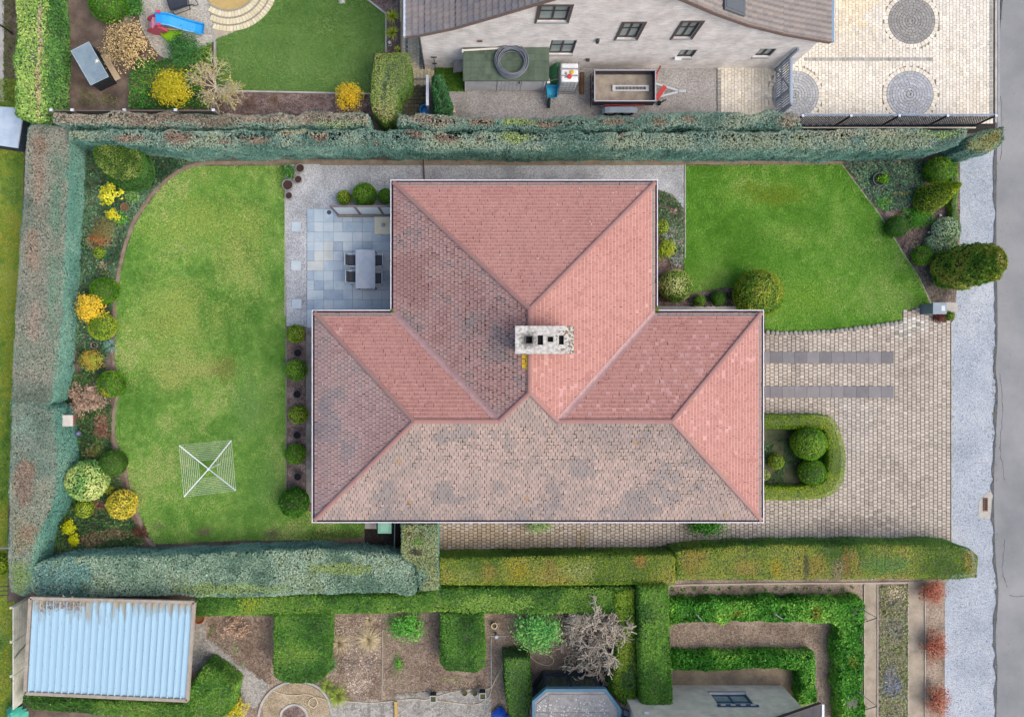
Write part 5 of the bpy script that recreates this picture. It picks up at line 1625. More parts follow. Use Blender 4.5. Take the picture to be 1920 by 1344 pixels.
# ------------------------------------------------------------------ ground cover
IVYP = PL('#1f4028', '#33583a', '#4c7350', '#6f9070')
GC = PL('#1f4a1c', '#356a26', '#4f8434', '#6f9a4c')
groundcover('dark glossy ivy carpet under the west border shrubs', [(128, 265), (200, 262), (300, 285), (368, 304), (330, 322), (284, 362), (248, 416), (229, 474), (216, 540), (212, 600), (206, 660), (196, 700), (150, 700), (143, 600), (150, 450), (158, 350)], IVYP, seed=501, dens=520, leaf=.10, h=.22,
            patches=[(190, 450, 22, 16, PL('#6f5a48', '#8f7a5c', '#7a8a5a')), (195, 500, 16, 10, PL('#8a7868', '#7a8a64')), (232, 410, 14, 14, PL('#4f8a2c', '#6aa03c')), (250, 370, 14, 10, PL('#5a8a44', '#7aa058'))])
groundcover('mixed evergreen carpet with brown stems at the foot of the west border', [(100, 700), (196, 700), (212, 760), (210, 800), (212, 840), (222, 880), (238, 935), (252, 975), (274, 1018), (200, 1028), (110, 1036), (70, 1030), (110, 960), (140, 900), (140, 800), (104, 770)], PL('#1f3f20', '#30562c', '#4a6f3a', '#6a8050'), seed=511, dens=500, leaf=.10, h=.22,
            patches=[(195, 800, 16, 22, PL('#7a5a48', '#94705c', '#6f6a48')), (175, 850, 14, 12, PL('#7a6a4c', '#6f7a44')), (190, 945, 12, 8, PL('#7a5a48', '#8a6a54')), (175, 1012, 26, 12, PL('#8a7a5c', '#6f6a48')), (215, 1000, 40, 10, PL('#7a6a50', '#6a7048'))])
groundcover('blue green carpet planting in the front bed under the hedge', [(1583, 309), (1700, 303), (1790, 300), (1740, 335), (1720, 360), (1700, 390), (1660, 400), (1640, 390), (1620, 362)], PL('#2f5a44', '#4a7458', '#6f9474', '#55863e'), seed=521, dens=480, leaf=.09, h=.18, patches=[(1690, 365, 20, 6, PL('#8f8a5c', '#7a8a4c')), (1650, 385, 22, 16, PL('#3f8a2c', '#5fa040'))])
groundcover('low green planting between the dark box ball and the golden cone', [(1690, 390), (1720, 392), (1745, 400), (1750, 420), (1700, 432), (1684, 405)], PL('#2f6a20', '#4a8a30', '#6a9a44'), seed=525, dens=420, leaf=.09, h=.2)
groundcover('thin heather stems at the foot of the columnar thuja', [(1708, 500), (1740, 505), (1786, 530), (1786, 566), (1750, 570), (1728, 530)], PL('#4f5a4c', '#6a6f60', '#8a8a78', '#5f6a44'), seed=531, dens=520, leaf=.09, h=.16, aspect=.25)
groundcover('dusky pink heath and leaf litter in the front bed', [(1680, 440), (1740, 420), (1765, 425), (1740, 465), (1712, 485), (1695, 465)], PL('#6f6050', '#9a8078', '#8f9468', '#a89a8c'), seed=535, dens=300, leaf=.07, h=.10)
groundcover('dark green and grey planting along the east wall', [(1228, 356), (1262, 368), (1281, 395), (1280, 500), (1258, 500), (1234, 440)], PL('#26502a', '#41703a', '#6f8a6a', '#8f9c8c'), seed=541, dens=420, leaf=.09, h=.2, patches=[(1260, 395, 8, 6, PL('#8a7468', '#9c887a')), (1268, 485, 12, 16, PL('#9aa39c', '#7a8a7c'))])
groundcover('dark carpet planting in the house corner bed', [(1290, 556), (1330, 552), (1360, 548), (1395, 552), (1410, 574), (1290, 576)], PL('#1a2a1c', '#2c4430', '#4a6450'), seed=545, dens=300, leaf=.08, h=.12)
groundcover('dark green carpet inside the driveway island', [(1425, 806), (1548, 806), (1552, 850), (1546, 900), (1425, 910)], PL('#1f3f1c', '#335a2c', '#4f7444', '#6a7a58'), seed=551, dens=480, leaf=.07, h=.10, z0=.065, hole=.36)
groundcover('bright green ground cover round the yellow shrub behind the fence', [(243, 150), (262, 110), (300, 115), (345, 105), (398, 82), (402, 128), (380, 150), (398, 206), (300, 206), (245, 206)], PL('#22561a', '#37742a', '#569236', '#7a7a3c'), seed=561, dens=460, leaf=.10, h=.22)
groundcover('weedy moss on the bare earth beside the grey hutch', [(150, 170), (190, 172), (225, 185), (215, 200), (150, 200)], PL('#4a5a24', '#5f6f2c', '#6a6040'), seed=565, dens=160, leaf=.07, h=.06)
groundcover('thin weeds along the west pavement hedge foot', [(6, 0), (28, 0), (28, 190), (8, 190)], PL('#3f4f22', '#5a6a2c', '#5a5038'), seed=567, dens=260, leaf=.08, h=.08)
groundcover('grey green rosettes in the planted strip beside the street', [(1648, 1098), (1702, 1096), (1700, 1344), (1648, 1344)], PL('#5a7038', '#7a8a50', '#94946c', '#6f7a6c'), seed=571, dens=420, leaf=.09, h=.10, patches=[(1680, 1110, 20, 12, PL('#b0a884', '#c4bc98')), (1668, 1280, 16, 24, PL('#6a7a8a', '#7f8a94'))])
groundcover('dead leaves and cut stems scattered over the south beds', [(400, 1160), (508, 1160), (510, 1285), (440, 1240), (390, 1190)], PL('#6f5a4c', '#8f7868', '#a38c7c', '#7a7a5c'), seed=575, dens=360, leaf=.10, h=.10, aspect=.2, patches=[(445, 1180, 20, 16, PL('#b89c84', '#c8b09c')), (395, 1180, 10, 14, PL('#3a6a2c', '#4f8436')), (442, 1215, 5, 14, PL('#4f9a3a', '#6aaa48')), (458, 1240, 5, 8, PL('#4f9a3a', '#6aaa48')), (420, 1205, 22, 16, PL('#8a8878', '#a09c8c'))])
groundcover('dry flower stalks and fallen petals in the bed by the block hedge', [(622, 1155), (715, 1155), (715, 1310), (640, 1310), (610, 1270)], PL('#7a6454', '#94806c', '#b0a08c', '#d0c4b4'), seed=577, dens=420, leaf=.08, h=.10, aspect=.3, patches=[(675, 1285, 30, 16, PL('#c8b8a8', '#ded2c4')), (680, 1240, 26, 26, PL('#a89484', '#d8ccbc'))])
groundcover('brown leaf litter in the south bed behind the lamp posts', [(720, 1180), (826, 1160), (828, 1262), (900, 1270), (915, 1290), (722, 1306)], PL('#7a6658', '#94806e', '#a89684', '#6f7a4c'), seed=579, dens=300, leaf=.08, h=.07, aspect=.35, patches=[(745, 1240, 6, 14, PL('#5f9a3c', '#7aaa4c')), (840, 1270, 24, 10, PL('#8a9450', '#9ca05c'))])
groundcover('dry stems left on the bare vegetable bed', [(1260, 1172), (1570, 1174), (1572, 1220), (1540, 1226), (1538, 1330), (1536, 1224), (1260, 1222)], PL('#7a6858', '#94826e', '#b09c86', '#8a7660'), seed=581, dens=360, leaf=.10, h=.08, aspect=.15)
groundcover('dry stems on the earth strip between the laurel hedges', [(1534, 1228), (1572, 1228), (1572, 1344), (1534, 1344)], PL('#7a6858', '#94826e', '#a8957f'), seed=583, dens=300, leaf=.09, h=.06, aspect=.15)
# rows of small seedlings
ORD = 'first second third fourth fifth sixth seventh eighth ninth tenth eleventh twelfth thirteenth fourteenth fifteenth sixteenth seventeenth'.split()
for k in range(34):
    px = 1262 + (k // 2) * 21 + (k % 2) * 8 + random.uniform(-4, 4)
    py = 1103 + (k % 2) * 12 + random.uniform(-2, 2)
    x, y, _ = W(px, py)
    t = thing('seedling', (x, y, 0), '%s small seedling from the tall hedge, in the row %s the sleeper edge' % (ORD[k // 2], 'farther from' if k % 2 else 'nearer'), 'seedling', 'seedlings in the narrow bed')
    blades('leaf_tuft', (x, y, .02), 14, .13, .03, PL('#2f5a1c', '#4a7a28', '#5a8434'), t, droop=.2)

# ------------------------------------------------------------------ house to the north
def brick_mat(name, c1, c2, mo, sx=.21, sz=.065):
    m, nt, b = _new(name)
    N, L = nt.nodes, nt.links
    tc = N.new("ShaderNodeTexCoord")
    sp_ = N.new("ShaderNodeSeparateXYZ"); L.new(tc.outputs["Object"], sp_.inputs[0])
    cb = N.new("ShaderNodeCombineXYZ"); L.new(sp_.outputs[0], cb.inputs[0]); L.new(sp_.outputs[2], cb.inputs[1])
    br = N.new("ShaderNodeTexBrick")
    br.inputs["Scale"].default_value = 1.0
    br.inputs["Brick Width"].default_value = sx
    br.inputs["Row Height"].default_value = sz
    br.inputs["Mortar Size"].default_value = .006
    br.inputs["Color1"].default_value = (*c1, 1); br.inputs["Color2"].default_value = (*c2, 1); br.inputs["Mortar"].default_value = (*mo, 1)
    L.new(cb.outputs[0], br.inputs["Vector"])
    no = N.new("ShaderNodeTexNoise"); no.inputs["Scale"].default_value = 1.6; no.inputs["Detail"].default_value = 7
    L.new(tc.outputs["Object"], no.inputs["Vector"])
    mr = N.new("ShaderNodeMapRange"); mr.inputs[1].default_value = .3; mr.inputs[2].default_value = .7; mr.inputs[3].default_value = .78; mr.inputs[4].default_value = 1.12
    L.new(no.outputs[0], mr.inputs[0])
    mx = N.new("ShaderNodeMix"); mx.data_type = 'RGBA'; mx.blend_type = 'MULTIPLY'; mx.inputs[0].default_value = 1
    L.new(br.outputs[0], mx.inputs[6]); L.new(mr.outputs[0], mx.inputs[7])
    L.new(mx.outputs[2], b.inputs["Base Color"]); b.inputs["Roughness"].default_value = .9
    bp = N.new("ShaderNodeBump"); bp.inputs["Strength"].default_value = .5; bp.inputs["Distance"].default_value = .01
    L.new(br.outputs["Fac"], bp.inputs["Height"]); bp.invert = True
    L.new(bp.outputs[0], b.inputs["Normal"])
    return m
WHITEBRICK = brick_mat('whitewashed_brick', hx('#e6e1dc', .98), hx('#d2c8c0', .98), hx('#e8e5e0', .98))
BEIGEBRICK = brick_mat('beige_brick', hx('#e6dccb', 1), hx('#d8ccb8', 1), hx('#e6dfd0', 1))
FRAMEM = sm('window_brown', '#4a4340', .5)
PANEM = sm('window_pane', '#93a19e', .12, spec=.7, var=.12, vs=1.2)  # pale grey-green puts the reflected sky into the pane colour
SILLM = sm('sill_grey', '#a9acad', .7)
YW = W(0, 128)[1]
prof = [(-2.5, 3.42), (-1.85, 3.62), (-.64, 4.15), (.93, 5.10), (2.78, 6.26), (5.3, 7.9), (7.75, 6.26), (9.14, 5.33), (10.7, 4.43), (12.5, 3.65), (14.63, 2.95)]
PX, PZ = np.array([p[0] for p in prof]), np.array([p[1] for p in prof])
def ptop(x): return float(np.interp(x, PX, PZ)) - .10
wins = [(2.6, 3.74, 4.34, 5.56, 1), (5.97, 6.75, 2.88, 4.24, 1), (8.23, 8.95, 2.95, 4.32, 1), (3.35, 4.4, 1.42, 2.75, 0), (8.9, 9.6, 1.07, 1.86, 0), (12.2, 12.9, 1.17, 1.96, 0)]
def gable_house(name, label, x0, x1, yw, sgn, topf, wins, mat, brk, depth=9.0, frame=FRAMEM, pane=PANEM):
    """gable wall in plane y=yw with real window openings; sgn=+1: house lies towards +y"""
    h = thing(name, ((x0 + x1) / 2, yw, 0), label, 'house')
    bx = sorted(set([x0, x1] + [b for b in brk if x0 < b < x1] + [v for w in wins for v in w[:2]]))
    m = MB()
    def q(a, b, za0, za1, zb0, zb1):
        vs = [(a, yw, za0), (b, yw, zb0), (b, yw, zb1), (a, yw, za1)]
        m.add(vs, [(0, 1, 2, 3) if sgn > 0 else (3, 2, 1, 0)])
    for a, b in zip(bx[:-1], bx[1:]):
        cuts = sorted([(w[2], w[3]) for w in wins if w[0] <= a + 1e-6 and w[1] >= b - 1e-6])
        z = 0.0
        for (c, d) in cuts:
            q(a, b, z, c, z, c); z = d
        q(a, b, z, topf(a), z, topf(b))
    yb = yw + sgn * depth
    for xx in (x0, x1):
        m.add([(xx, yw, 0), (xx, yb, 0), (xx, yb, topf(xx)), (xx, yw, topf(xx))], [(0, 1, 2, 3)])
    r = .14 * sgn
    for (a, b, c, d, _) in wins:
        m.add([(a, yw, c), (b, yw, c), (b, yw, d), (a, yw, d), (a, yw + r, c), (b, yw + r, c), (b, yw + r, d), (a, yw + r, d)], [(0, 1, 5, 4), (1, 2, 6, 5), (2, 3, 7, 6), (3, 0, 4, 7)])
    m.build('wall', mat, h)
    for (a, b, c, d, sur) in wins:
        w = MB()
        y1, y2 = yw + r * .45, yw + r * .95
        lo, hi = min(y1, y2), max(y1, y2)
        f = .075
        w.box(a, b, lo, hi, c, c + f); w.box(a, b, lo, hi, d - f, d); w.box(a, a + f, lo, hi, c + f, d - f); w.box(b - f, b, lo, hi, c + f, d - f)
        mx_ = (a + b) / 2
        w.box(mx_ - .035, mx_ + .035, lo, hi, c + f, d - f)
        if d - c > 1.0:
            w.box(a + f, mx_ - .035, lo + .004, hi - .004, c + (d - c) * .55, c + (d - c) * .55 + .05)
            w.box(mx_ + .035, b - f, lo + .004, hi - .004, c + (d - c) * .55, c + (d - c) * .55 + .05)
        win = w.build('window', frame, h)
        yp = yw + r * .7
        for (u, v) in ((a + f, mx_ - .035), (mx_ + .035, b - f)):
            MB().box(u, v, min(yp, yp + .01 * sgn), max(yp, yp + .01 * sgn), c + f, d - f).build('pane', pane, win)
        s0, s1 = yw - sgn * .05, yw + r * .45
        MB().box(a - .04, b + .04, min(s0, s1), max(s0, s1), c - .09, c - .003).build('sill', SILLM, win)
        if sur:
            e = MB()
            t0, t1 = min(yw - sgn * .035, yw - sgn * .002), max(yw - sgn * .035, yw - sgn * .002)
            e.box(a - .09, a - .004, t0, t1, c - .1, d + .004); e.box(b + .004, b + .09, t0, t1, c - .1, d + .004); e.box(a - .09, b + .09, t0, t1, d + .005, d + .10)
            e.build('surround', sm('surround_taupe', '#5f5450', .7), win)
    return h
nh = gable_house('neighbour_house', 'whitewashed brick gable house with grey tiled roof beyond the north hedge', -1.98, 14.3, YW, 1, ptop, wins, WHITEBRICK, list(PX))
# roof deck
m = MB()
yv, yb = YW - .15, YW + 9.2
for (a, za), (b, zb) in zip(prof[:-1], prof[1:]):
    m.add([(a, yv, za), (b, yv, zb), (b, yb, zb), (a, yb, za), (a, yv, za - .1), (b, yv, zb - .1), (b, yb, zb - .1), (a, yb, za - .1)], [(0, 1, 2, 3), (0, 4, 5, 1), (7, 6, 5, 4)])
NROOF = pm('roof_grey_tile', [C('#5f5b5b'), C('#77706c')], scale=3, fine=(20, .2), rough=.85)
nroof = m.build('roof', NROOF, nh)
TMs = [pm('grey_clay_%d' % i, [C(a), C(b), C(c)], scale=4, fine=(25, .12), rough=.8) for i, (a, b, c) in enumerate((('#7a7876', '#8a8684', '#98908c'), ('#827c78', '#928a86', '#a0948c'), ('#737276', '#828082', '#918a88')))]
TMb = [pm('brown_clay_%d' % i, [C(a), C(b), C(c)], scale=4, fine=(25, .12), rough=.8) for i, (a, b, c) in enumerate((('#7d7873', '#8a8580', '#97928b'), ('#76726e', '#847f7b', '#918c86'), ('#827b76', '#8f8882', '#9b948d')))]
EDGEM = [sm('clay_edge', '#98807a', .85, var=.15)]
def pantile_mesh(mat):
    L_, w_ = .30, .235
    n = 7
    V, Fs = [], []
    for x, dz in ((0, .046), (L_, .006)):
        for i in range(n):
            u = i / (n - 1)
            V.append((x, (u - .5) * w_, dz + .016 * math.cos(u * 2 * math.pi + .6)))
    for i in range(n - 1):
        Fs.append((i, n + i, n + i + 1, i + 1))
    k = len(V)
    for i in range(n):
        V.append((0, (i / (n - 1) - .5) * w_, -.008))
    for i in range(n - 1):
        Fs.append((k + i, i, i + 1, k + i + 1))
    k2 = len(V)
    V += [(0.001, w_ / 2 - .022, .064), (L_, w_ / 2 - .022, .026), (L_, w_ / 2, .026), (0.001, w_ / 2, .064)]
    Fs.append((k2, k2 + 1, k2 + 2, k2 + 3))
    me = np_mesh('roof_tile', np.array(V), np.concatenate([np.array(f) for f in Fs]), [len(f) for f in Fs])
    me.materials.append(mat); me.materials.append(EDGEM[0])
    mi = np.zeros(len(Fs), np.int32); mi[-1] = 1; mi[n - 1:2 * n - 2] = 1
    me.polygons.foreach_set('material_index', mi)
    return me
PM_L = [pantile_mesh(q) for q in TMs]; PM_R = [pantile_mesh(q) for q in TMb]
def lay_pantiles(pr, meshes):
    P3 = [Vector((a, 0, b)) for a, b in pr]
    seg = [0]
    for a, b in zip(P3[:-1], P3[1:]): seg.append(seg[-1] + (b - a).length)
    s = 0.0
    while s < seg[-1] - .3:
        i = max(k for k in range(len(seg) - 1) if seg[k] <= s + 1e-6)
        d = (P3[i + 1] - P3[i]).normalized()
        p = P3[i] + d * (s - seg[i])
        q = d.to_track_quat('X', 'Z')
        ylim = 662 * (31 - p.z) / 1300 + .25
        y = yv + .10
        c = 0
        while y < ylim:
            o = bpy.data.objects.new('roof_tile', random.choice(meshes))
            COL.objects.link(o); o.parent = nroof
            o.location = (p.x - ORG[nroof.name][0], y - ORG[nroof.name][1], p.z + .004 + random.gauss(0, .002))
            o.rotation_euler = q.to_euler()
            y += .228; c += 1
        s += .272
lay_pantiles(prof[:6], PM_L)
lay_pantiles(prof[:4:-1], PM_R)
MB().box(-2.62, -2.50, yv, yb, 3.30, 3.42).build('gutter', sm('gutter_pale', '#cfd6e0', .4), nh)
MB().box(14.63, 14.75, yv, yb, 2.84, 2.97).build('gutter', sm('gutter_blue', '#7f9cb8', .35), nh)
m = MB()
for (a, za), (b, zb) in zip(prof[:-1], prof[1:]):
    m.bar((a, yv - .02, za - .06), (b, yv - .02, zb - .06), .03, .16)
m.build('verge_board', sm('verge_red', '#7d6a62', .8), nroof)
# skylight
d = Vector((9.14 - 10.7, 0, 5.33 - 4.43)).normalized()
ctr = Vector((9.95, YW + .65, 4.87 + .10))
mt_ = Matrix((d, Vector((0, 1, 0)), d.cross(Vector((0, 1, 0))))).transposed()
MB().obox(ctr, (1.15, 1.25, .10), mtx=mt_).build('skylight', sm('skylight_frame', '#5a5e66', .4), nroof, bevel=.01)
MB().obox(ctr + mt_ @ Vector((0, 0, -.056 if (mt_ @ Vector((0, 0, 1))).z < 0 else .056)), (.98, 1.08, .012), mtx=mt_).build('skylight_glass', sm('skylight_glass', '#4c5058', .12, spec=.8), nroof)
# fittings on the wall
for (px, py, z, s_, nm) in ((1120.5, 75, 2.35, (.12, .12, .26), 'wall_lamp'), (1102, 111, 1.0, (.16, .1, .14), 'wall_lamp'), (900, 76.5, 2.7, (.2, .05, .14), 'vent_brick')):
    x = (px - NX) * (H - (H - F * YW / (662 - py))) / F
    zz = H - F * YW / (662 - py)
    MB().obox((x, YW - s_[1] / 2, zz), s_).build(nm, sm('fitting_dark', '#3d3a3a', .5) if nm == 'wall_lamp' else sm('vent_brown', '#7a5f54', .8), nh, bevel=.015)
MB().box(8.83, 9.12, YW - .16, YW - .002, 1.10, 1.22).build('outdoor_socket', sm('plastic_white', '#e4e8ec', .4), nh, bevel=.01)
MB().tube([(-2.02, YW - .04, 0), (-2.02, YW - .04, 3.2)], .045, 8).build('downpipe', sm('downpipe_dark', '#4c4f55', .5), nh)

# ------------------------------------------------------------------ shed, hose and yard things
FELT = pm('green_felt', [C('#4c5a4c'), C('#5a6a5a'), C('#647464')], scale=2.5, fine=(18, .1), rough=.95, stretch=(1, .3, 1))
sh = thing('garden_shed', W(948, 150), 'low white shed with green felt roof against the white gable', 'shed')
sx0, syf, _ = W(868, 152, 2.0); sx1, syb, _ = W(1030, 88, 2.12)
wx0, wyf, _ = W(872, 171.5); wx1, _, _ = W(1019, 171.5)
wx0 += .03
mb = MB()
mb.add([(sx0, syf, 2.0), (sx1, syf, 2.0), (sx1, YW - .02, 2.12), (sx0, YW - .02, 2.12), (sx0, syf, 1.93), (sx1, syf, 1.93), (sx1, YW - .02, 2.05), (sx0, YW - .02, 2.05)], [(0, 1, 2, 3), (0, 4, 5, 1), (1, 5, 6, 2), (3, 2, 6, 7), (0, 3, 7, 4), (7, 6, 5, 4)])
shr = mb.build('roof', FELT, sh)
nst = 12
for j in range(5):
    for i in range(nst):
        a = sx0 + .02 + (sx1 - sx0 - .04) * i / nst; b = sx0 + .02 + (sx1 - sx0 - .04) * (i + 1) / nst
        f0, f1 = j / 5, (j + 1) / 5
        ya, yb_ = syf + (YW - .02 - syf) * f0 + .004, syf + (YW - .02 - syf) * f1
        za, zb = 2.0 + .12 * f0, 2.0 + .12 * f1
        MB().add([(a + .004, ya, za + .016), (b - .004, ya, za + .016), (b - .004, yb_, zb + .006), (a + .004, yb_, zb + .006), (a + .004, ya, za + .002), (b - .004, ya, za + .002)], [(0, 1, 2, 3), (4, 5, 1, 0)]).build('shingle', random.choice([FELT, pm('green_felt_b', [C('#475548'), C('#546354'), C('#5f6f60')], scale=3, fine=(18, .12), rough=.95)]), shr)
SHW = pm('white_boards', [C('#b4b6bc'), C('#c6c8cd'), C('#d2d3d6')], scale=2, fine=(20, .08), rough=.6)
MB().box(wx0, wx1, wyf + .05, YW - .03, .02, 1.93).build('wall', SHW, sh)
xd0, xd1 = W(931, 171)[0], W(974, 171)[0]
for k in range(5):
    z0, z1 = .06 + k * .37, .06 + (k + 1) * .37 - .012
    MB().box(wx0, xd0 - .03, wyf + .018, wyf + .048, z0, z1).build('board', SHW, sh)
    MB().box(xd1 + .03, wx1, wyf + .018, wyf + .048, z0, z1).build('board', SHW, sh)
door = MB().box(xd0, xd1, wyf + .02, wyf + .046, .06, 1.90).build('door', SHW, sh)
for k in range(6):
    a = xd0 + (xd1 - xd0) * k / 6
    MB().box(a + .006, a + (xd1 - xd0) / 6 - .006, wyf + .004, wyf + .019, .07, 1.89).build('plank', SHW, door)
MB().box(xd1 - .10, xd1 - .06, wyf - .05, wyf + .003, .95, 1.08).build('handle', sm('black_metal', '#262626', .5), door)
for px in (909, 998):
    x = W(px, 160)[0]
    MB().lathe((x, wyf - .02, 1.55), [(.05, 0), (.11, .02), (.11, .06), (.04, .10)], 12).build('lamp', sm('fitting_dark', '#3d3a3a', .5), sh)
for px in (873, 1017):
    x = W(px, 171)[0]
    MB().box(x - .03, x + .03, wyf - .012, wyf + .016, .03, 1.92).build('corner_post', sm('post_white', '#d8dadd', .5), sh)
# white lath on the roof, hose coil
t = thing('wooden_lath', W(868, 96, 2.15), 'long white lath lying along the back of the shed roof', 'lath')
MB().bar(W(867, 95, 2.17), W(955, 90, 2.20), .07, .03).build('batten', sm('white_lath', '#dcd8cc', .7), t)
MB().box(W(866, 0, 2.2)[0], W(869, 0, 2.2)[0], W(0, 98, 2.2)[1], W(0, 92, 2.2)[1], 2.14, 2.19).build('end_block', sm('white_lath', '#dcd8cc', .7), t)
hc = W(959, 116, 2.16)
hose = thing('hose_coil', hc, 'big coil of grey hose lying on the green shed roof', 'hose')
for k in range(11):
    r = random.uniform(.50, .68); ox, oy = random.gauss(0, .03), random.gauss(0, .03)
    z = hc[2] - .02 + .035 * (k // 3) + .02
    ph = random.uniform(0, 6)
    pts = [(hc[0] + ox + r * (1 + .03 * math.sin(2 * a + ph)) * math.cos(a), hc[1] + oy + r * (1 + .03 * math.sin(2 * a + ph)) * math.sin(a), z + .012 * math.sin(3 * a + ph)) for a in np.linspace(0, 2 * math.pi, 40, endpoint=False)]
    MB().tube(pts, .027, 7, True).build('loop', [sm('hose_grey', '#6f7680', .5), sm('hose_grey_b', '#5c626c', .5)][k % 2], hose, smooth=True)
t = thing('board_stack', W(859, 130), 'stack of weathered corrugated boards leaning at the shed end', 'boards')
for k in range(6):
    y = W(0, 136 - k * 6.6, .5)[1]
    x0, x1 = W(851 + k * .8, 0, .6)[0], W(868, 0, .6)[0]
    MB().obox(((x0 + x1) / 2, y + .02, .75 + .05 * k), (x1 - x0 + .05, .20, .025), mtx=Matrix.Rotation(.55, 3, 'X') @ Matrix.Rotation(.12, 3, 'Z')).build('board', pm('old_board_%d' % (k % 2), [C('#77706a'), C('#94908c'), C('#a8a6a4')], scale=4, fine=(30, .2)), t)
MB().obox((W(858, 0, 1)[0], W(0, 100, 1.2)[1], 1.2), (.38, .3, .05), mtx=Matrix.Rotation(.3, 3, 'X')).build('glass_sheet', sm('pale_sheet', '#8f9cac', .3), t)
MB().box(W(852, 0)[0], W(868, 0)[0], W(0, 136)[1], W(0, 110)[1], .0, .55).build('trestle', sm('trestle_wood', '#5c5248', .9), t)
bx_, by_, _ = W(816.5, 134)
t = thing('hand_pump', (bx_, by_, 0), 'thin black post with two cross handles at the corner of the white gable', 'post')
MB().tube([(bx_, by_, 0), (bx_, by_, 1.45)], .022, 8).build('shaft', sm('steel_dark', '#6f7276', .4, .5), t)
MB().bar((bx_ - .13, by_, 1.46), (bx_ + .13, by_, 1.46), .04, .04).build('handle', sm('black_metal', '#262626', .5), t)
MB().bar((bx_ - .10, by_, .80), (bx_ + .10, by_, .80), .045, .05).build('foot_bar', sm('black_metal', '#262626', .5), t)
def crumple(label, name, pts_px, z, h, mat, cat, seed=1):
    P = ccw(W2(pts_px, 0)); c = P.mean(0)
    t = thing(name, (*c, 0), label, cat)
    n = 26
    lo, hi = P.min(0), P.max(0)
    V, idx = [], {}
    G = np.array([[lo[0] + (hi[0] - lo[0]) * i / n, lo[1] + (hi[1] - lo[1]) * j / n] for i in range(n + 1) for j in range(n + 1)])
    ins = pip(P, G)
    d = edist(P, G)
    nz = np.abs(fbm(G, 4.0, seed, 3) - .5) * 2
    z_ = z + h * np.clip(d / .25, 0, 1) ** .6 * (.45 + .9 * fbm(G, 2.2, seed + 1, 3)) + .10 * h * nz
    Fs = []
    for i in range(n):
        for j in range(n):
            q = [i * (n + 1) + j, (i + 1) * (n + 1) + j, (i + 1) * (n + 1) + j + 1, i * (n + 1) + j + 1]
            if ins[q].all(): Fs.append(tuple(q))
    MB().add(np.c_[G, z_], Fs).build('folded_sheet', mat, t)
    return t
crumple('crumpled green tarpaulin heaped between shed and white tank', 'tarpaulin', [(1030, 124), (1044, 118), (1052, 122), (1054, 158), (1044, 164), (1030, 160)], .02, .7, sm('tarp_green', '#3f8a5c', .45, var=.25, vs=5), 'tarpaulin', 3)

# white tank in its cage
zt_ = 1.30
ix0, iy0, _ = W(1051, 154.5, zt_); ix1, iy1, _ = W(1086, 116.5, zt_)
ibc = thing('water_tank', ((ix0 + ix1) / 2, (iy0 + iy1) / 2, 0), 'white plastic water tank in a grey cage beside the shed', 'tank')
MB().box(ix0 + .03, ix1 - .03, iy0 + .03, iy1 - .03, .16, zt_ - .03).build('tank_body', pm('tank_white', [C('#cfd4d8'), C('#e6e9ec'), C('#f0f2f4')], scale=2.5, fine=(15, .06), rough=.35), ibc, bevel=.06)
cg = MB()
for z in (.2, .45, .7, .95, 1.2):
    cg.tube([(ix0, iy0, z), (ix1, iy0, z), (ix1, iy1, z), (ix0, iy1, z)], .011, 6, True)
for k in range(6):
    u = k / 5
    for (xx, yy) in ((ix0 + (ix1 - ix0) * u, iy0), (ix0 + (ix1 - ix0) * u, iy1), (ix0, iy0 + (iy1 - iy0) * u), (ix1, iy0 + (iy1 - iy0) * u)):
        cg.tube([(xx, yy, .14), (xx, yy, 1.28)], .011, 6)
cg.build('cage', sm('galvanised', '#a9adb2', .4, .6), ibc)
cg = MB()
for yy in (iy0 + (iy1 - iy0) * .33, iy0 + (iy1 - iy0) * .66):
    cg.bar((ix0, yy, zt_ - .012), (ix1, yy, zt_ - .012), .05, .03)
cg.build('top_strap', sm('galvanised', '#a9adb2', .4, .6), ibc)
MB().box(ix0 - .02, ix1 + .02, iy0 - .02, iy1 + .02, .0, .13).build('pallet', sm('pallet_grey', '#8f9298', .6), ibc, bevel=.01)
for px, py, r, c_ in ((1068, 143.5, .10, '#c8433f'), (1072.5, 135.5, .085, '#e0b41c'), (1062, 137.5, .05, '#b89088')):
    x, y, _ = W(px, py, 1.32)
    MB().lathe((x, y, 1.27), [(r, 0), (r, .05), (r * .8, .07)], 16).build('cap', sm('cap' + c_.strip('#'), c_, .4), ibc)
t = thing('broom', W(1030, 152, .8), 'long wooden handle propped from the wheelbarrow onto the white tank', 'broom')
MB().tube([W(1030, 152, .75), W(1064, 144.5, 1.36)], .018, 7).build('handle', sm('ash_wood', '#8a7f72', .7), t)
MB().obox(W(1028, 152.5, .73), (.12, .2, .06), .2).build('head', sm('plastic_white', '#e4e8ec', .4), t)
# wheelbarrow
wb = thing('wheelbarrow', W(1032, 185), 'turquoise wheelbarrow parked nose down beside the white tank', 'wheelbarrow')
a = [W(1024, 160, .72), W(1047, 160, .72), W(1044.5, 183, .62), W(1027, 183, .62)]
b = [W(1027, 164, .35), W(1044, 164, .35), W(1042, 180, .33), W(1029.5, 180, .33)]
m = MB(); m.add(a + b, [(0, 4, 5, 1), (1, 5, 6, 2), (2, 6, 7, 3), (3, 7, 4, 0), (4, 7, 6, 5)])
m.build('tub', sm('tub_blue', '#34a8cc', .35), wb)
m = MB(); m.tube(a, .018, 6, True); m.build('rim', sm('tub_blue_dark', '#1f88ac', .4), wb)
m = MB()
for s_ in (-1, 1):
    m.tube([W(1035.5 + s_ * 12, 148, .8), W(1035.5 + s_ * 11, 165, .5), W(1031 + s_ * 5, 192, .22)], .016, 6)
m.tube([W(1026, 184, .35), W(1046, 186, .3)], .016, 6)
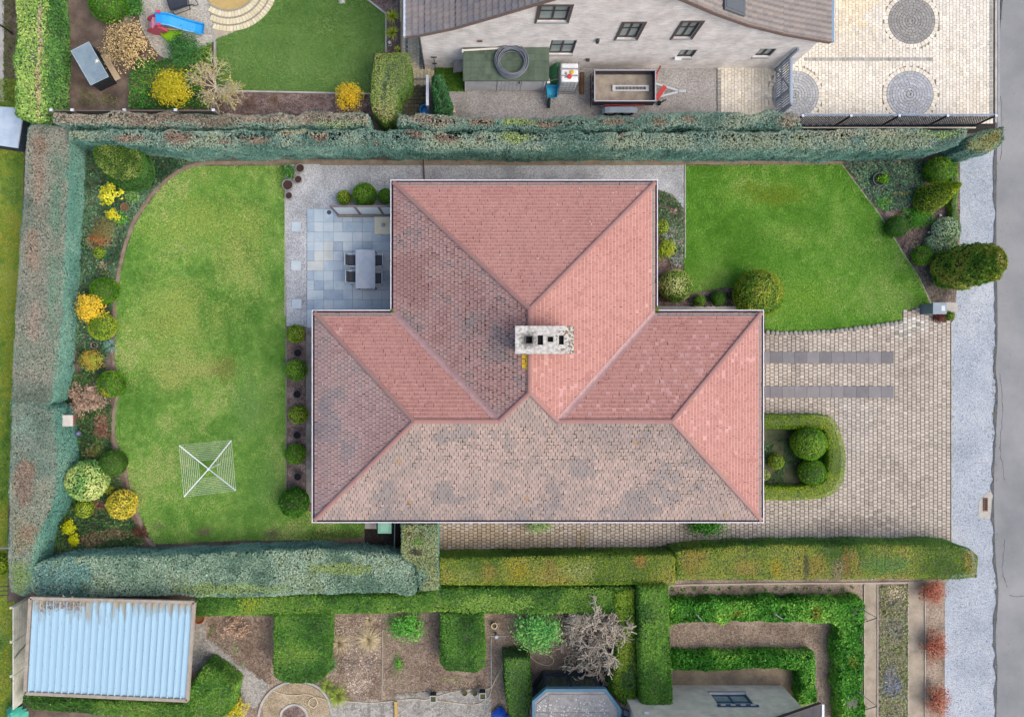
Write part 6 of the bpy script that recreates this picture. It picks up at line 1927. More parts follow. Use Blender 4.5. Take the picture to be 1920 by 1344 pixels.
m.build('frame', sm('frame_grey', '#7f9498', .4, .4), wb)
x, y, _ = W(1029.5, 193, .2)
m = MB(); m.tube([(x, y + .2 * math.cos(q), .2 + .2 * math.sin(q) * .98) for q in np.linspace(0, 2 * math.pi, 20, endpoint=False)], .045, 8, True); m.build('tyre', sm('rubber', '#1f3a3f', .8), wb, smooth=True)
m = MB(); m.tube([(x - .05, y, .2), (x + .05, y, .2)], .12, 12); m.build('hub', sm('hub_grey', '#4f6a6c', .6), wb)
for s_ in (-1, 1):
    m = MB(); m.tube([W(1036 + s_ * 10, 172, .3), W(1036 + s_ * 11, 178, 0.02)], .015, 6); m.build('leg', sm('frame_grey', '#7f9498', .4, .4), wb)
t = thing('rusty_pipe', W(1091, 157), 'short rusty brown log lying beside the white tank', 'log')
MB().tube([W(1091.5, 137, .12), W(1091, 157, .12), W(1091, 176, .12)], [.10, .105, .10], 12).build('bark', pm('rust_brown', [C('#5c4434'), C('#7a5c46'), C('#8f7058')], scale=6, fine=(25, .2)), t)
for py in (136.9, 176.1):
    x, y, _ = W(1091.2, py, .12)
    MB().tube([(x, y - .004, .12), (x, y + .004, .12)], .085, 12).build('cut_end', sm('log_end', '#a58a66', .9), t)

# trailer
tx0, tx1, ty0, ty1, zf, zr_ = 5.40, 8.06, 10.87, 12.23, .60, 1.05
tr = thing('trailer', ((tx0 + tx1) / 2, (ty0 + ty1) / 2, 0), 'tandem axle box trailer with plywood floor parked in the yard', 'trailer')
DKP = sm('trailer_panel', '#33303c', .5, var=.15)
RAIL = sm('alu_rail', '#c4c2cc', .35, .5)
MB().box(tx0 + .03, tx1 - .03, ty0 + .03, ty1 - .03, zf - .04, zf).build('floor', pm('trailer_ply', [C('#7a7064', .9), C('#8d8478', .9), C('#9a9184', .9), C('#ada480', .9)], scale=2.2, fine=(25, .12), rough=.8, contrast=(.3, .72)), tr)
for nm, (x0, x1, y0, y1) in (('side_panel', (tx0, tx1, ty0, ty0 + .03)), ('side_panel', (tx0, tx1, ty1 - .03, ty1)), ('front_panel', (tx1 - .03, tx1, ty0 + .031, ty1 - .031)), ('tailgate', (tx0, tx0 + .03, ty0 + .031, ty1 - .031))):
    p_ = MB().box(x0, x1, y0, y1, zf - .06, zr_ - .03).build(nm, DKP, tr)
    MB().box(x0 - .008, x1 + .008, y0 - .008, y1 + .008, zr_ - .029, zr_ + .01).build('top_rail', RAIL, p_)
for k in range(7):
    x = tx0 + .25 + k * .36
    MB().box(x, x + .22, ty1 - .045, ty1 - .032, zf + .10, zf + .16).build('lashing_rail', sm('lash_dark', '#4c4640', .6), tr)
for k in range(4):
    MB().box(tx0 - .03, tx0 - .002, ty0 + .12 + k * .36, ty0 + .20 + k * .36, zf + .1, zf + .25).build('latch', RAIL, tr)
MB().box(tx0 + .12, tx1 - .12, ty0 + .15, ty1 - .15, zf - .14, zf - .045).build('chassis', sm('chassis_grey', '#8a8d92', .5, .5), tr)
MB().box(tx0 + .5, tx1 - .35, ty0 - .03, ty0 - .009, zf - .02, zf + .05).build('red_stripe', sm('stripe_red', '#b83a38', .5), tr)
MB().box(tx0 - .06, tx0 - .035, ty0 - .05, ty1 + .05, .32, .44).build('lamp_board', DKP, tr)
for yy, s_ in ((ty0, -1), (ty1, 1)):
    fd = MB()
    y0_, y1_ = (yy - .36, yy - .10) if s_ < 0 else (yy + .01, yy + .14)
    pts = [(5.82, .30), (5.84, .50), (5.95, .62), (6.15, .66), (7.08, .66), (7.28, .62), (7.40, .50), (7.42, .30)]
    n = len(pts)
    fd.add([(p[0], y0_, p[1]) for p in pts] + [(p[0], y1_, p[1]) for p in pts] + [(p[0] * .985 + 6.62 * .015, y0_, p[1] - .02) for p in pts], [(i, i + 1, n + i + 1, n + i) for i in range(n - 1)] + [(2 * n + i, 2 * n + i + 1, i + 1, i) for i in range(n - 1)])
    fd.build('mudguard', sm('mudguard_grey', '#8d9aa6', .45), tr)
    for xc in (6.24, 7.0):
        ym_ = (y0_ + y1_) / 2 - .02 * s_
        wl = MB().tube([(xc + .235 * math.cos(q), ym_, .30 + .235 * math.sin(q)) for q in np.linspace(0, 2 * math.pi, 22, endpoint=False)], .075, 8, True).build('wheel', sm('tyre_black', '#222426', .85), tr, smooth=True)
        MB().tube([(xc, ym_ - .05, .30), (xc, ym_ + .05, .30)], .165, 14).build('rim', sm('rim_grey', '#a8acb0', .4, .5), wl)
cp = Vector((9.30, 11.50, .48))
db = MB()
db.bar((tx1 - .2, ty0 + .28, .46), cp, .09, .08); db.bar((tx1 - .2, ty1 - .28, .46), cp, .09, .08); db.bar((8.55, 11.22, .46), (8.55, 11.80, .46), .05, .05)
db.build('drawbar', sm('galvanised_pale', '#c4c9cf', .5), tr)
MB().bar((9.18, 11.50, .50), (9.52, 11.50, .50), .14, .12).build('coupling', sm('coupling_grey', '#b4b9bf', .5), tr, bevel=.02)
MB().tube([(8.52, 11.12, .18), (8.60, 11.08, .70)], .03, 8).build('jockey_post', sm('steel_dark', '#6f7276', .4, .5), tr)
MB().tube([(8.42, 11.13, .10), (8.52, 11.13, .10)], .10, 12).build('jockey_wheel', sm('tyre_black', '#222426', .85), tr)
MB().bar((8.10, 11.00, .98), (8.48, 11.55, .98), .20, .05).build('red_brace', sm('stripe_red', '#b83a38', .5), tr, bevel=.01)
MB().bar((8.10, 12.10, 1.0), (8.24, 12.36, 1.15), .07, .05).build('winch_strap', sm('strap_red', '#8f4038', .7), tr)
MB().bar((8.10, 12.10, 1.05), (8.07, 11.80, .95), .09, .04).build('winch_strap', sm('stripe_red', '#b83a38', .5), tr)
ra = thing('loading_ramp', W(1182, 167, .56), 'slotted aluminium loading ramp lying on the trailer floor', 'ramp')
rx0, ry0, _ = W(1148, 172, .62); rx1, ry1, _ = W(1216, 161, .62)
mb = MB().box(rx0, rx1, ry0, ry0 + .06, zf + .002, zf + .08); mb.box(rx0, rx1, ry1 - .06, ry1, zf + .002, zf + .08); mb.box(rx0, rx0 + .13, ry0 + .061, ry1 - .061, zf + .002, zf + .078); mb.box(rx1 - .13, rx1, ry0 + .061, ry1 - .061, zf + .002, zf + .078)
mb.build('rail', sm('ramp_alu', '#d4dade', .3, .4), ra)
for k in range(9):
    x = rx0 + .18 + k * (rx1 - rx0 - .36) / 8
    MB().box(x - .02, x + .02, ry0 + .061, ry1 - .061, zf + .03, zf + .05).build('rung', sm('ramp_rung', '#5c6468', .4, .4), ra)
# gate
gx = W(1453, 0)[0]
gy0, gy1 = W(0, 222)[1], YW - .05
gt = thing('metal_gate', (gx, (gy0 + gy1) / 2, 0), 'grey blue metal slat gate between the white house and the hedge', 'gate')
GM = sm('gate_grey', '#8794a4', .45)
GH = 1.45
mb = MB(); mb.box(gx - .05, gx + .05, gy1 - .10, gy1, 0, GH + .75); mb.build('post', GM, gt)
mb = MB(); mb.box(gx - .05, gx + .05, gy0, gy0 + .10, 0, GH + .2); mb.build('post', GM, gt)
mb = MB()
for z in (.15, .68, GH): mb.box(gx - .03, gx + .03, gy0 + .11, gy1 - .11, z - .04, z + .04)
gmid = gy0 + (gy1 - gy0) * .33
mb.box(gx - .032, gx + .032, gmid - .05, gmid + .05, .10, GH - .041)
mb.build('gate_frame', GM, gt)
MB().bar((gx + .04, gy1 - .15, .2), (gx + .04, gmid + .1, GH - .1), .02, .07).build('brace', GM, gt)
for k in range(18):
    y = gy0 + .17 + k * (gy1 - gy0 - .34) / 17
    MB().box(gx - .014, gx + .014, y - .026, y + .026, .20, GH - .045).build('slat', GM, gt)
MB().box(gx - .045, gx - .031, gmid + .14, gmid + .18, .9, 1.05).build('handle', sm('handle_white', '#dfe4ea', .3), gt)
MB().box(gx + .031, gx + .10, gy0 + .11, gy1 - .11, GH - .02, GH + .045).build('top_cap', sm('gate_cap', '#9fb0c0', .35), gt)
# mesh fence beside the pale drive
fy = W(0, 237.5)[1]
fx0, fx1 = W(1504, 0, 1.35)[0], W(1866, 0, 1.35)[0]
fn = thing('mesh_fence', ((fx0 + fx1) / 2, fy, 0), 'dark steel mesh fence with blue grey rail beside the pale drive', 'fence')
FH = 1.35
NAVY = sm('fence_navy', '#2c3444', .5)
kpost = 5
for k in range(kpost):
    x = fx0 + (fx1 - fx0) * k / (kpost - 1)
    p_ = MB().box(x - .03, x + .03, fy - .03, fy + .03, 0, FH + .05).build('post', NAVY, fn)
    MB().box(x - .05, x + .05, fy - .045, fy + .045, FH + .051, FH + .075).build('post_cap', sm('cap_white', '#d8dfe8', .4), p_)
MB().box(fx0, fx1, fy + .031, fy + .09, FH - .03, FH + .03).build('top_rail', sm('rail_blue', '#7f93ab', .4), fn)
for k in range(kpost - 1):
    xa, xb = fx0 + (fx1 - fx0) * k / (kpost - 1) + .03, fx0 + (fx1 - fx0) * (k + 1) / (kpost - 1) - .03
    m = MB()
    for j in range(int((xb - xa) / .10)):
        x = xa + .05 + j * .10
        m.bar((x, fy, .06), (x, fy, FH - .03), .022, .012)
    for j in range(11):
        z = .08 + j * .118
        m.bar((xa, fy + .014, z), (xb, fy + .014, z), .012, .022)
    m.build('mesh_panel', NAVY, fn)
ribbon('fence_kerb', [(x, 239.5) for x in range(1500, 1850, 30)], 2, .12, sm('kerb_white', '#d8d2c4', .8), thick=.11)
sheet('fence_soil', [(1490, 236), (1866, 232), (1866, 250), (1490, 250)], .062, MATS['dark_soil'], thick=.05)

# ------------------------------------------------------------------ north-west garden
t = thing('garden_hutch', W(186, 133), 'slate blue hutch with a star on its flat roof', 'hutch')
zt_ = .85
top = [W(133, 96, zt_), W(166.5, 79, zt_), W(203, 144, zt_), W(170, 160, zt_)]
c0 = np.mean([p[:2] for p in top], axis=0)
bot = [tuple(c0 + (np.array(p[:2]) - c0) * .93) for p in top]
MB().prism([p[:2] for p in top], zt_ - .05, zt_).build('roof', pm('slate_blue_felt', [C('#6f8290'), C('#8296a2'), C('#90a2ac')], scale=2, fine=(20, .08), rough=.7), t)
MB().prism(bot, .0, zt_ - .051).build('body', pm('black_boards', [C('#15181b'), C('#262a2e')], scale=6, fine=(15, .3), rough=.6), t)
e = MB(); e.tube(top, .02, 5, True); e.build('roof_trim', sm('trim_pale_blue', '#a8bcc8', .5), t)
a_, b_ = Vector((*bot[3], 0)), Vector((*bot[2], 0))
nrm_ = Vector((b_.y - a_.y, -(b_.x - a_.x), 0)).normalized()
if nrm_.y > 0: nrm_ = -nrm_
for k in range(5):
    z = .08 + k * .155
    MB().bar(a_ + nrm_ * .012 + Vector((0, 0, z)), b_ + nrm_ * .012 + Vector((0, 0, z)), .02, .12).build('slat', pm('black_boards_b', [C('#22262a'), C('#34393e')], scale=8, fine=(20, .3), rough=.5), t)
st = thing('star_ornament', W(182, 115, zt_), 'small white star lying on the slate blue hutch roof', 'ornament')
sx_, sy_, _ = W(182, 115, zt_)
MB().prism([(sx_ + (.11 if k % 2 == 0 else .04) * math.cos(k * math.pi / 5 + .3), sy_ + (.11 if k % 2 == 0 else .04) * math.sin(k * math.pi / 5 + .3)) for k in range(10)], zt_ + .002, zt_ + .025).build('star_plate', sm('star_white', '#efe8d8', .6), st)
MB().lathe((sx_, sy_, zt_ + .025), [(.03, 0), (.02, .012)], 8).build('boss', sm('star_white', '#efe8d8', .6), st)
bd = thing('plywood_board', W(207, 126), 'pale plywood board propped beside the slate blue hutch', 'board')
MB().prism([W(188.5, 104, .2)[:2], W(198.6, 100, .2)[:2], W(226.5, 147, .2)[:2], W(216, 152, .2)[:2]], .17, .20).build('panel', pm('plywood', [C('#b09c80'), C('#c4b094')], scale=2, fine=(30, .08), stretch=(.4, 2, 1)), bd)
MB().prism([W(192, 106, .1)[:2], W(197, 104, .1)[:2], W(221, 145, .1)[:2], W(216, 148, .1)[:2]], .0, .169).build('bearer', sm('bearer_wood', '#7a6a54', .9), bd)
# dry shrub with tan leaves, others
shrub('loose shrub of dry tan leaves between the hutch and the slide', 240, 86, 52, 1.3, PL('#8a7450', '#a89266', '#c4ac78', '#ccb684'), leaf=.10, clumps=110, per=16, spread=.08, aspect=.4, wood='#6f5c48')
ball('clipped green shrub at the top edge behind the dry shrub', 204, 12, 34, PL('#2f5f10', '#447a18', '#5a9024'), ryx=.9, leaf=.08, dens=600, name='shrub')
shrub('green shrub beside the wooden planter at the top edge', 252, 12, 20, .6, GC, leaf=.10, clumps=26, per=40)
shrub('dark green loose conifer over the play gravel', 346, 96, 30, 1.3, PL('#1f4a20', '#33642c', '#4a7c3c', '#5f8c50'), leaf=.12, clumps=46, per=50, aspect=.25, spread=.14)
shrub('bright yellow feathery shrub behind the north hedge', 323, 168, 35, 1.1, PL('#8a9420', '#b0a824', '#c8b82c', '#d4c43c'), leaf=.10, clumps=60, per=44, spread=.12, aspect=.35)
bare_shrub('pale leafless mop headed tree behind the north hedge', 397, 156, 46, 1.9, '#c4b89c', depth=3, kids=4, trunks=10, r0=.024, leafpal=PL('#b0a848', '#c8bc5c', '#a89c70'), nleaf=900, leaf=.07, trunk_px=(440, 207), up=.35, name='pollard_tree', cat='tree')
shrub('yellow flowering forsythia beside the clipped green block', 655, 183, 26, 1.1, PL('#b89818', '#ccac20', '#d8bc34', '#a89828'), leaf=.08, clumps=44, per=34, spread=.10, wood='#7a6040')
for px, py, l in ((466, 186, 'bare twiggy stems in the bark bed, nearer the mop headed tree'), (512, 184, 'bare reddish twiggy stems in the middle of the bark bed')):
    bare_shrub(l, px, py, 17, .5, '#7a5f50' if px < 500 else '#8f7458', depth=2, kids=3, trunks=9, r0=.008, up=1.0, group='cut back stems in the bark bed')
for px, py, r, l in ((735, 27, 13, 'upper yellow green palm lily in the narrow bark bed'), (735, 58, 13, 'lower yellow green palm lily in the narrow bark bed'), (744, 89, 6, 'smallest palm lily beside the white lantern')):
    x, y, _ = W(px, py, .3)
    t = thing('palm_lily', (x, y, 0), l, 'plant', 'palm lilies in the narrow bed')
    MB().tube([(x, y, 0), (x, y, .12)], .04, 7).build('stem', sm('palm_stem', '#7a6a44', .9), t)
    blades('rosette', (x, y, .12), 90 if r > 8 else 40, ML(r) * 1.15, .035, PL('#6f8a1c', '#94a828', '#b4c044', '#c8cc60'), t, zmin=.1, droop=.25)
x, y, _ = W(731, 84)
t = thing('garden_lantern', (x, y, 0), 'small white lantern in the narrow bark bed', 'lantern')
MB().box(x - .07, x + .07, y - .07, y + .07, 0, .03).build('base', sm('plastic_white', '#e4e8ec', .4), t)
MB().box(x - .05, x + .05, y - .05, y + .05, .031, .22).build('lantern_glass', sm('lantern_dark', '#3c4248', .2), t)
MB().lathe((x, y, .221), [(.09, 0), (.03, .07), (.015, .10)], 4).build('roof', sm('plastic_white', '#e4e8ec', .4), t)
x, y, _ = W(641, 3)
t = thing('stone_ornament', (x, y, 0), 'small white stone figure on the turf at the top edge', 'ornament')
MB().lathe((x, y, 0), [(.14, 0), (.13, .1), (.08, .2), (.10, .30), (.05, .38)], 10).build('figure', sm('stone_white', '#d4d2cc', .9), t)
MB().obox((x, y, -.0), (.3, .22, .06)).build('plinth', sm('stone_white', '#d4d2cc', .9), t)
# wooden planters
for (pts, l) in (([(212, 22), (232, 16), (240, 33), (220, 40)], 'weathered grey wooden planter beside the dry shrub'), ([(240, -6), (257, -8), (255, 5), (244, 6)], 'small pale framed planter at the top edge')):
    P_ = [W(p[0], p[1], .4)[:2] for p in pts]
    c0 = np.mean(P_, axis=0)
    t = thing('wooden_planter', (*c0, 0), l, 'planter')
    for k in range(4):
        a_, b_ = P_[k], P_[(k + 1) % 4]
        MB().bar((*a_, .2), (*b_, .2), .05, .40).build('side_board', sm('grey_wood', '#9a948a', .9), t)
    MB().prism([tuple(c0 + (np.array(p) - c0) * .9) for p in P_], .05, .33).build('soil', sm('slate_soil', '#4c5450', .95), t)
# slide
BLUE = sm('slide_blue', '#2c9ce0', .3, var=.06)
RED = sm('slide_red', '#c8506a', .4, var=.12)
t = thing('play_slide', W(330, 50), 'blue plastic slide with red steps on the play gravel', 'slide')
path = [((292, 37), .86), ((304, 36.5), .84), ((318, 38.5), .74), ((334, 44), .55), ((350, 49), .34), ((366, 53), .18), ((383, 57), .12)]
m = MB()
V = []
for i, ((px, py), z) in enumerate(path):
    p = np.array(W(px, py, z)[:2])
    j, k = max(0, i - 1), min(len(path) - 1, i + 1)
    d = np.array(W(*path[k][0], path[k][1])[:2]) - np.array(W(*path[j][0], path[j][1])[:2])
    d /= np.hypot(*d)
    n_ = np.array([-d[1], d[0]])
    w = .24 if i < 5 else .23
    for s_, dz in ((-w - .03, .10), (-w + .02, .115), (-w + .05, 0.01), (w - .05, 0.01), (w - .02, .115), (w + .03, .10)):
        V.append((*(p + n_ * s_), z + dz))
Fs = [(i * 6 + k, i * 6 + k + 1, (i + 1) * 6 + k + 1, (i + 1) * 6 + k) for i in range(len(path) - 1) for k in range(5)]
Fs.append(tuple(range(36, 42)))
m.add(V, Fs); m.build('chute', BLUE, t)
for (a_, b_) in (((299, 24), (286, 40)), ((300, 48), (286, 62))):
    m = MB()
    pts = []
    p0, p1 = np.array(W(*a_, .9)[:2]), np.array(W(*b_, .1)[:2])
    m.bar((*p0, .62), (*p1, .10), .12, .5)
    m.tube([(*(p0 + (.0, .0)), .9), (*(p0 + (.05, 0.0)), 1.0), (*(p0 + (-.1, 0)), .98)], .07, 8)
    m.build('side_panel', RED, t, bevel=.02)
for k in range(3):
    MB().bar(W(289 - k * 2.5, 33, .6 - .22 * k), W(289 - k * 2.5, 54, .6 - .22 * k), .16, .04).build('step', sm('step_pink', '#d890a0', .5), t)
t = thing('sand_tub', W(319, 64), 'lime green half round sand tub under the slide', 'tub')
pts = smooth_px([(300, 55), (337, 57), (336, 63), (328, 72), (318, 77), (308, 70)], 3, True)
P_ = [W(p[0], p[1], .25)[:2] for p in pts]
c0 = np.mean(P_, axis=0)
MB().prism([tuple(c0 + (np.array(p) - c0) * .9) for p in P_], .0, .14).build('tub_floor', sm('lime', '#94d024', .4), t)
m = MB(); m.tube([(*p, .22) for p in P_], .045, 8, True); m.build('rim', sm('lime_dark', '#7fc01c', .4), t, smooth=True)
MB().bar(W(299, 54.5, .33), W(338, 56.5, .33), .07, .03).build('seat_plank', sm('plank_tan', '#c8b890', .7), t)
# lounger
t = thing('sun_lounger', W(338, 8), 'dark grey fabric sun lounger on the play gravel', 'lounger')
FAB = sm('lounger_fabric', '#353c46', .8, var=.15)
MB().add([W(318, 18, .40), W(352, 9, .40), W(350, -14, .38), W(312, -6, .38)], [(0, 1, 2, 3)]).build('seat', FAB, t)
MB().add([W(318, 18, .405), W(352, 9, .405), W(368, 8, .75), W(326, 21, .75)], [(0, 1, 2, 3)]).build('backrest', FAB, t)
for pts in ([W(309, -12, .42), W(319, 18, .42), W(328, 28, .02)], [W(350, -14, .42), W(354, 8, .42), W(357, 18, .02)], [W(366, 0, .5), W(372, 9, .3), W(362, 12, .05)]):
    m = MB(); m.tube(pts, .018, 6); m.build('leg', sm('black_metal', '#262626', .5), t)
m = MB(); m.tube([W(328, 28, .03), W(357, 18, .03)], .016, 6); m.build('stretcher', sm('black_metal', '#262626', .5), t)
# plank fence behind the hedge
fy_ = W(0, 207.5, 1.75)[1]
t = thing('plank_fence', (W(250, 0, 1.75)[0], fy_, 0), 'grey plank fence with white capped posts behind the north hedge', 'fence')
px_ = [96, 135.5, 233, 329, 400]
for k, px in enumerate(px_):
    x = W(px, 0, 1.8)[0]
    p_ = MB().box(x - .06, x + .06, fy_ - .05, fy_ + .05, 0, 1.8).build('post', sm('concrete_post', '#9a9690', .9), t)
    MB().box(x - .063, x + .063, fy_ - .053, fy_ + .053, 1.801, 1.83).build('post_cap', sm('cap_white', '#d8dfe8', .4), p_)
for a_, b_ in zip(px_[:-1], px_[1:]):
    xa, xb = W(a_, 0, 1.8)[0] + .06, W(b_, 0, 1.8)[0] - .06
    for j in range(6):
        MB().box(xa, xb, fy_ - .02, fy_ + .02, .05 + j * .285, .325 + j * .285).build('plank', sm('fence_plank', '#6f675f', .9), t)
# white screen wall and blue bucket
x0, y0, _ = W(803.5, 215); x1, y1, _ = W(806, 160)
t = thing('white_screen', (x0, y0, 0), 'narrow white screen wall beside the mossy court', 'wall')
MB().box(x0 - .02, x0 + .06, y0, y1, 0, 1.1).build('panel', sm('screen_white', '#d4d8e4', .5), t)
MB().box(x0 - .04, x0 + .08, y0, y1, 1.101, 1.14).build('coping', sm('screen_white', '#d4d8e4', .5), t)
x, y, _ = W(797, 206, .3)
t = thing('blue_basin', (x, y, 0), 'bright blue plastic basin standing on the mossy court', 'basin')
MB().lathe((x, y, 0), [(.16, 0), (.24, .28), (.25, .30), (.22, .30), (.15, .06)], 16).build('bowl', sm('basin_blue', '#2c8cd0', .35), t)
MB().tube([(x - .25, y, .3), (x - .28, y, .24), (x - .25, y, .2)], .012, 5).build('handle', sm('basin_blue', '#2c8cd0', .35), t)
x, y, _ = W(848, 210)
t = thing('paper_bag', (x, y, 0), 'small pale carton at the foot of the ivy', 'carton')
MB().obox((x, y, .08), (.26, .2, .16), .3).build('carton_body', sm('carton', '#d8c8a0', .8), t, bevel=.01)
MB().obox((x + .05, y, .17), (.14, .19, .012), .3).build('flap', sm('carton', '#d8c8a0', .8), t)
# street pole at far west
x, y, _ = W(24, 64)
t = thing('street_pole', (x, y, 0), 'thin black pole at the far west pavement', 'pole')
MB().tube([(x, y, 0), (x, y, 2.6)], .035, 8).build('shaft', sm('black_metal', '#262626', .5), t)
MB().tube([(x, y, 0), (x, y, .12)], .06, 10).build('foot', sm('black_metal', '#262626', .5), t)
# grey box shed at the west edge
t = thing('metal_shed', W(10, 245), 'pale blue metal roofed box at the west edge of the picture', 'shed')
zt_ = .95
P_ = [W(-60, 196, zt_)[:2], W(26, 202, zt_)[:2], W(42, 222, zt_)[:2], W(33, 278, zt_)[:2], W(-60, 264, zt_)[:2]]
MB().prism(P_, zt_ - .06, zt_).build('roof', pm('pale_metal', [C('#9fb0c4'), C('#b4c4d4'), C('#c4d0dc')], scale=1.2, rough=.4), t)
c0 = np.mean(P_, axis=0)
MB().prism([tuple(c0 + (np.array(p) - c0) * .96) for p in P_], 0, zt_ - .061).build('wall', pm('navy_boards', [C('#2c3644'), C('#3f4a5c')], scale=3, fine=(12, .15)), t)
for u in (.25, .5, .75):
    a_ = np.array(P_[0]) * (1 - u) + np.array(P_[4]) * u; b_ = np.array(P_[2]) * (1 - u) + np.array(P_[3]) * u
    MB().bar((*a_, zt_ + .006), (*b_, zt_ + .006), .03, .012).build('seam', MATS['pale_metal'], t)

# ------------------------------------------------------------------ terrace
ZT = .04
t = thing('garden_table', W(684, 506, ZT), 'grey rectangular garden table on the bluestone terrace', 'table')
x0, y0, _ = W(666.5, 541, .79); x1, y1, _ = W(703.5, 468, .79)
TBM = pm('table_top_grey', [C('#94a0b0'), C('#a4aebc'), C('#b0b8c2')], scale=2, fine=(30, .05), rough=.5)
MB().box(x0, x1, y0, y1, .75, .785).build('tabletop', TBM, t, bevel=.008)
MB().box(x0 + .05, x1 - .05, y0 + .05, y1 - .05, .69, .749).build('apron', sm('alu_dark', '#5c626c', .4, .4), t)
for (x, y) in ((x0 + .06, y0 + .06), (x1 - .06, y0 + .06), (x0 + .06, y1 - .06), (x1 - .06, y1 - .06)):
    MB().box(x - .035, x + .035, y - .035, y + .035, ZT, .689).build('leg', sm('alu_dark', '#5c626c', .4, .4), t)
FABC = sm('chair_fabric', '#454b56', .85, var=.12)
ALU = sm('chair_alu', '#c0c8d2', .45)
def chair(px, py, face, label):
    x, y, _ = W(px, py, .45)
    t = thing('garden_chair', (x, y, ZT), label, 'chair', 'garden chairs round the table')
    M_ = Matrix.Rotation(face, 3, 'Z')
    def T(p): 
        q = M_ @ Vector(p); return (x + q.x, y + q.y, q.z)
    def bx(nm, c, s, mat, tilt=0):
        MB().obox(T(c), s, mtx=M_ @ Matrix.Rotation(tilt, 3, 'Y')).build(nm, mat, t)
    bx('seat', (0, 0, .44), (.46, .46, .025), FABC)
    bx('backrest', (-.27, 0, .68), (.025, .46, .48), FABC, -.2)
    for s_ in (-1, 1):
        m = MB(); m.tube([T((.22, s_ * .26, ZT)), T((.23, s_ * .27, .64)), T((.0, s_ * .275, .66)), T((-.24, s_ * .26, .64))], .016, 6); m.build('arm', ALU, t)
        m = MB(); m.tube([T((-.20, s_ * .25, .42)), T((-.26, s_ * .25, ZT))], .016, 6); m.build('leg', ALU, t)
        m = MB(); m.tube([T((-.22, s_ * .245, .42)), T((-.325, s_ * .245, .93))], .016, 6); m.build('back_post', ALU, t)
    m = MB(); m.tube([T((-.325, -.245, .93)), T((-.325, .245, .93))], .016, 6); m.build('back_rail', ALU, t)
    return t
chair(664, 488.5, 0, 'dark garden chair on the lawn side of the table, nearer the screen')
chair(665.5, 519.5, 0, 'dark garden chair on the lawn side of the table, nearer the low roof')
chair(706, 489, math.pi, 'garden chair on the house side of the table, nearer the screen')
chair(705, 522, math.pi, 'garden chair on the house side of the table, nearer the low roof')
# glass screen
gy = W(0, 404)[1]
SH = 1.95
gx0, gx1 = W(634, 0)[0], W(752, 0)[0]
t = thing('glass_screen', ((gx0 + gx1) / 2, gy, 0), 'framed frosted glass wind screen on a low wall at the terrace edge', 'screen')
TAUPE = sm('screen_taupe', '#6f6668', .5)
MB().box(gx0, gx1, gy - .09, gy + .07, ZT - .03, .22).build('plinth', sm('plinth_stone', '#8a857c', .9), t)
xs_ = [gx0, gx0 + (W(676, 0)[0] - W(634, 0)[0]), W(718, 0)[0], gx1]
for k, x in enumerate(xs_):
    MB().box(x, x + .09, gy - .04, gy + .04, .221, SH).build('post', TAUPE, t)
for a_, b_ in zip(xs_[:-1], xs_[1:]):
    MB().box(a_ + .091, b_ - .001, gy - .035, gy + .035, SH - .08, SH - .001).build('rail', TAUPE, t)
    MB().box(a_ + .091, b_ - .001, gy - .035, gy + .035, .222, .30).build('rail', TAUPE, t)
    MB().box(a_ + .091, b_ - .001, gy - .008, gy + .008, .301, SH - .081).build('pane', glass_mat('frosted_glass', C('#d4dee2', 1), .3, .12), t)
x, y, _ = W(719, 423, ZT)
t = thing('parasol_base', (x, y, ZT), 'square cream stone parasol base with a steel tube beside the house', 'parasol base')
MB().obox((x, y, ZT + .045), (.80, .82, .09)).build('slab', pm('cream_stone', [C('#c8c4ac', 1), C('#d8d4bc', 1)], scale=4, fine=(30, .08)), t, bevel=.03)
MB().lathe((x, y, ZT + .09), [(.09, 0), (.08, .03), (.035, .05), (.035, .32), (.045, .34)], 14).build('tube', sm('galvanised', '#a9adb2', .4, .6), t)
MB().bar((x, y - .02, ZT + .3), (x + .12, y - .06, ZT + .3), .025, .02).build('clamp_handle', sm('galvanised', '#a9adb2', .4, .6), t)
x, y, _ = W(617, 398.5, ZT)
t = thing('floor_drain', (x, y, ZT), 'round dark drain set in the terrace near the glass screen', 'drain')
MB().lathe((x, y, ZT - .01), [(.10, 0), (.10, .016), (.075, .016)], 18).build('ring', sm('drain_ring', '#4c5458', .5, .4), t)
MB().lathe((x, y, ZT - .01), [(.073, 0), (.073, .012)], 16).build('cover', sm('drain_cover', '#6a7478', .5, .4), t)
# pots
for px, py, r, l in ((562, 315, 8.5, 'empty brown pot in the gravel corner, nearest the hedge'), (558.5, 336, 7.5, 'small empty pot in the gravel corner, nearest the house'), (539, 346.5, 10.5, 'largest empty pot on the edge of the lawn'), (541, 366.5, 7, 'smallest empty pot at the end of the pot group')):
    pot(l, px, py, r, .3 if r < 9 else .38, '#94908e', soil='#4a3530', group='pots in the gravel corner')
t_, (x, y, h_) = pot('grey pot with a leafy green plant in the gravel corner', 543, 324, 10.5, .36, '#8a9094', group='pots in the gravel corner')
Q = np.c_[RNG.normal(x, .12, 260), RNG.normal(y + .05, .15, 260), h_ + np.abs(RNG.normal(.08, .1, 260))]
leaves('foliage', Q, np.tile([0., 0., 1.], (260, 1)), .10, jcol(pal_pick(GC, RNG.random(260))), LEAF, t_)
for px, py, l in ((558, 661.5, 'black pot between the first and second box balls'), (557, 739, 'black pot between the second and third box balls'), (557, 815.5, 'black pot between the third and fourth box balls'), (558, 893.5, 'black pot between the last box ball and the leafy shrub')):
    pot(l, px, py, 8, .28, '#55565e', soil='#1c1a1c', group='pots in the bark strip')

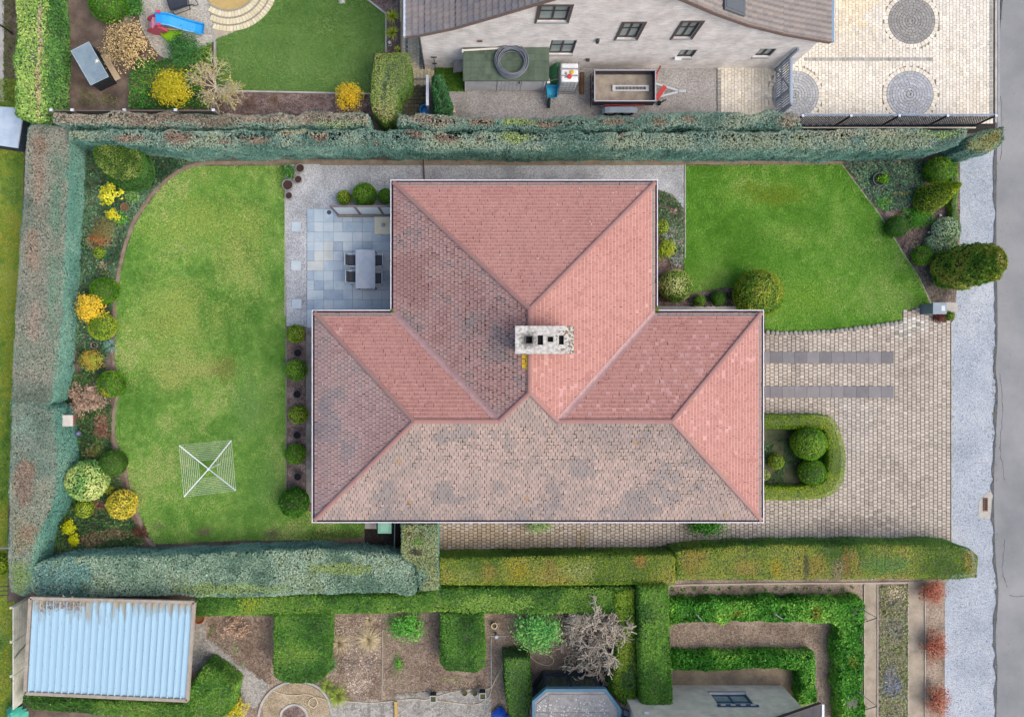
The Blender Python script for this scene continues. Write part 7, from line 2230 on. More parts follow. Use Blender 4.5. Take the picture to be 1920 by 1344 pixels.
# rotary clothes dryer
hx_, hy_, _ = W(391, 879, 1.45)
t = thing('rotary_dryer', (hx_, hy_, 0), 'white rotary clothes dryer standing open on the lawn', 'clothes dryer')
WHT = sm('dryer_white', '#dfe4ea', .4, var=.04)
MB().tube([(hx_, hy_, 0), (hx_, hy_, 1.55)], .028, 10).build('pole', WHT, t)
cor = [W(336, 835, 1.85), W(433.5, 825.5, 1.85), W(442, 919, 1.85), W(345, 931, 1.85)]
hub = Vector((hx_, hy_, 1.45))
MB().lathe((hx_, hy_, 1.38), [(.05, 0), (.06, .05), (.06, .12), (.03, .15)], 12).build('hub', WHT, t)
for c_ in cor:
    m = MB(); m.tube([hub, Vector(c_)], .022, 8); m.build('arm', WHT, t)
LINE = sm('line_pale', '#e4e6d8', .6)
for k in range(10):
    u = .36 + .64 * k / 9
    m = MB(); m.tube([hub.lerp(Vector(c_), u) for c_ in cor], .0085, 5, True); m.build('washing_line', LINE, t)

# ------------------------------------------------------------------ west border plants
shrub('lime yellow leafed shrub below the yew drum', 207, 364, 21, .7, PL('#94a020', '#b4b828', '#ccc838', '#d8d458'), leaf=.13, clumps=22, per=16, spread=.10, aspect=.5)
shrub('small lime yellow shrub beside the clay pot', 212, 403, 12, .45, PL('#a0a420', '#bcb828', '#ccc838'), leaf=.10, clumps=14, per=18, spread=.12)
t_, (x, y, h_) = pot('clay pot with dried stems in the west border', 233, 388, 8, .25, '#8a6a5a', soil='#7a6440', group='west border pots')
pot('small pinkish pot beside the blue yucca', 176, 647, 6.5, .22, '#a08884', soil='#3a2c28', group='west border pots')
shrub('brownish heather clump with green tips in the west border', 195, 430, 24, .45, PL('#6f5a3c', '#8a7a4c', '#7a8a54', '#a86a4c'), leaf=.07, clumps=40, per=26, spread=.12, aspect=.3)
shrub('small orange stemmed shrub above the bright clipped ball', 184, 448, 12, .4, PL('#8a5030', '#a06a40', '#6f7a44'), leaf=.08, clumps=16, per=20)
shrub('tiny yellow tuft beside the lawn edge above the box balls', 199, 513, 5, .2, PL('#a89c18', '#c0b42c'), leaf=.06, clumps=7, per=16)
shrub('yellow flowering forsythia between two box balls', 172, 577, 29, 1.2, PL('#c8a420', '#dcb828', '#e4c844', '#c4a830'), leaf=.075, clumps=60, per=26, spread=.09, wood='#7a5c3c', aspect=.45)
x, y, _ = W(206, 647, .25)
t = thing('yucca', (x, y, 0), 'blue green spiky yucca beside the lawn edge', 'plant')
MB().tube([(x, y, 0), (x, y, .12)], .05, 7).build('stem', sm('palm_stem', '#7a6a44', .9), t)
blades('rosette', (x, y, .1), 70, .42, .03, PL('#4f7a70', '#6f9a8c', '#94b4a4'), t, zmin=.05, droop=.2)
shrub('variegated yellow and rust spirea in the west border', 171, 675, 21, .6, PL('#6f8a2c', '#a0a83c', '#b08040', '#94a844'), leaf=.07, clumps=36, per=34, spread=.13)
bare_shrub('dry pale brown hydrangea mop beside the nesting box', 156, 750, 33, .9, '#b09684', depth=3, kids=4, trunks=9, r0=.012, leafpal=PL('#a08674', '#b89c88', '#c8ae9a'), nleaf=2600, leaf=.08, up=.55, name='hydrangea')
t = thing('nesting_box', W(127, 789), 'white topped wooden nesting box among the ivy', 'nesting box')
bx0, by0, _ = W(117, 799, 1.15); bx1, by1, _ = W(136, 778, 1.15)
MB().box(bx0, bx1, by0, by1, 1.12, 1.16).build('roof', pm('white_roof_plate', [C('#c4bcb4'), C('#d8d2cc')], scale=5, rough=.5), t, bevel=.008)
MB().box(bx0 + .05, bx1 - .05, by0 + .05, by1 - .05, .8, 1.119).build('box', sm('nest_wood', '#6f5a48', .9), t)
MB().tube([((bx0 + bx1) / 2, (by0 + by1) / 2, 0), ((bx0 + bx1) / 2, (by0 + by1) / 2, .799)], .04, 8).build('post', sm('nest_wood', '#6f5a48', .9), t)
MB().box(bx1, bx1 + .03, by0 + .0, by1, 1.10, 1.13).build('edge_strip', sm('copper', '#a8745c', .5), t)
x, y, _ = W(147.5, 812, .2)
t = thing('gazing_ball', (x, y, 0), 'small blue grey gazing ball below the nesting box', 'ornament')
MB().lathe((x, y, .10), [(.02, 0), (.10, .05), (.14, .14), (.11, .23), (.03, .28)], 16).build('globe', sm('globe_blue', '#5c6484', .35), t, smooth=True)
MB().tube([(x, y, 0), (x, y, .11)], .06, 10).build('foot', sm('globe_foot', '#4c4c54', .7), t)
bare_shrub('reddish brown twiggy shrub beside the lawn edge', 191, 808, 19, .5, '#8a6050', depth=3, kids=3, trunks=9, r0=.008, up=.8, name='bare_shrub')
bare_shrub('brown and green twiggy shrub above the dark clipped ball', 180, 845, 16, .45, '#7a6a48', depth=2, kids=4, trunks=9, r0=.008, up=.8, leafpal=PL('#5f7a34', '#7a8a44'), nleaf=300, leaf=.06)
ball('golden yellow leafed shrub at the lawn edge', 230, 945, 27, PL('#8a9a28', '#c0b030', '#dcc84c', '#b09c60'), leaf=.10, dens=600, lump=.12, jit=.8, name='golden_shrub', core='#6a6a3c')
for px, py, r, l in ((131, 988, 14, 'upper yellow green spurge in the dark corner'), (140, 1011, 11, 'lower yellow green spurge in the dark corner')):
    shrub(l, px, py, r, .4, PL('#8a9a08', '#b0b410', '#c8c820'), leaf=.09, clumps=16, per=30, group='spurge clumps', spread=.12)
bare_shrub('dark red brown twiggy shrub at the corner of the lawn', 258, 1000, 15, .5, '#6a4034', depth=3, kids=4, trunks=8, r0=.009, up=.8)
shrub('small yellow tipped plant beside the golden shrub', 205, 918, 8, .3, PL('#7a8a1c', '#a0a42c'), leaf=.06, clumps=10, per=22)
x, y, _ = W(126, 877)
t = thing('garden_light', (x, y, 0), 'small white ball light against the hedge beside the pale leafy ball', 'garden light')
MB().tube([(x, y, 0), (x, y, .9)], .012, 6).build('stake', sm('steel_dark', '#6f7276', .4, .5), t)
MB().lathe((x, y, .88), [(.02, 0), (.07, .04), (.08, .10), (.05, .15), (.01, .17)], 12).build('globe', sm('globe_white', '#dfe4ea', .3), t, smooth=True)

# ------------------------------------------------------------------ front garden things
t = thing('letterbox', W(1762, 577), 'grey blue letterbox block with a small plate at the drive entrance', 'letterbox')
x0, y0, _ = W(1750, 588, .9); x1, y1, _ = W(1774, 568, .9)
MB().box(x0, x1, y0, y1, 0, .87).build('body', sm('letterbox_grey', '#6f808e', .5), t, bevel=.01)
MB().box(x0 - .02, x1 + .02, y0 - .02, y1 + .02, .871, .91).build('lid', pm('letterbox_lid', [C('#7c8c9a'), C('#8c9ca8')], scale=4, rough=.4), t, bevel=.008)
MB().box(x0 + .34, x0 + .50, y0 + .12, y1 - .12, .911, .918).build('plate', sm('plate_pale', '#c4ccd4', .3), t)
ribbon('letterbox_pad', [(1774, 576), (1796, 576)], 18, .03, CONC, thick=.02)
shrub('dark purple red low shrub beside the letterbox', 1761, 596, 10, .3, PL('#4a2420', '#6a342c', '#5a3a30'), leaf=.06, clumps=18, per=30)
t_, (x, y, h_) = pot('dark ring pot with a green plant in the carpet planting', 1650, 336, 13, .28, '#4c5460', soil='#2a3a24')
Q = np.c_[RNG.normal(x + .12, .11, 320), RNG.normal(y, .10, 320), h_ + np.abs(RNG.normal(.02, .08, 320))]
leaves('foliage', Q, np.tile([0., 0., 1.], (320, 1)), .08, jcol(pal_pick(BOX, RNG.random(320))), LEAF, t_)
for px, py, l in ((1763, 404, 'small white round lamp in the bare front bed, beside the cone'), (1742, 436, 'small white round lamp in the bare front bed, beside the hebe')):
    x, y, _ = W(px, py, .1)
    t = thing('bed_light', (x, y, 0), l, 'garden light', 'bed lights')
    MB().lathe((x, y, .06), [(.03, 0), (.06, .03), (.05, .07), (.01, .09)], 10).build('globe', sm('globe_white', '#dfe4ea', .3), t, smooth=True)
    MB().tube([(x, y, 0), (x, y, .07)], .02, 6).build('stake', sm('steel_dark', '#6f7276', .4, .5), t)
shrub('yellow and green aucuba against the east wall', 1249, 468, 16, .6, PL('#4a7a1c', '#6f9424', '#a0a82c', '#7f9824'), leaf=.10, clumps=22, per=30)
shrub('low spreading green plant beside the dark box ball', 1722, 408, 16, .35, PL('#2f6a18', '#4a8a24', '#6fa034'), leaf=.08, clumps=26, per=30)
shrub('rounded pale green bush peeping out below the south eaves', 1009, 982, 22, .55, PL('#6a8a4a', '#8aa464', '#a4b880'), leaf=.07, clumps=30, per=50, ryx=.5)
shrub('dark green leafy shrub peeping out below the south eaves near the street end', 1325, 982, 32, .6, PL('#1f5014', '#33701c', '#4f8a2a'), leaf=.11, clumps=36, per=40, ryx=.45)
# bin, thin post
t = thing('wheelie_bin', W(721, 985), 'pale green lidded bin tucked under the south eaves', 'bin')
x0, y0, _ = W(708, 1000, .95); x1, y1, _ = W(734, 970, .95)
MB().box(x0 + .03, x1 - .03, y0 + .03, y1, .06, .90).build('body', sm('bin_green', '#4f8a70', .5), t, bevel=.03)
MB().box(x0, x1, y0, y1, .901, .96).build('lid', sm('bin_lid', '#74ac94', .45), t, bevel=.02)
MB().box(x0 + .12, x1 - .12, y0 + .10, y1 - .14, .961, .975).build('lid_panel', sm('bin_lid_b', '#86b8a0', .45), t, bevel=.01)
MB().tube([(x0 + .05, y0 + .06, .93), (x1 - .05, y0 + .06, .93)], .018, 6).build('handle', sm('bin_green', '#4f8a70', .5), t)
t = thing('edging_board', W(741, 1010), 'thin pale blue board standing on edge beside the bin', 'board')
MB().bar(W(741, 972, .25), W(740, 1036, .25), .03, .45).build('plank', sm('board_teal', '#7f9ca0', .6), t)
MB().tube([W(740.5, 1030, 0), W(740.5, 1030, .55)], .02, 6).build('peg', sm('grey_wood', '#9a948a', .9), t)
ribbon('paver_step', [(684, 985), (706, 985)], 12, .06, CONC, thick=.05)

# ------------------------------------------------------------------ blue metal shed, fence and fabric at the south-west
zt_ = 2.3
q = [W(57, 1121, zt_), W(364, 1129, zt_), W(351, 1313, zt_), W(47, 1299, zt_)]
c0 = np.mean([p[:2] for p in q], axis=0)
t = thing('metal_shed', (*c0, 0), 'shed with a pale blue ribbed metal roof below the thick hedge', 'shed')
MB().prism([tuple(p) for p in inset(np.array([p[:2] for p in q]), .95)], 0, zt_ - .12).build('wall', sm('shed_boards', '#6f6a60', .9), t)
def lerp2(u, v, z=zt_):
    a_ = np.array(q[0][:2]) * (1 - u) + np.array(q[1][:2]) * u
    b_ = np.array(q[3][:2]) * (1 - u) + np.array(q[2][:2]) * u
    p = a_ * (1 - v) + b_ * v
    return (p[0], p[1], z)
def rust_blue():
    m, nt, b = _new('blue_metal')
    N, L = nt.nodes, nt.links
    tc = N.new("ShaderNodeTexCoord")
    no = N.new("ShaderNodeTexNoise"); no.inputs["Scale"].default_value = 1.6; no.inputs["Detail"].default_value = 6
    mp = N.new("ShaderNodeMapping"); mp.inputs["Scale"].default_value = (3.5, .8, 1)
    L.new(tc.outputs["Object"], mp.inputs[0]); L.new(mp.outputs[0], no.inputs["Vector"])
    sp_ = N.new("ShaderNodeSeparateXYZ"); L.new(tc.outputs["Object"], sp_.inputs[0])
    ytop = q[0][1] - c0[1]
    mr = N.new("ShaderNodeMapRange"); mr.inputs[1].default_value = ytop - 1.9; mr.inputs[2].default_value = ytop; mr.inputs[3].default_value = -.36; mr.inputs[4].default_value = .26
    L.new(sp_.outputs[1], mr.inputs[0])
    ad = N.new("ShaderNodeMath"); ad.operation = 'ADD'; L.new(no.outputs[0], ad.inputs[0]); L.new(mr.outputs[0], ad.inputs[1])
    cr = N.new("ShaderNodeValToRGB")
    e = cr.color_ramp.elements
    e[0].position = .50; e[0].color = (*C('#a2c2d4', .84), 1)
    e[1].position = .78; e[1].color = (*C('#a89a7c'), 1)
    k = e.new(.62); k.color = (*C('#98aeb8'), 1)
    L.new(ad.outputs[0], cr.inputs[0])
    L.new(cr.outputs[0], b.inputs["Base Color"])
    b.inputs["Roughness"].default_value = .5; b.inputs["Specular IOR Level"].default_value = .3
    return m
BM = rust_blue()
npan = 24
rf = MB().add([lerp2(0, 0, zt_ - .05), lerp2(1, 0, zt_ - .05), lerp2(1, 1, zt_ - .05), lerp2(0, 1, zt_ - .05)], [(3, 2, 1, 0)]).build('roof', BM, t)
for k in range(npan):
    u0, u1 = .012 + .976 * k / npan, .012 + .976 * (k + 1) / npan
    w = u1 - u0
    prof_ = [(0, .0), (.16, .0), (.20, .085), (.34, .085), (.38, 0.004), (1.0, 0.0)]
    V = []
    for v in (.02, .98):
        V += [lerp2(u0 + w * a, v, zt_ - .045 + b) for a, b in prof_]
    n = len(prof_)
    MB().add(V, [(n + i, n + i + 1, i + 1, i) for i in range(n - 1)]).build('metal_sheet', BM, rf)
    for v in (.1, .5, .9) if k % 2 else (.3, .7):
        p = lerp2(u0 + w * .27, v, zt_ + .040)
        MB().lathe(p, [(.016, 0), (.01, .012)], 6).build('screw', sm('steel_dark', '#6f7276', .4, .5), rf)
for a_, b_ in ((0, 1), (1, 2), (2, 3), (3, 0)):
    MB().bar((q[a_][0], q[a_][1], zt_ - .03), (q[b_][0], q[b_][1], zt_ - .03), .13, .12).build('fascia_board', pm('fascia_grey', [C('#94897c'), C('#b0a698')], scale=4, fine=(30, .15)), t)
for px, py in ((92, 1136), (118, 1134), (145, 1132)):
    x, y, _ = W(px, py, zt_)
    Q = np.c_[RNG.normal(x, .18, 60), RNG.normal(y, .14, 60), np.full(60, zt_ + .02)]
    leaves('leaf_litter', Q, np.tile([0., 0., 1.], (60, 1)), .10, jcol(pal_pick(PL('#6f6054', '#8a7868', '#a08c7a'), RNG.random(60))), LEAF, t, jit=.2)
# white board fence
t = thing('board_fence', W(55, 1220), 'white weathered board fence west of the blue shed', 'fence')
xa = W(57, 0)[0]
yA, yB_ = W(0, 1120)[1], W(0, 1305)[1]
WB = pm('fence_white', [C('#b8bcac'), C('#d4d6c8'), C('#e0e0d4')], scale=3, fine=(25, .12), rough=.8)
for sct in range(3):
    ya, yb_ = yA + (yB_ - yA) * sct / 3, yA + (yB_ - yA) * (sct + 1) / 3
    for j in range(7):
        MB().box(xa - .02 - .0, xa + .02, min(ya, yb_) + .01, max(ya, yb_) - .01, .04 + j * .165, .04 + j * .165 + .15).build('board', WB, t)
    MB().box(xa - .10, xa - .021, ya - .05, ya + .05, 0, 1.25).build('post', WB, t)
MB().bar((xa + .03, yA + (yB_ - yA) * .42, .1), (xa + .03, yA + (yB_ - yA) * .5, 1.15), .02, .08).build('batten', sm('fence_batten', '#8a9484', .8), t)
crumple('teal garden fabric hanging at the south west corner', 'garden_fabric', [(22, 1318), (40, 1306), (66, 1322), (66, 1420), (20, 1420)], .3, .4, sm('fabric_teal', '#3fa890', .6, var=.2), 'fabric', 8)
t = thing('wire_fence', W(8, 1070), 'dark wire fence and rail at the west edge beside the hedge end', 'fence')
for py in (1100, 1108, 1116):
    MB().bar(W(-30, py, .9), W(16, py - 1, .9), .03, .03).build('rail', NAVY, t)
MB().bar(W(-30, 1027, .6), W(18, 1027, .6), .06, .05).build('pale_rail', sm('galvanised', '#a9adb2', .4, .6), t)
ball('bright green ball bush at the west edge of the picture', -4, 1060, 20, BOXY, leaf=.08, dens=600, name='shrub')
pot('terracotta pot with a sprouting plant at the shed corner', 372, 1158, 12, .34, '#b85a38', soil='#7a5a34')

# ------------------------------------------------------------------ south garden plants and things
def pampas(label, px, py, r, pal, n=160):
    x, y, _ = W(px, py, .2)
    t = thing('ornamental_grass', (x, y, 0), label, 'grass clump', 'ornamental grasses in the south beds')
    MB().tube([(x, y, 0), (x, y, .08)], .08, 8).build('crown', sm('grass_crown', '#6a5c40', .95), t)
    blades('blades', (x, y, .06), n, ML(r) * 1.25, .016, pal, t, zmin=.1, droop=.45, spread_r=.05)
pampas('flattened pale straw grass clump beside the board edging', 690, 1200, 25, PL('#b8a880', '#ccbc94', '#dcd0b0'), 320)
pampas('straw coloured grass ring with a brown heart beside the block hedge', 634, 1207, 20, PL('#a89a78', '#c0b08c', '#d0c4a4'), 220)
pampas('small straw grass tuft under the hedge strip', 692, 1163, 12, PL('#b0a080', '#c8b898'), 120)
pampas('green tufted plant at the edge of the block hedge', 620, 1250, 14, PL('#3f7a34', '#5a9450', '#7aa86a'), 120)
pampas('yellow green grass clump overhanging the round path', 632, 1306, 22, PL('#6a8a2c', '#94a844', '#b4bc60'), 240)
pampas('upper yellow green grass clump beside the round path', 612, 1288, 15, PL('#5a8228', '#86a03c', '#a8b458'), 160)
bare_shrub('pale budding rose stems in the petal strewn bed', 678, 1250, 34, .6, '#b8a494', depth=3, kids=3, trunks=7, r0=.009, up=.5, leafpal=PL('#e0d4c4', '#d0beac', '#ece4d8'), nleaf=220, leaf=.06)
bare_shrub('dead flower heads on brown stems near the terracotta pot', 440, 1180, 24, .6, '#a08672', depth=2, kids=4, trunks=9, r0=.009, up=.7, leafpal=PL('#c0a088', '#d0b49c'), nleaf=500, leaf=.08)
shrub('bright green spreading laurel below the olive hedge block', 762, 1174, 34, .5, PL('#3f8a2c', '#5ca43c', '#7ab850'), leaf=.11, clumps=40, per=30, ryx=.62)
shrub('light green rhododendron with rosette leaves beside the contorted shrub', 1008, 1183, 46, 1.1, PL('#2f7a34', '#4f9848', '#7ab85c', '#98c46c'), leaf=.14, clumps=60, per=30, spread=.10, aspect=.4, ryx=.85)
shrub('dark conifer tuft in front of the tall dense hedge', 1175, 1262, 26, 1.3, PL('#24442c', '#3a5c40', '#4f7a4c'), leaf=.12, clumps=36, per=40, aspect=.25, ryx=1.6)
bare_shrub('contorted leafless pale grey shrub overhanging the bay window', 1110, 1196, 62, 1.7, '#c2b6a4', depth=4, kids=4, trunks=10, r0=.03, up=.45, curl=.34, spread=.8, name='contorted_hazel', var=.3, rmin=.018, reach=.74)
shrub('bright green seedling clump in the leaf litter', 748, 1245, 10, .2, PL('#5a9a34', '#7ab04c'), leaf=.07, clumps=12, per=18)
shrub('yellow leafed low shrub at the path end', 440, 1328, 22, .6, PL('#6f8a1c', '#b0a824', '#d0bc2c'), leaf=.11, clumps=26, per=24)
for px, py, l in ((1748, 1108, 'upper rust red shrub at the gravel edge below the rusty hedge'), (1757, 1312, 'lower rust red shrub at the gravel edge'), (1752, 1210, 'middle rust red shrub at the gravel edge')):
    shrub(l, px, py, 22, .6, PL('#7a3a2c', '#a05a44', '#b8745c', '#6a5a3c'), leaf=.08, clumps=40, per=30, ryx=1.5 if py > 1200 else 1.0, group='rust red shrubs along the verge', wood='#6a4a3c')
# small lamp posts, ring, bowls
for px, py, l in ((812, 1311, 'square black lantern post on the flagged terrace, nearer the path'), (905, 1306, 'square black lantern post at the corner of the flagged terrace')):
    x, y, _ = W(px, py, .5)
    t = thing('lantern_post', (x, y, 0), l, 'lantern', 'lantern posts on the south terrace')
    MB().box(x - .12, x + .12, y - .12, y + .12, 0, .42).build('post', sm('lantern_black', '#33383c', .5), t)
    for (a_, b_, c_, d_) in ((-.15, .15, -.15, -.11), (-.15, .15, .11, .15), (-.15, -.11, -.109, .109), (.11, .15, -.109, .109)):
        MB().box(x + a_, x + b_, y + c_, y + d_, .421, .47).build('rim', sm('lantern_rim', '#aab0b4', .4), t)
    MB().box(x - .109, x + .109, y - .109, y + .109, .421, .43).build('moss_fill', sm('moss_fill', '#5a5a1c', .9, var=.4), t)
x, y, _ = W(927, 1173, .2)
t = thing('white_ring_pot', (x, y, 0), 'white rimmed pot sunk in the bed beside the square block hedge', 'pot')
MB().lathe((x, y, 0), [(.11, 0), (.14, .2), (.14, .22), (.11, .22), (.10, .12)], 18).build('pot_body', sm('pot_cream', '#d8cfb8', .6), t)
MB().lathe((x, y, .1), [(.10, 0), (.10, .03)], 12).build('soil', sm('pot_moss', '#6a5a34', .9), t)
x, y, _ = W(930.5, 1191, .3)
t = thing('water_tap', (x, y, 0), 'pale grey capped post below the white rimmed pot', 'post')
MB().tube([(x, y, 0), (x, y, .45)], .05, 10).build('shaft', sm('grey_wood', '#9a948a', .9), t)
MB().lathe((x, y, .45), [(.085, 0), (.085, .03), (.06, .05)], 14).build('cap', sm('cap_pale', '#b4c0c4', .5), t)
for px, l in ((871, 'left stone bowl on the edge of the flagged terrace'), (890, 'stone bowl beside the corner lantern post')):
    pot(l, px, 1299, 5.5, .16, '#7a7468', soil='#6a6a3c', name='stone_bowl', cat='bowl', group='stone bowls on the terrace')
def hosepipe(label, pts, r=.014, hexc='#d8c8a8', z=.05):
    P3 = [W(p[0], p[1], z) for p in smooth_px(pts, 8)]
    t = thing('garden_hose', (P3[0][0], P3[0][1], 0), label, 'hose')
    MB().tube(P3, r, 6).build('pipe', sm('hose_cream', hexc, .6), t, smooth=True)
    MB().tube([P3[-1], (P3[-1][0] + .05, P3[-1][1], z)], r * 1.6, 8).build('coupling', sm('hose_brass', '#b09a5c', .4), t)
hosepipe('cream hose looping across the tan round path', [(512, 1294), (528, 1300), (550, 1303), (575, 1301), (590, 1307), (595, 1318), (588, 1326), (579, 1320), (582, 1310), (595, 1307), (612, 1312)], .02)
hosepipe('cream hose running along the edge of the flagged terrace', [(635, 1313), (700, 1317), (770, 1310), (800, 1311), (835, 1300), (870, 1293), (915, 1291), (930, 1270), (944, 1242)], .018)
hosepipe('second cream hose crossing the flagged terrace to the corner lantern post', [(812, 1312), (850, 1317), (890, 1320), (915, 1308), (925, 1282), (944, 1250)], .018)
hosepipe('cream hose curled below the rhododendron', [(975, 1216), (1005, 1217), (1020, 1224), (1035, 1232), (1037, 1242), (1025, 1247), (1005, 1240), (990, 1226)], .018, '#cfae94')
crumple('crumpled bright blue plastic sheet beside the narrow hedge', 'plastic_sheet', [(922, 1330), (935, 1318), (946, 1322), (950, 1336), (975, 1340), (985, 1345), (985, 1400), (920, 1400)], .05, .35, sm('plastic_blue', '#1f62d8', .3, var=.2), 'plastic sheet', 5)
x, y, _ = W(742, 1325)
t = thing('timber_beam', (x, y, 0), 'short yellow timber lying on the flagged terrace', 'timber')
MB().bar(W(742, 1314, .09), W(743, 1360, .09), .13, .10).build('beam', sm('yellow_timber', '#c0a05c', .8), t)
MB().bar(W(736, 1322, .05), W(748, 1322, .05), .06, .03).build('batten', sm('grey_wood', '#9a948a', .9), t)

# bay window
zb = 2.35
TEALM = sm('bay_teal', '#4c7a90', .4)
NVY = sm('bay_navy', '#22344c', .4)
roofp = [(998, 1500), (998, 1314), (1024, 1291), (1136, 1291), (1164, 1328), (1164, 1500)]
RP = [W(p[0], p[1], zb)[:2] for p in roofp]
t = thing('bay_window', (*np.mean(RP, axis=0), 0), 'glazed bay window with teal trim and flat grey roof', 'bay window')
RP2 = inset(np.array(RP), .12)
slab = MB().prism([tuple(p) for p in RP2], zb - .1, zb - .03).build('roof', pm('bay_roof_slabs', [C('#85837f'), C('#9a9894'), C('#a8a6a2')], scale=2.5, fine=(25, .1), rough=.9), t)
RPc = ccw(np.array(RP)); RI = inset(RPc, .12)
m = MB(); n = len(RPc)
m.add([(*p, zb) for p in RPc] + [(*p, zb) for p in RI] + [(*p, zb - .22) for p in RPc] + [(*p, zb - .05) for p in RI], [(i, (i + 1) % n, n + (i + 1) % n, n + i) for i in range(n)] + [(2 * n + i, 2 * n + (i + 1) % n, (i + 1) % n, i) for i in range(n)] + [(n + i, n + (i + 1) % n, 3 * n + (i + 1) % n, 3 * n + i) for i in range(n)])
m.build('fascia', TEALM, t)
PALE = [pm('slab_grey_%d' % k, [C(a_), C(b_)], scale=3, cell=9, cellamt=.12, fine=None, rough=.9) for k, (a_, b_) in enumerate((('#868481', '#9c9a96'), ('#8f8d8a', '#a4a29e')))]
for j, (ya, yb_) in enumerate(((1302, 1335), (1336, 1370))):
    for k, (xa_, xb_) in enumerate(((1004, 1027.5), (1028.5, 1085), (1086, 1142))):
        if j == 0 and k == 0:
            pts = [(1006, 1320), (1026, 1304), (1027.5, 1335), (1005, 1335)]
        else:
            pts = rect(xa_, ya, xb_, yb_)
        MB().prism([W(p[0], p[1], zb)[:2] for p in pts], zb - .029, zb - .008).build('roof_slab', random.choice(PALE), slab)
lich = spoly(ccw(W2(rect(1006, 1306, 1140, 1344), zb)), 130)
m = MB()
for p in lich: m.lathe((p[0], p[1], zb - .008), [(random.uniform(.01, .035), 0), (.008, .004)], 6)
m.build('lichen', sm('lichen_white', '#d0cfcc', .95), slab, kind='stuff')
basep = [(1001, 1345), (1001, 1286), (1020, 1262), (1112, 1262), (1132, 1286), (1132, 1345)]
BP = [W(p[0], p[1], .35)[:2] for p in basep]
MB().prism(BP, 0, .35).build('plinth', sm('bay_plinth', '#5c5850', .9), t)
TP = [np.array(p) for p in BP]
for i in range(len(BP) - 1):
    a_, b_ = BP[i], BP[i + 1]
    p_ = MB().bar((*a_, .36), (*a_, zb - .1), .11, .11).build('mullion', NVY, t)
    MB().bar((*a_, .41), (*b_, .41), .10, .10).build('bottom_rail', NVY, t)
    MB().bar((*a_, zb - .16), (*b_, zb - .16), .10, .10).build('top_rail', NVY, t)
    parts_ = 2 if i == 2 else 1
    for k in range(parts_):
        u, v = np.array(a_) * (1 - k / parts_) + np.array(b_) * k / parts_, np.array(a_) * (1 - (k + 1) / parts_) + np.array(b_) * (k + 1) / parts_
        if k: MB().bar((*u, .36), (*u, zb - .1), .09, .09).build('mullion', NVY, t)
        MB().bar((*u, 1.3), (*v, 1.3), .012, 1.75).build('pane', glass_mat('bay_glass', C('#3c4c48'), .04, .45), t)
MB().prism([tuple(np.mean(BP, axis=0) + (np.array(p) - np.mean(BP, axis=0)) * .95) for p in BP], .351, .40).build('window_seat', sm('seat_cream', '#8a8870', .8), t)
for px, py, c_ in ((1048, 1278, '#5f7a3c'), (1075, 1276, '#94a060'), (1095, 1277, '#6f5a3c')):
    x, y, _ = W(px, py, .8)
    MB().lathe((x, y, .401), [(.08, 0), (.12, .2), (.14, .3), (.06, .38)], 10).build('indoor_plant', sm('indoor' + c_.strip('#'), c_, .8), t)

# house to the south-east: gable wall facing the garden
YS = W(0, 1283.5)[1]
def stop(x): return float(np.interp(x, [3.0, 7.2, 14.7], [5.2, 5.8, 1.95]))
sh2 = gable_house('brick_house', 'beige brick gable house with a blue window at the south edge', 6.75, 13.95, YS, -1, stop, [(10.5, 12.05, .74, 1.80, 0)], BEIGEBRICK, [7.2, 9.0], depth=8.0, frame=sm('frame_blue', '#35557c', .4), pane=sm('window_pane_b', '#8ea6a8', .12, spec=.7, var=.12))
m = MB()
for (a_, za), (b_, zb_) in (((7.2, 5.85), (14.75, 1.98)),):
    y0, y1 = YS + .14, YS - 8
    m.add([(a_, y0, za), (b_, y0, zb_), (b_, y1, zb_), (a_, y1, za), (a_, y0, za - .14), (b_, y0, zb_ - .14), (b_, y1, zb_ - .14), (a_, y1, za - .14)], [(3, 2, 1, 0), (0, 1, 5, 4), (4, 5, 6, 7), (1, 2, 6, 5)])
m.build('roof', pm('dark_roof', [C('#3c3c40'), C('#4f4e50')], scale=4, fine=(20, .2)), sh2)
MB().box(14.75, 14.85, YS - 8, YS + .14, 1.86, 2.0).build('gutter', sm('gutter_pale', '#cfd6e0', .4), sh2)
MB().bar((14.72, YS + .16, 1.92), (10.0, YS + .16, 4.33), .03, .16).build('verge_board', sm('verge_dark', '#4a4444', .7), sh2)
for px, py in ((1212, 1337), (1472, 1339)):
    z_ = H - F * (-YS) / (py - 662)
    x = (px - NX) * (H - z_) / F
    MB().obox((x, YS + .05, z_), (.2, .08, .1)).build('wall_light', sm('plastic_white', '#e4e8ec', .4), sh2)
for k in range(4):
    x = 10.55 + k * .42
    MB().box(x, x + .2, YS + .06, YS + .10, 1.86, 1.93).build('awning_bracket', sm('bracket_pale', '#c4bcb0', .6), sh2)
MB().box(10.42, 12.15, YS + .002, YS + .059, 1.83, 1.95).build('awning_box', sm('frame_blue', '#35557c', .4), sh2)
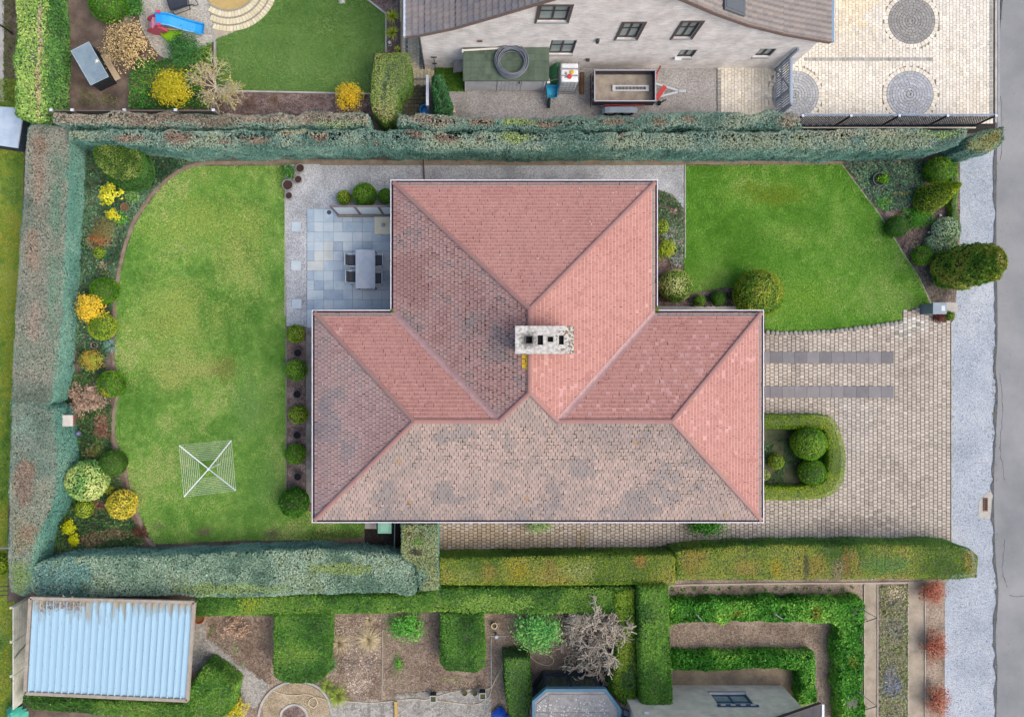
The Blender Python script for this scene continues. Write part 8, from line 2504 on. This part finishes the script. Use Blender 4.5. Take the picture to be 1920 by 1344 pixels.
# low roof with dark panels between bay and gable
t = thing('panel_roof', W(1185, 1340, 1.9), 'low roof of dark gridded panels beside the bay window', 'roof')
A_ = [W(1156, 1322, 1.6), W(1204, 1344, 1.9), W(1215, 1400, 2.4), W(1156, 1400, 2.4)]
MB().add([(p[0], p[1], p[2] - .05) for p in A_], [(0, 1, 2, 3)]).build('deck', NVY, t)
for i in range(4):
    for j in range(5):
        def L4(u, v): 
            a_ = np.array(A_[0]) * (1 - u) + np.array(A_[1]) * u; b_ = np.array(A_[3]) * (1 - u) + np.array(A_[2]) * u
            return tuple(a_ * (1 - v) + b_ * v)
        e = .03
        MB().add([L4(i / 4 + e, j / 5 + e), L4((i + 1) / 4 - e, j / 5 + e), L4((i + 1) / 4 - e, (j + 1) / 5 - e), L4(i / 4 + e, (j + 1) / 5 - e)], [(0, 1, 2, 3)]).build('panel', sm('panel_slate', '#6f7a8c', .35), t)
m = MB(); m.bar(A_[0], A_[1], .05, .06); m.build('edge_trim', sm('trim_maroon', '#4a2c34', .5), t)
# plant supports in the laurel bed
for px, py, qx, qy, l in ((1598, 1146, 1626, 1162, 'dark steel plant support leaning over the corner of the laurel hedge'), (1594, 1302, 1626, 1326, 'dark steel plant support leaning over the laurel hedge by the gable'), (1455, 1152, 1492, 1176, 'thin grey stake leaning out of the long laurel hedge'), (1308, 1154, 1330, 1178, 'thin grey stake with a blue tie in the laurel hedge')):
    a_, b_ = W(px, py, 1.1), W(qx, qy, .05)
    t = thing('plant_support', (b_[0], b_[1], 0), l, 'stake', 'plant supports')
    MB().tube([a_, b_], .02, 6).build('stake', sm('steel_dark2', '#4c4f54', .5, .4) if px > 1500 else sm('stake_grey', '#8f8f8c', .6), t)
    if px > 1500:
        MB().tube([(a_[0] + .35, a_[1] + .12, 1.0), (b_[0] + .25, b_[1] + .22, .3)], .018, 6).build('strut', sm('steel_dark2', '#4c4f54', .5, .4), t)
        MB().tube([(b_[0] - .1, b_[1] - .05, .12), (b_[0] + .28, b_[1] + .2, .32)], .018, 6).build('cross_bar', sm('steel_dark2', '#4c4f54', .5, .4), t)
    else:
        MB().tube([(a_[0] - .02, a_[1], 1.05), (a_[0] + .05, a_[1] - .03, .98)], .04, 8).build('tie', sm('tie_blue', '#8fa4cc' if px < 1400 else '#a8a8a0', .5), t)
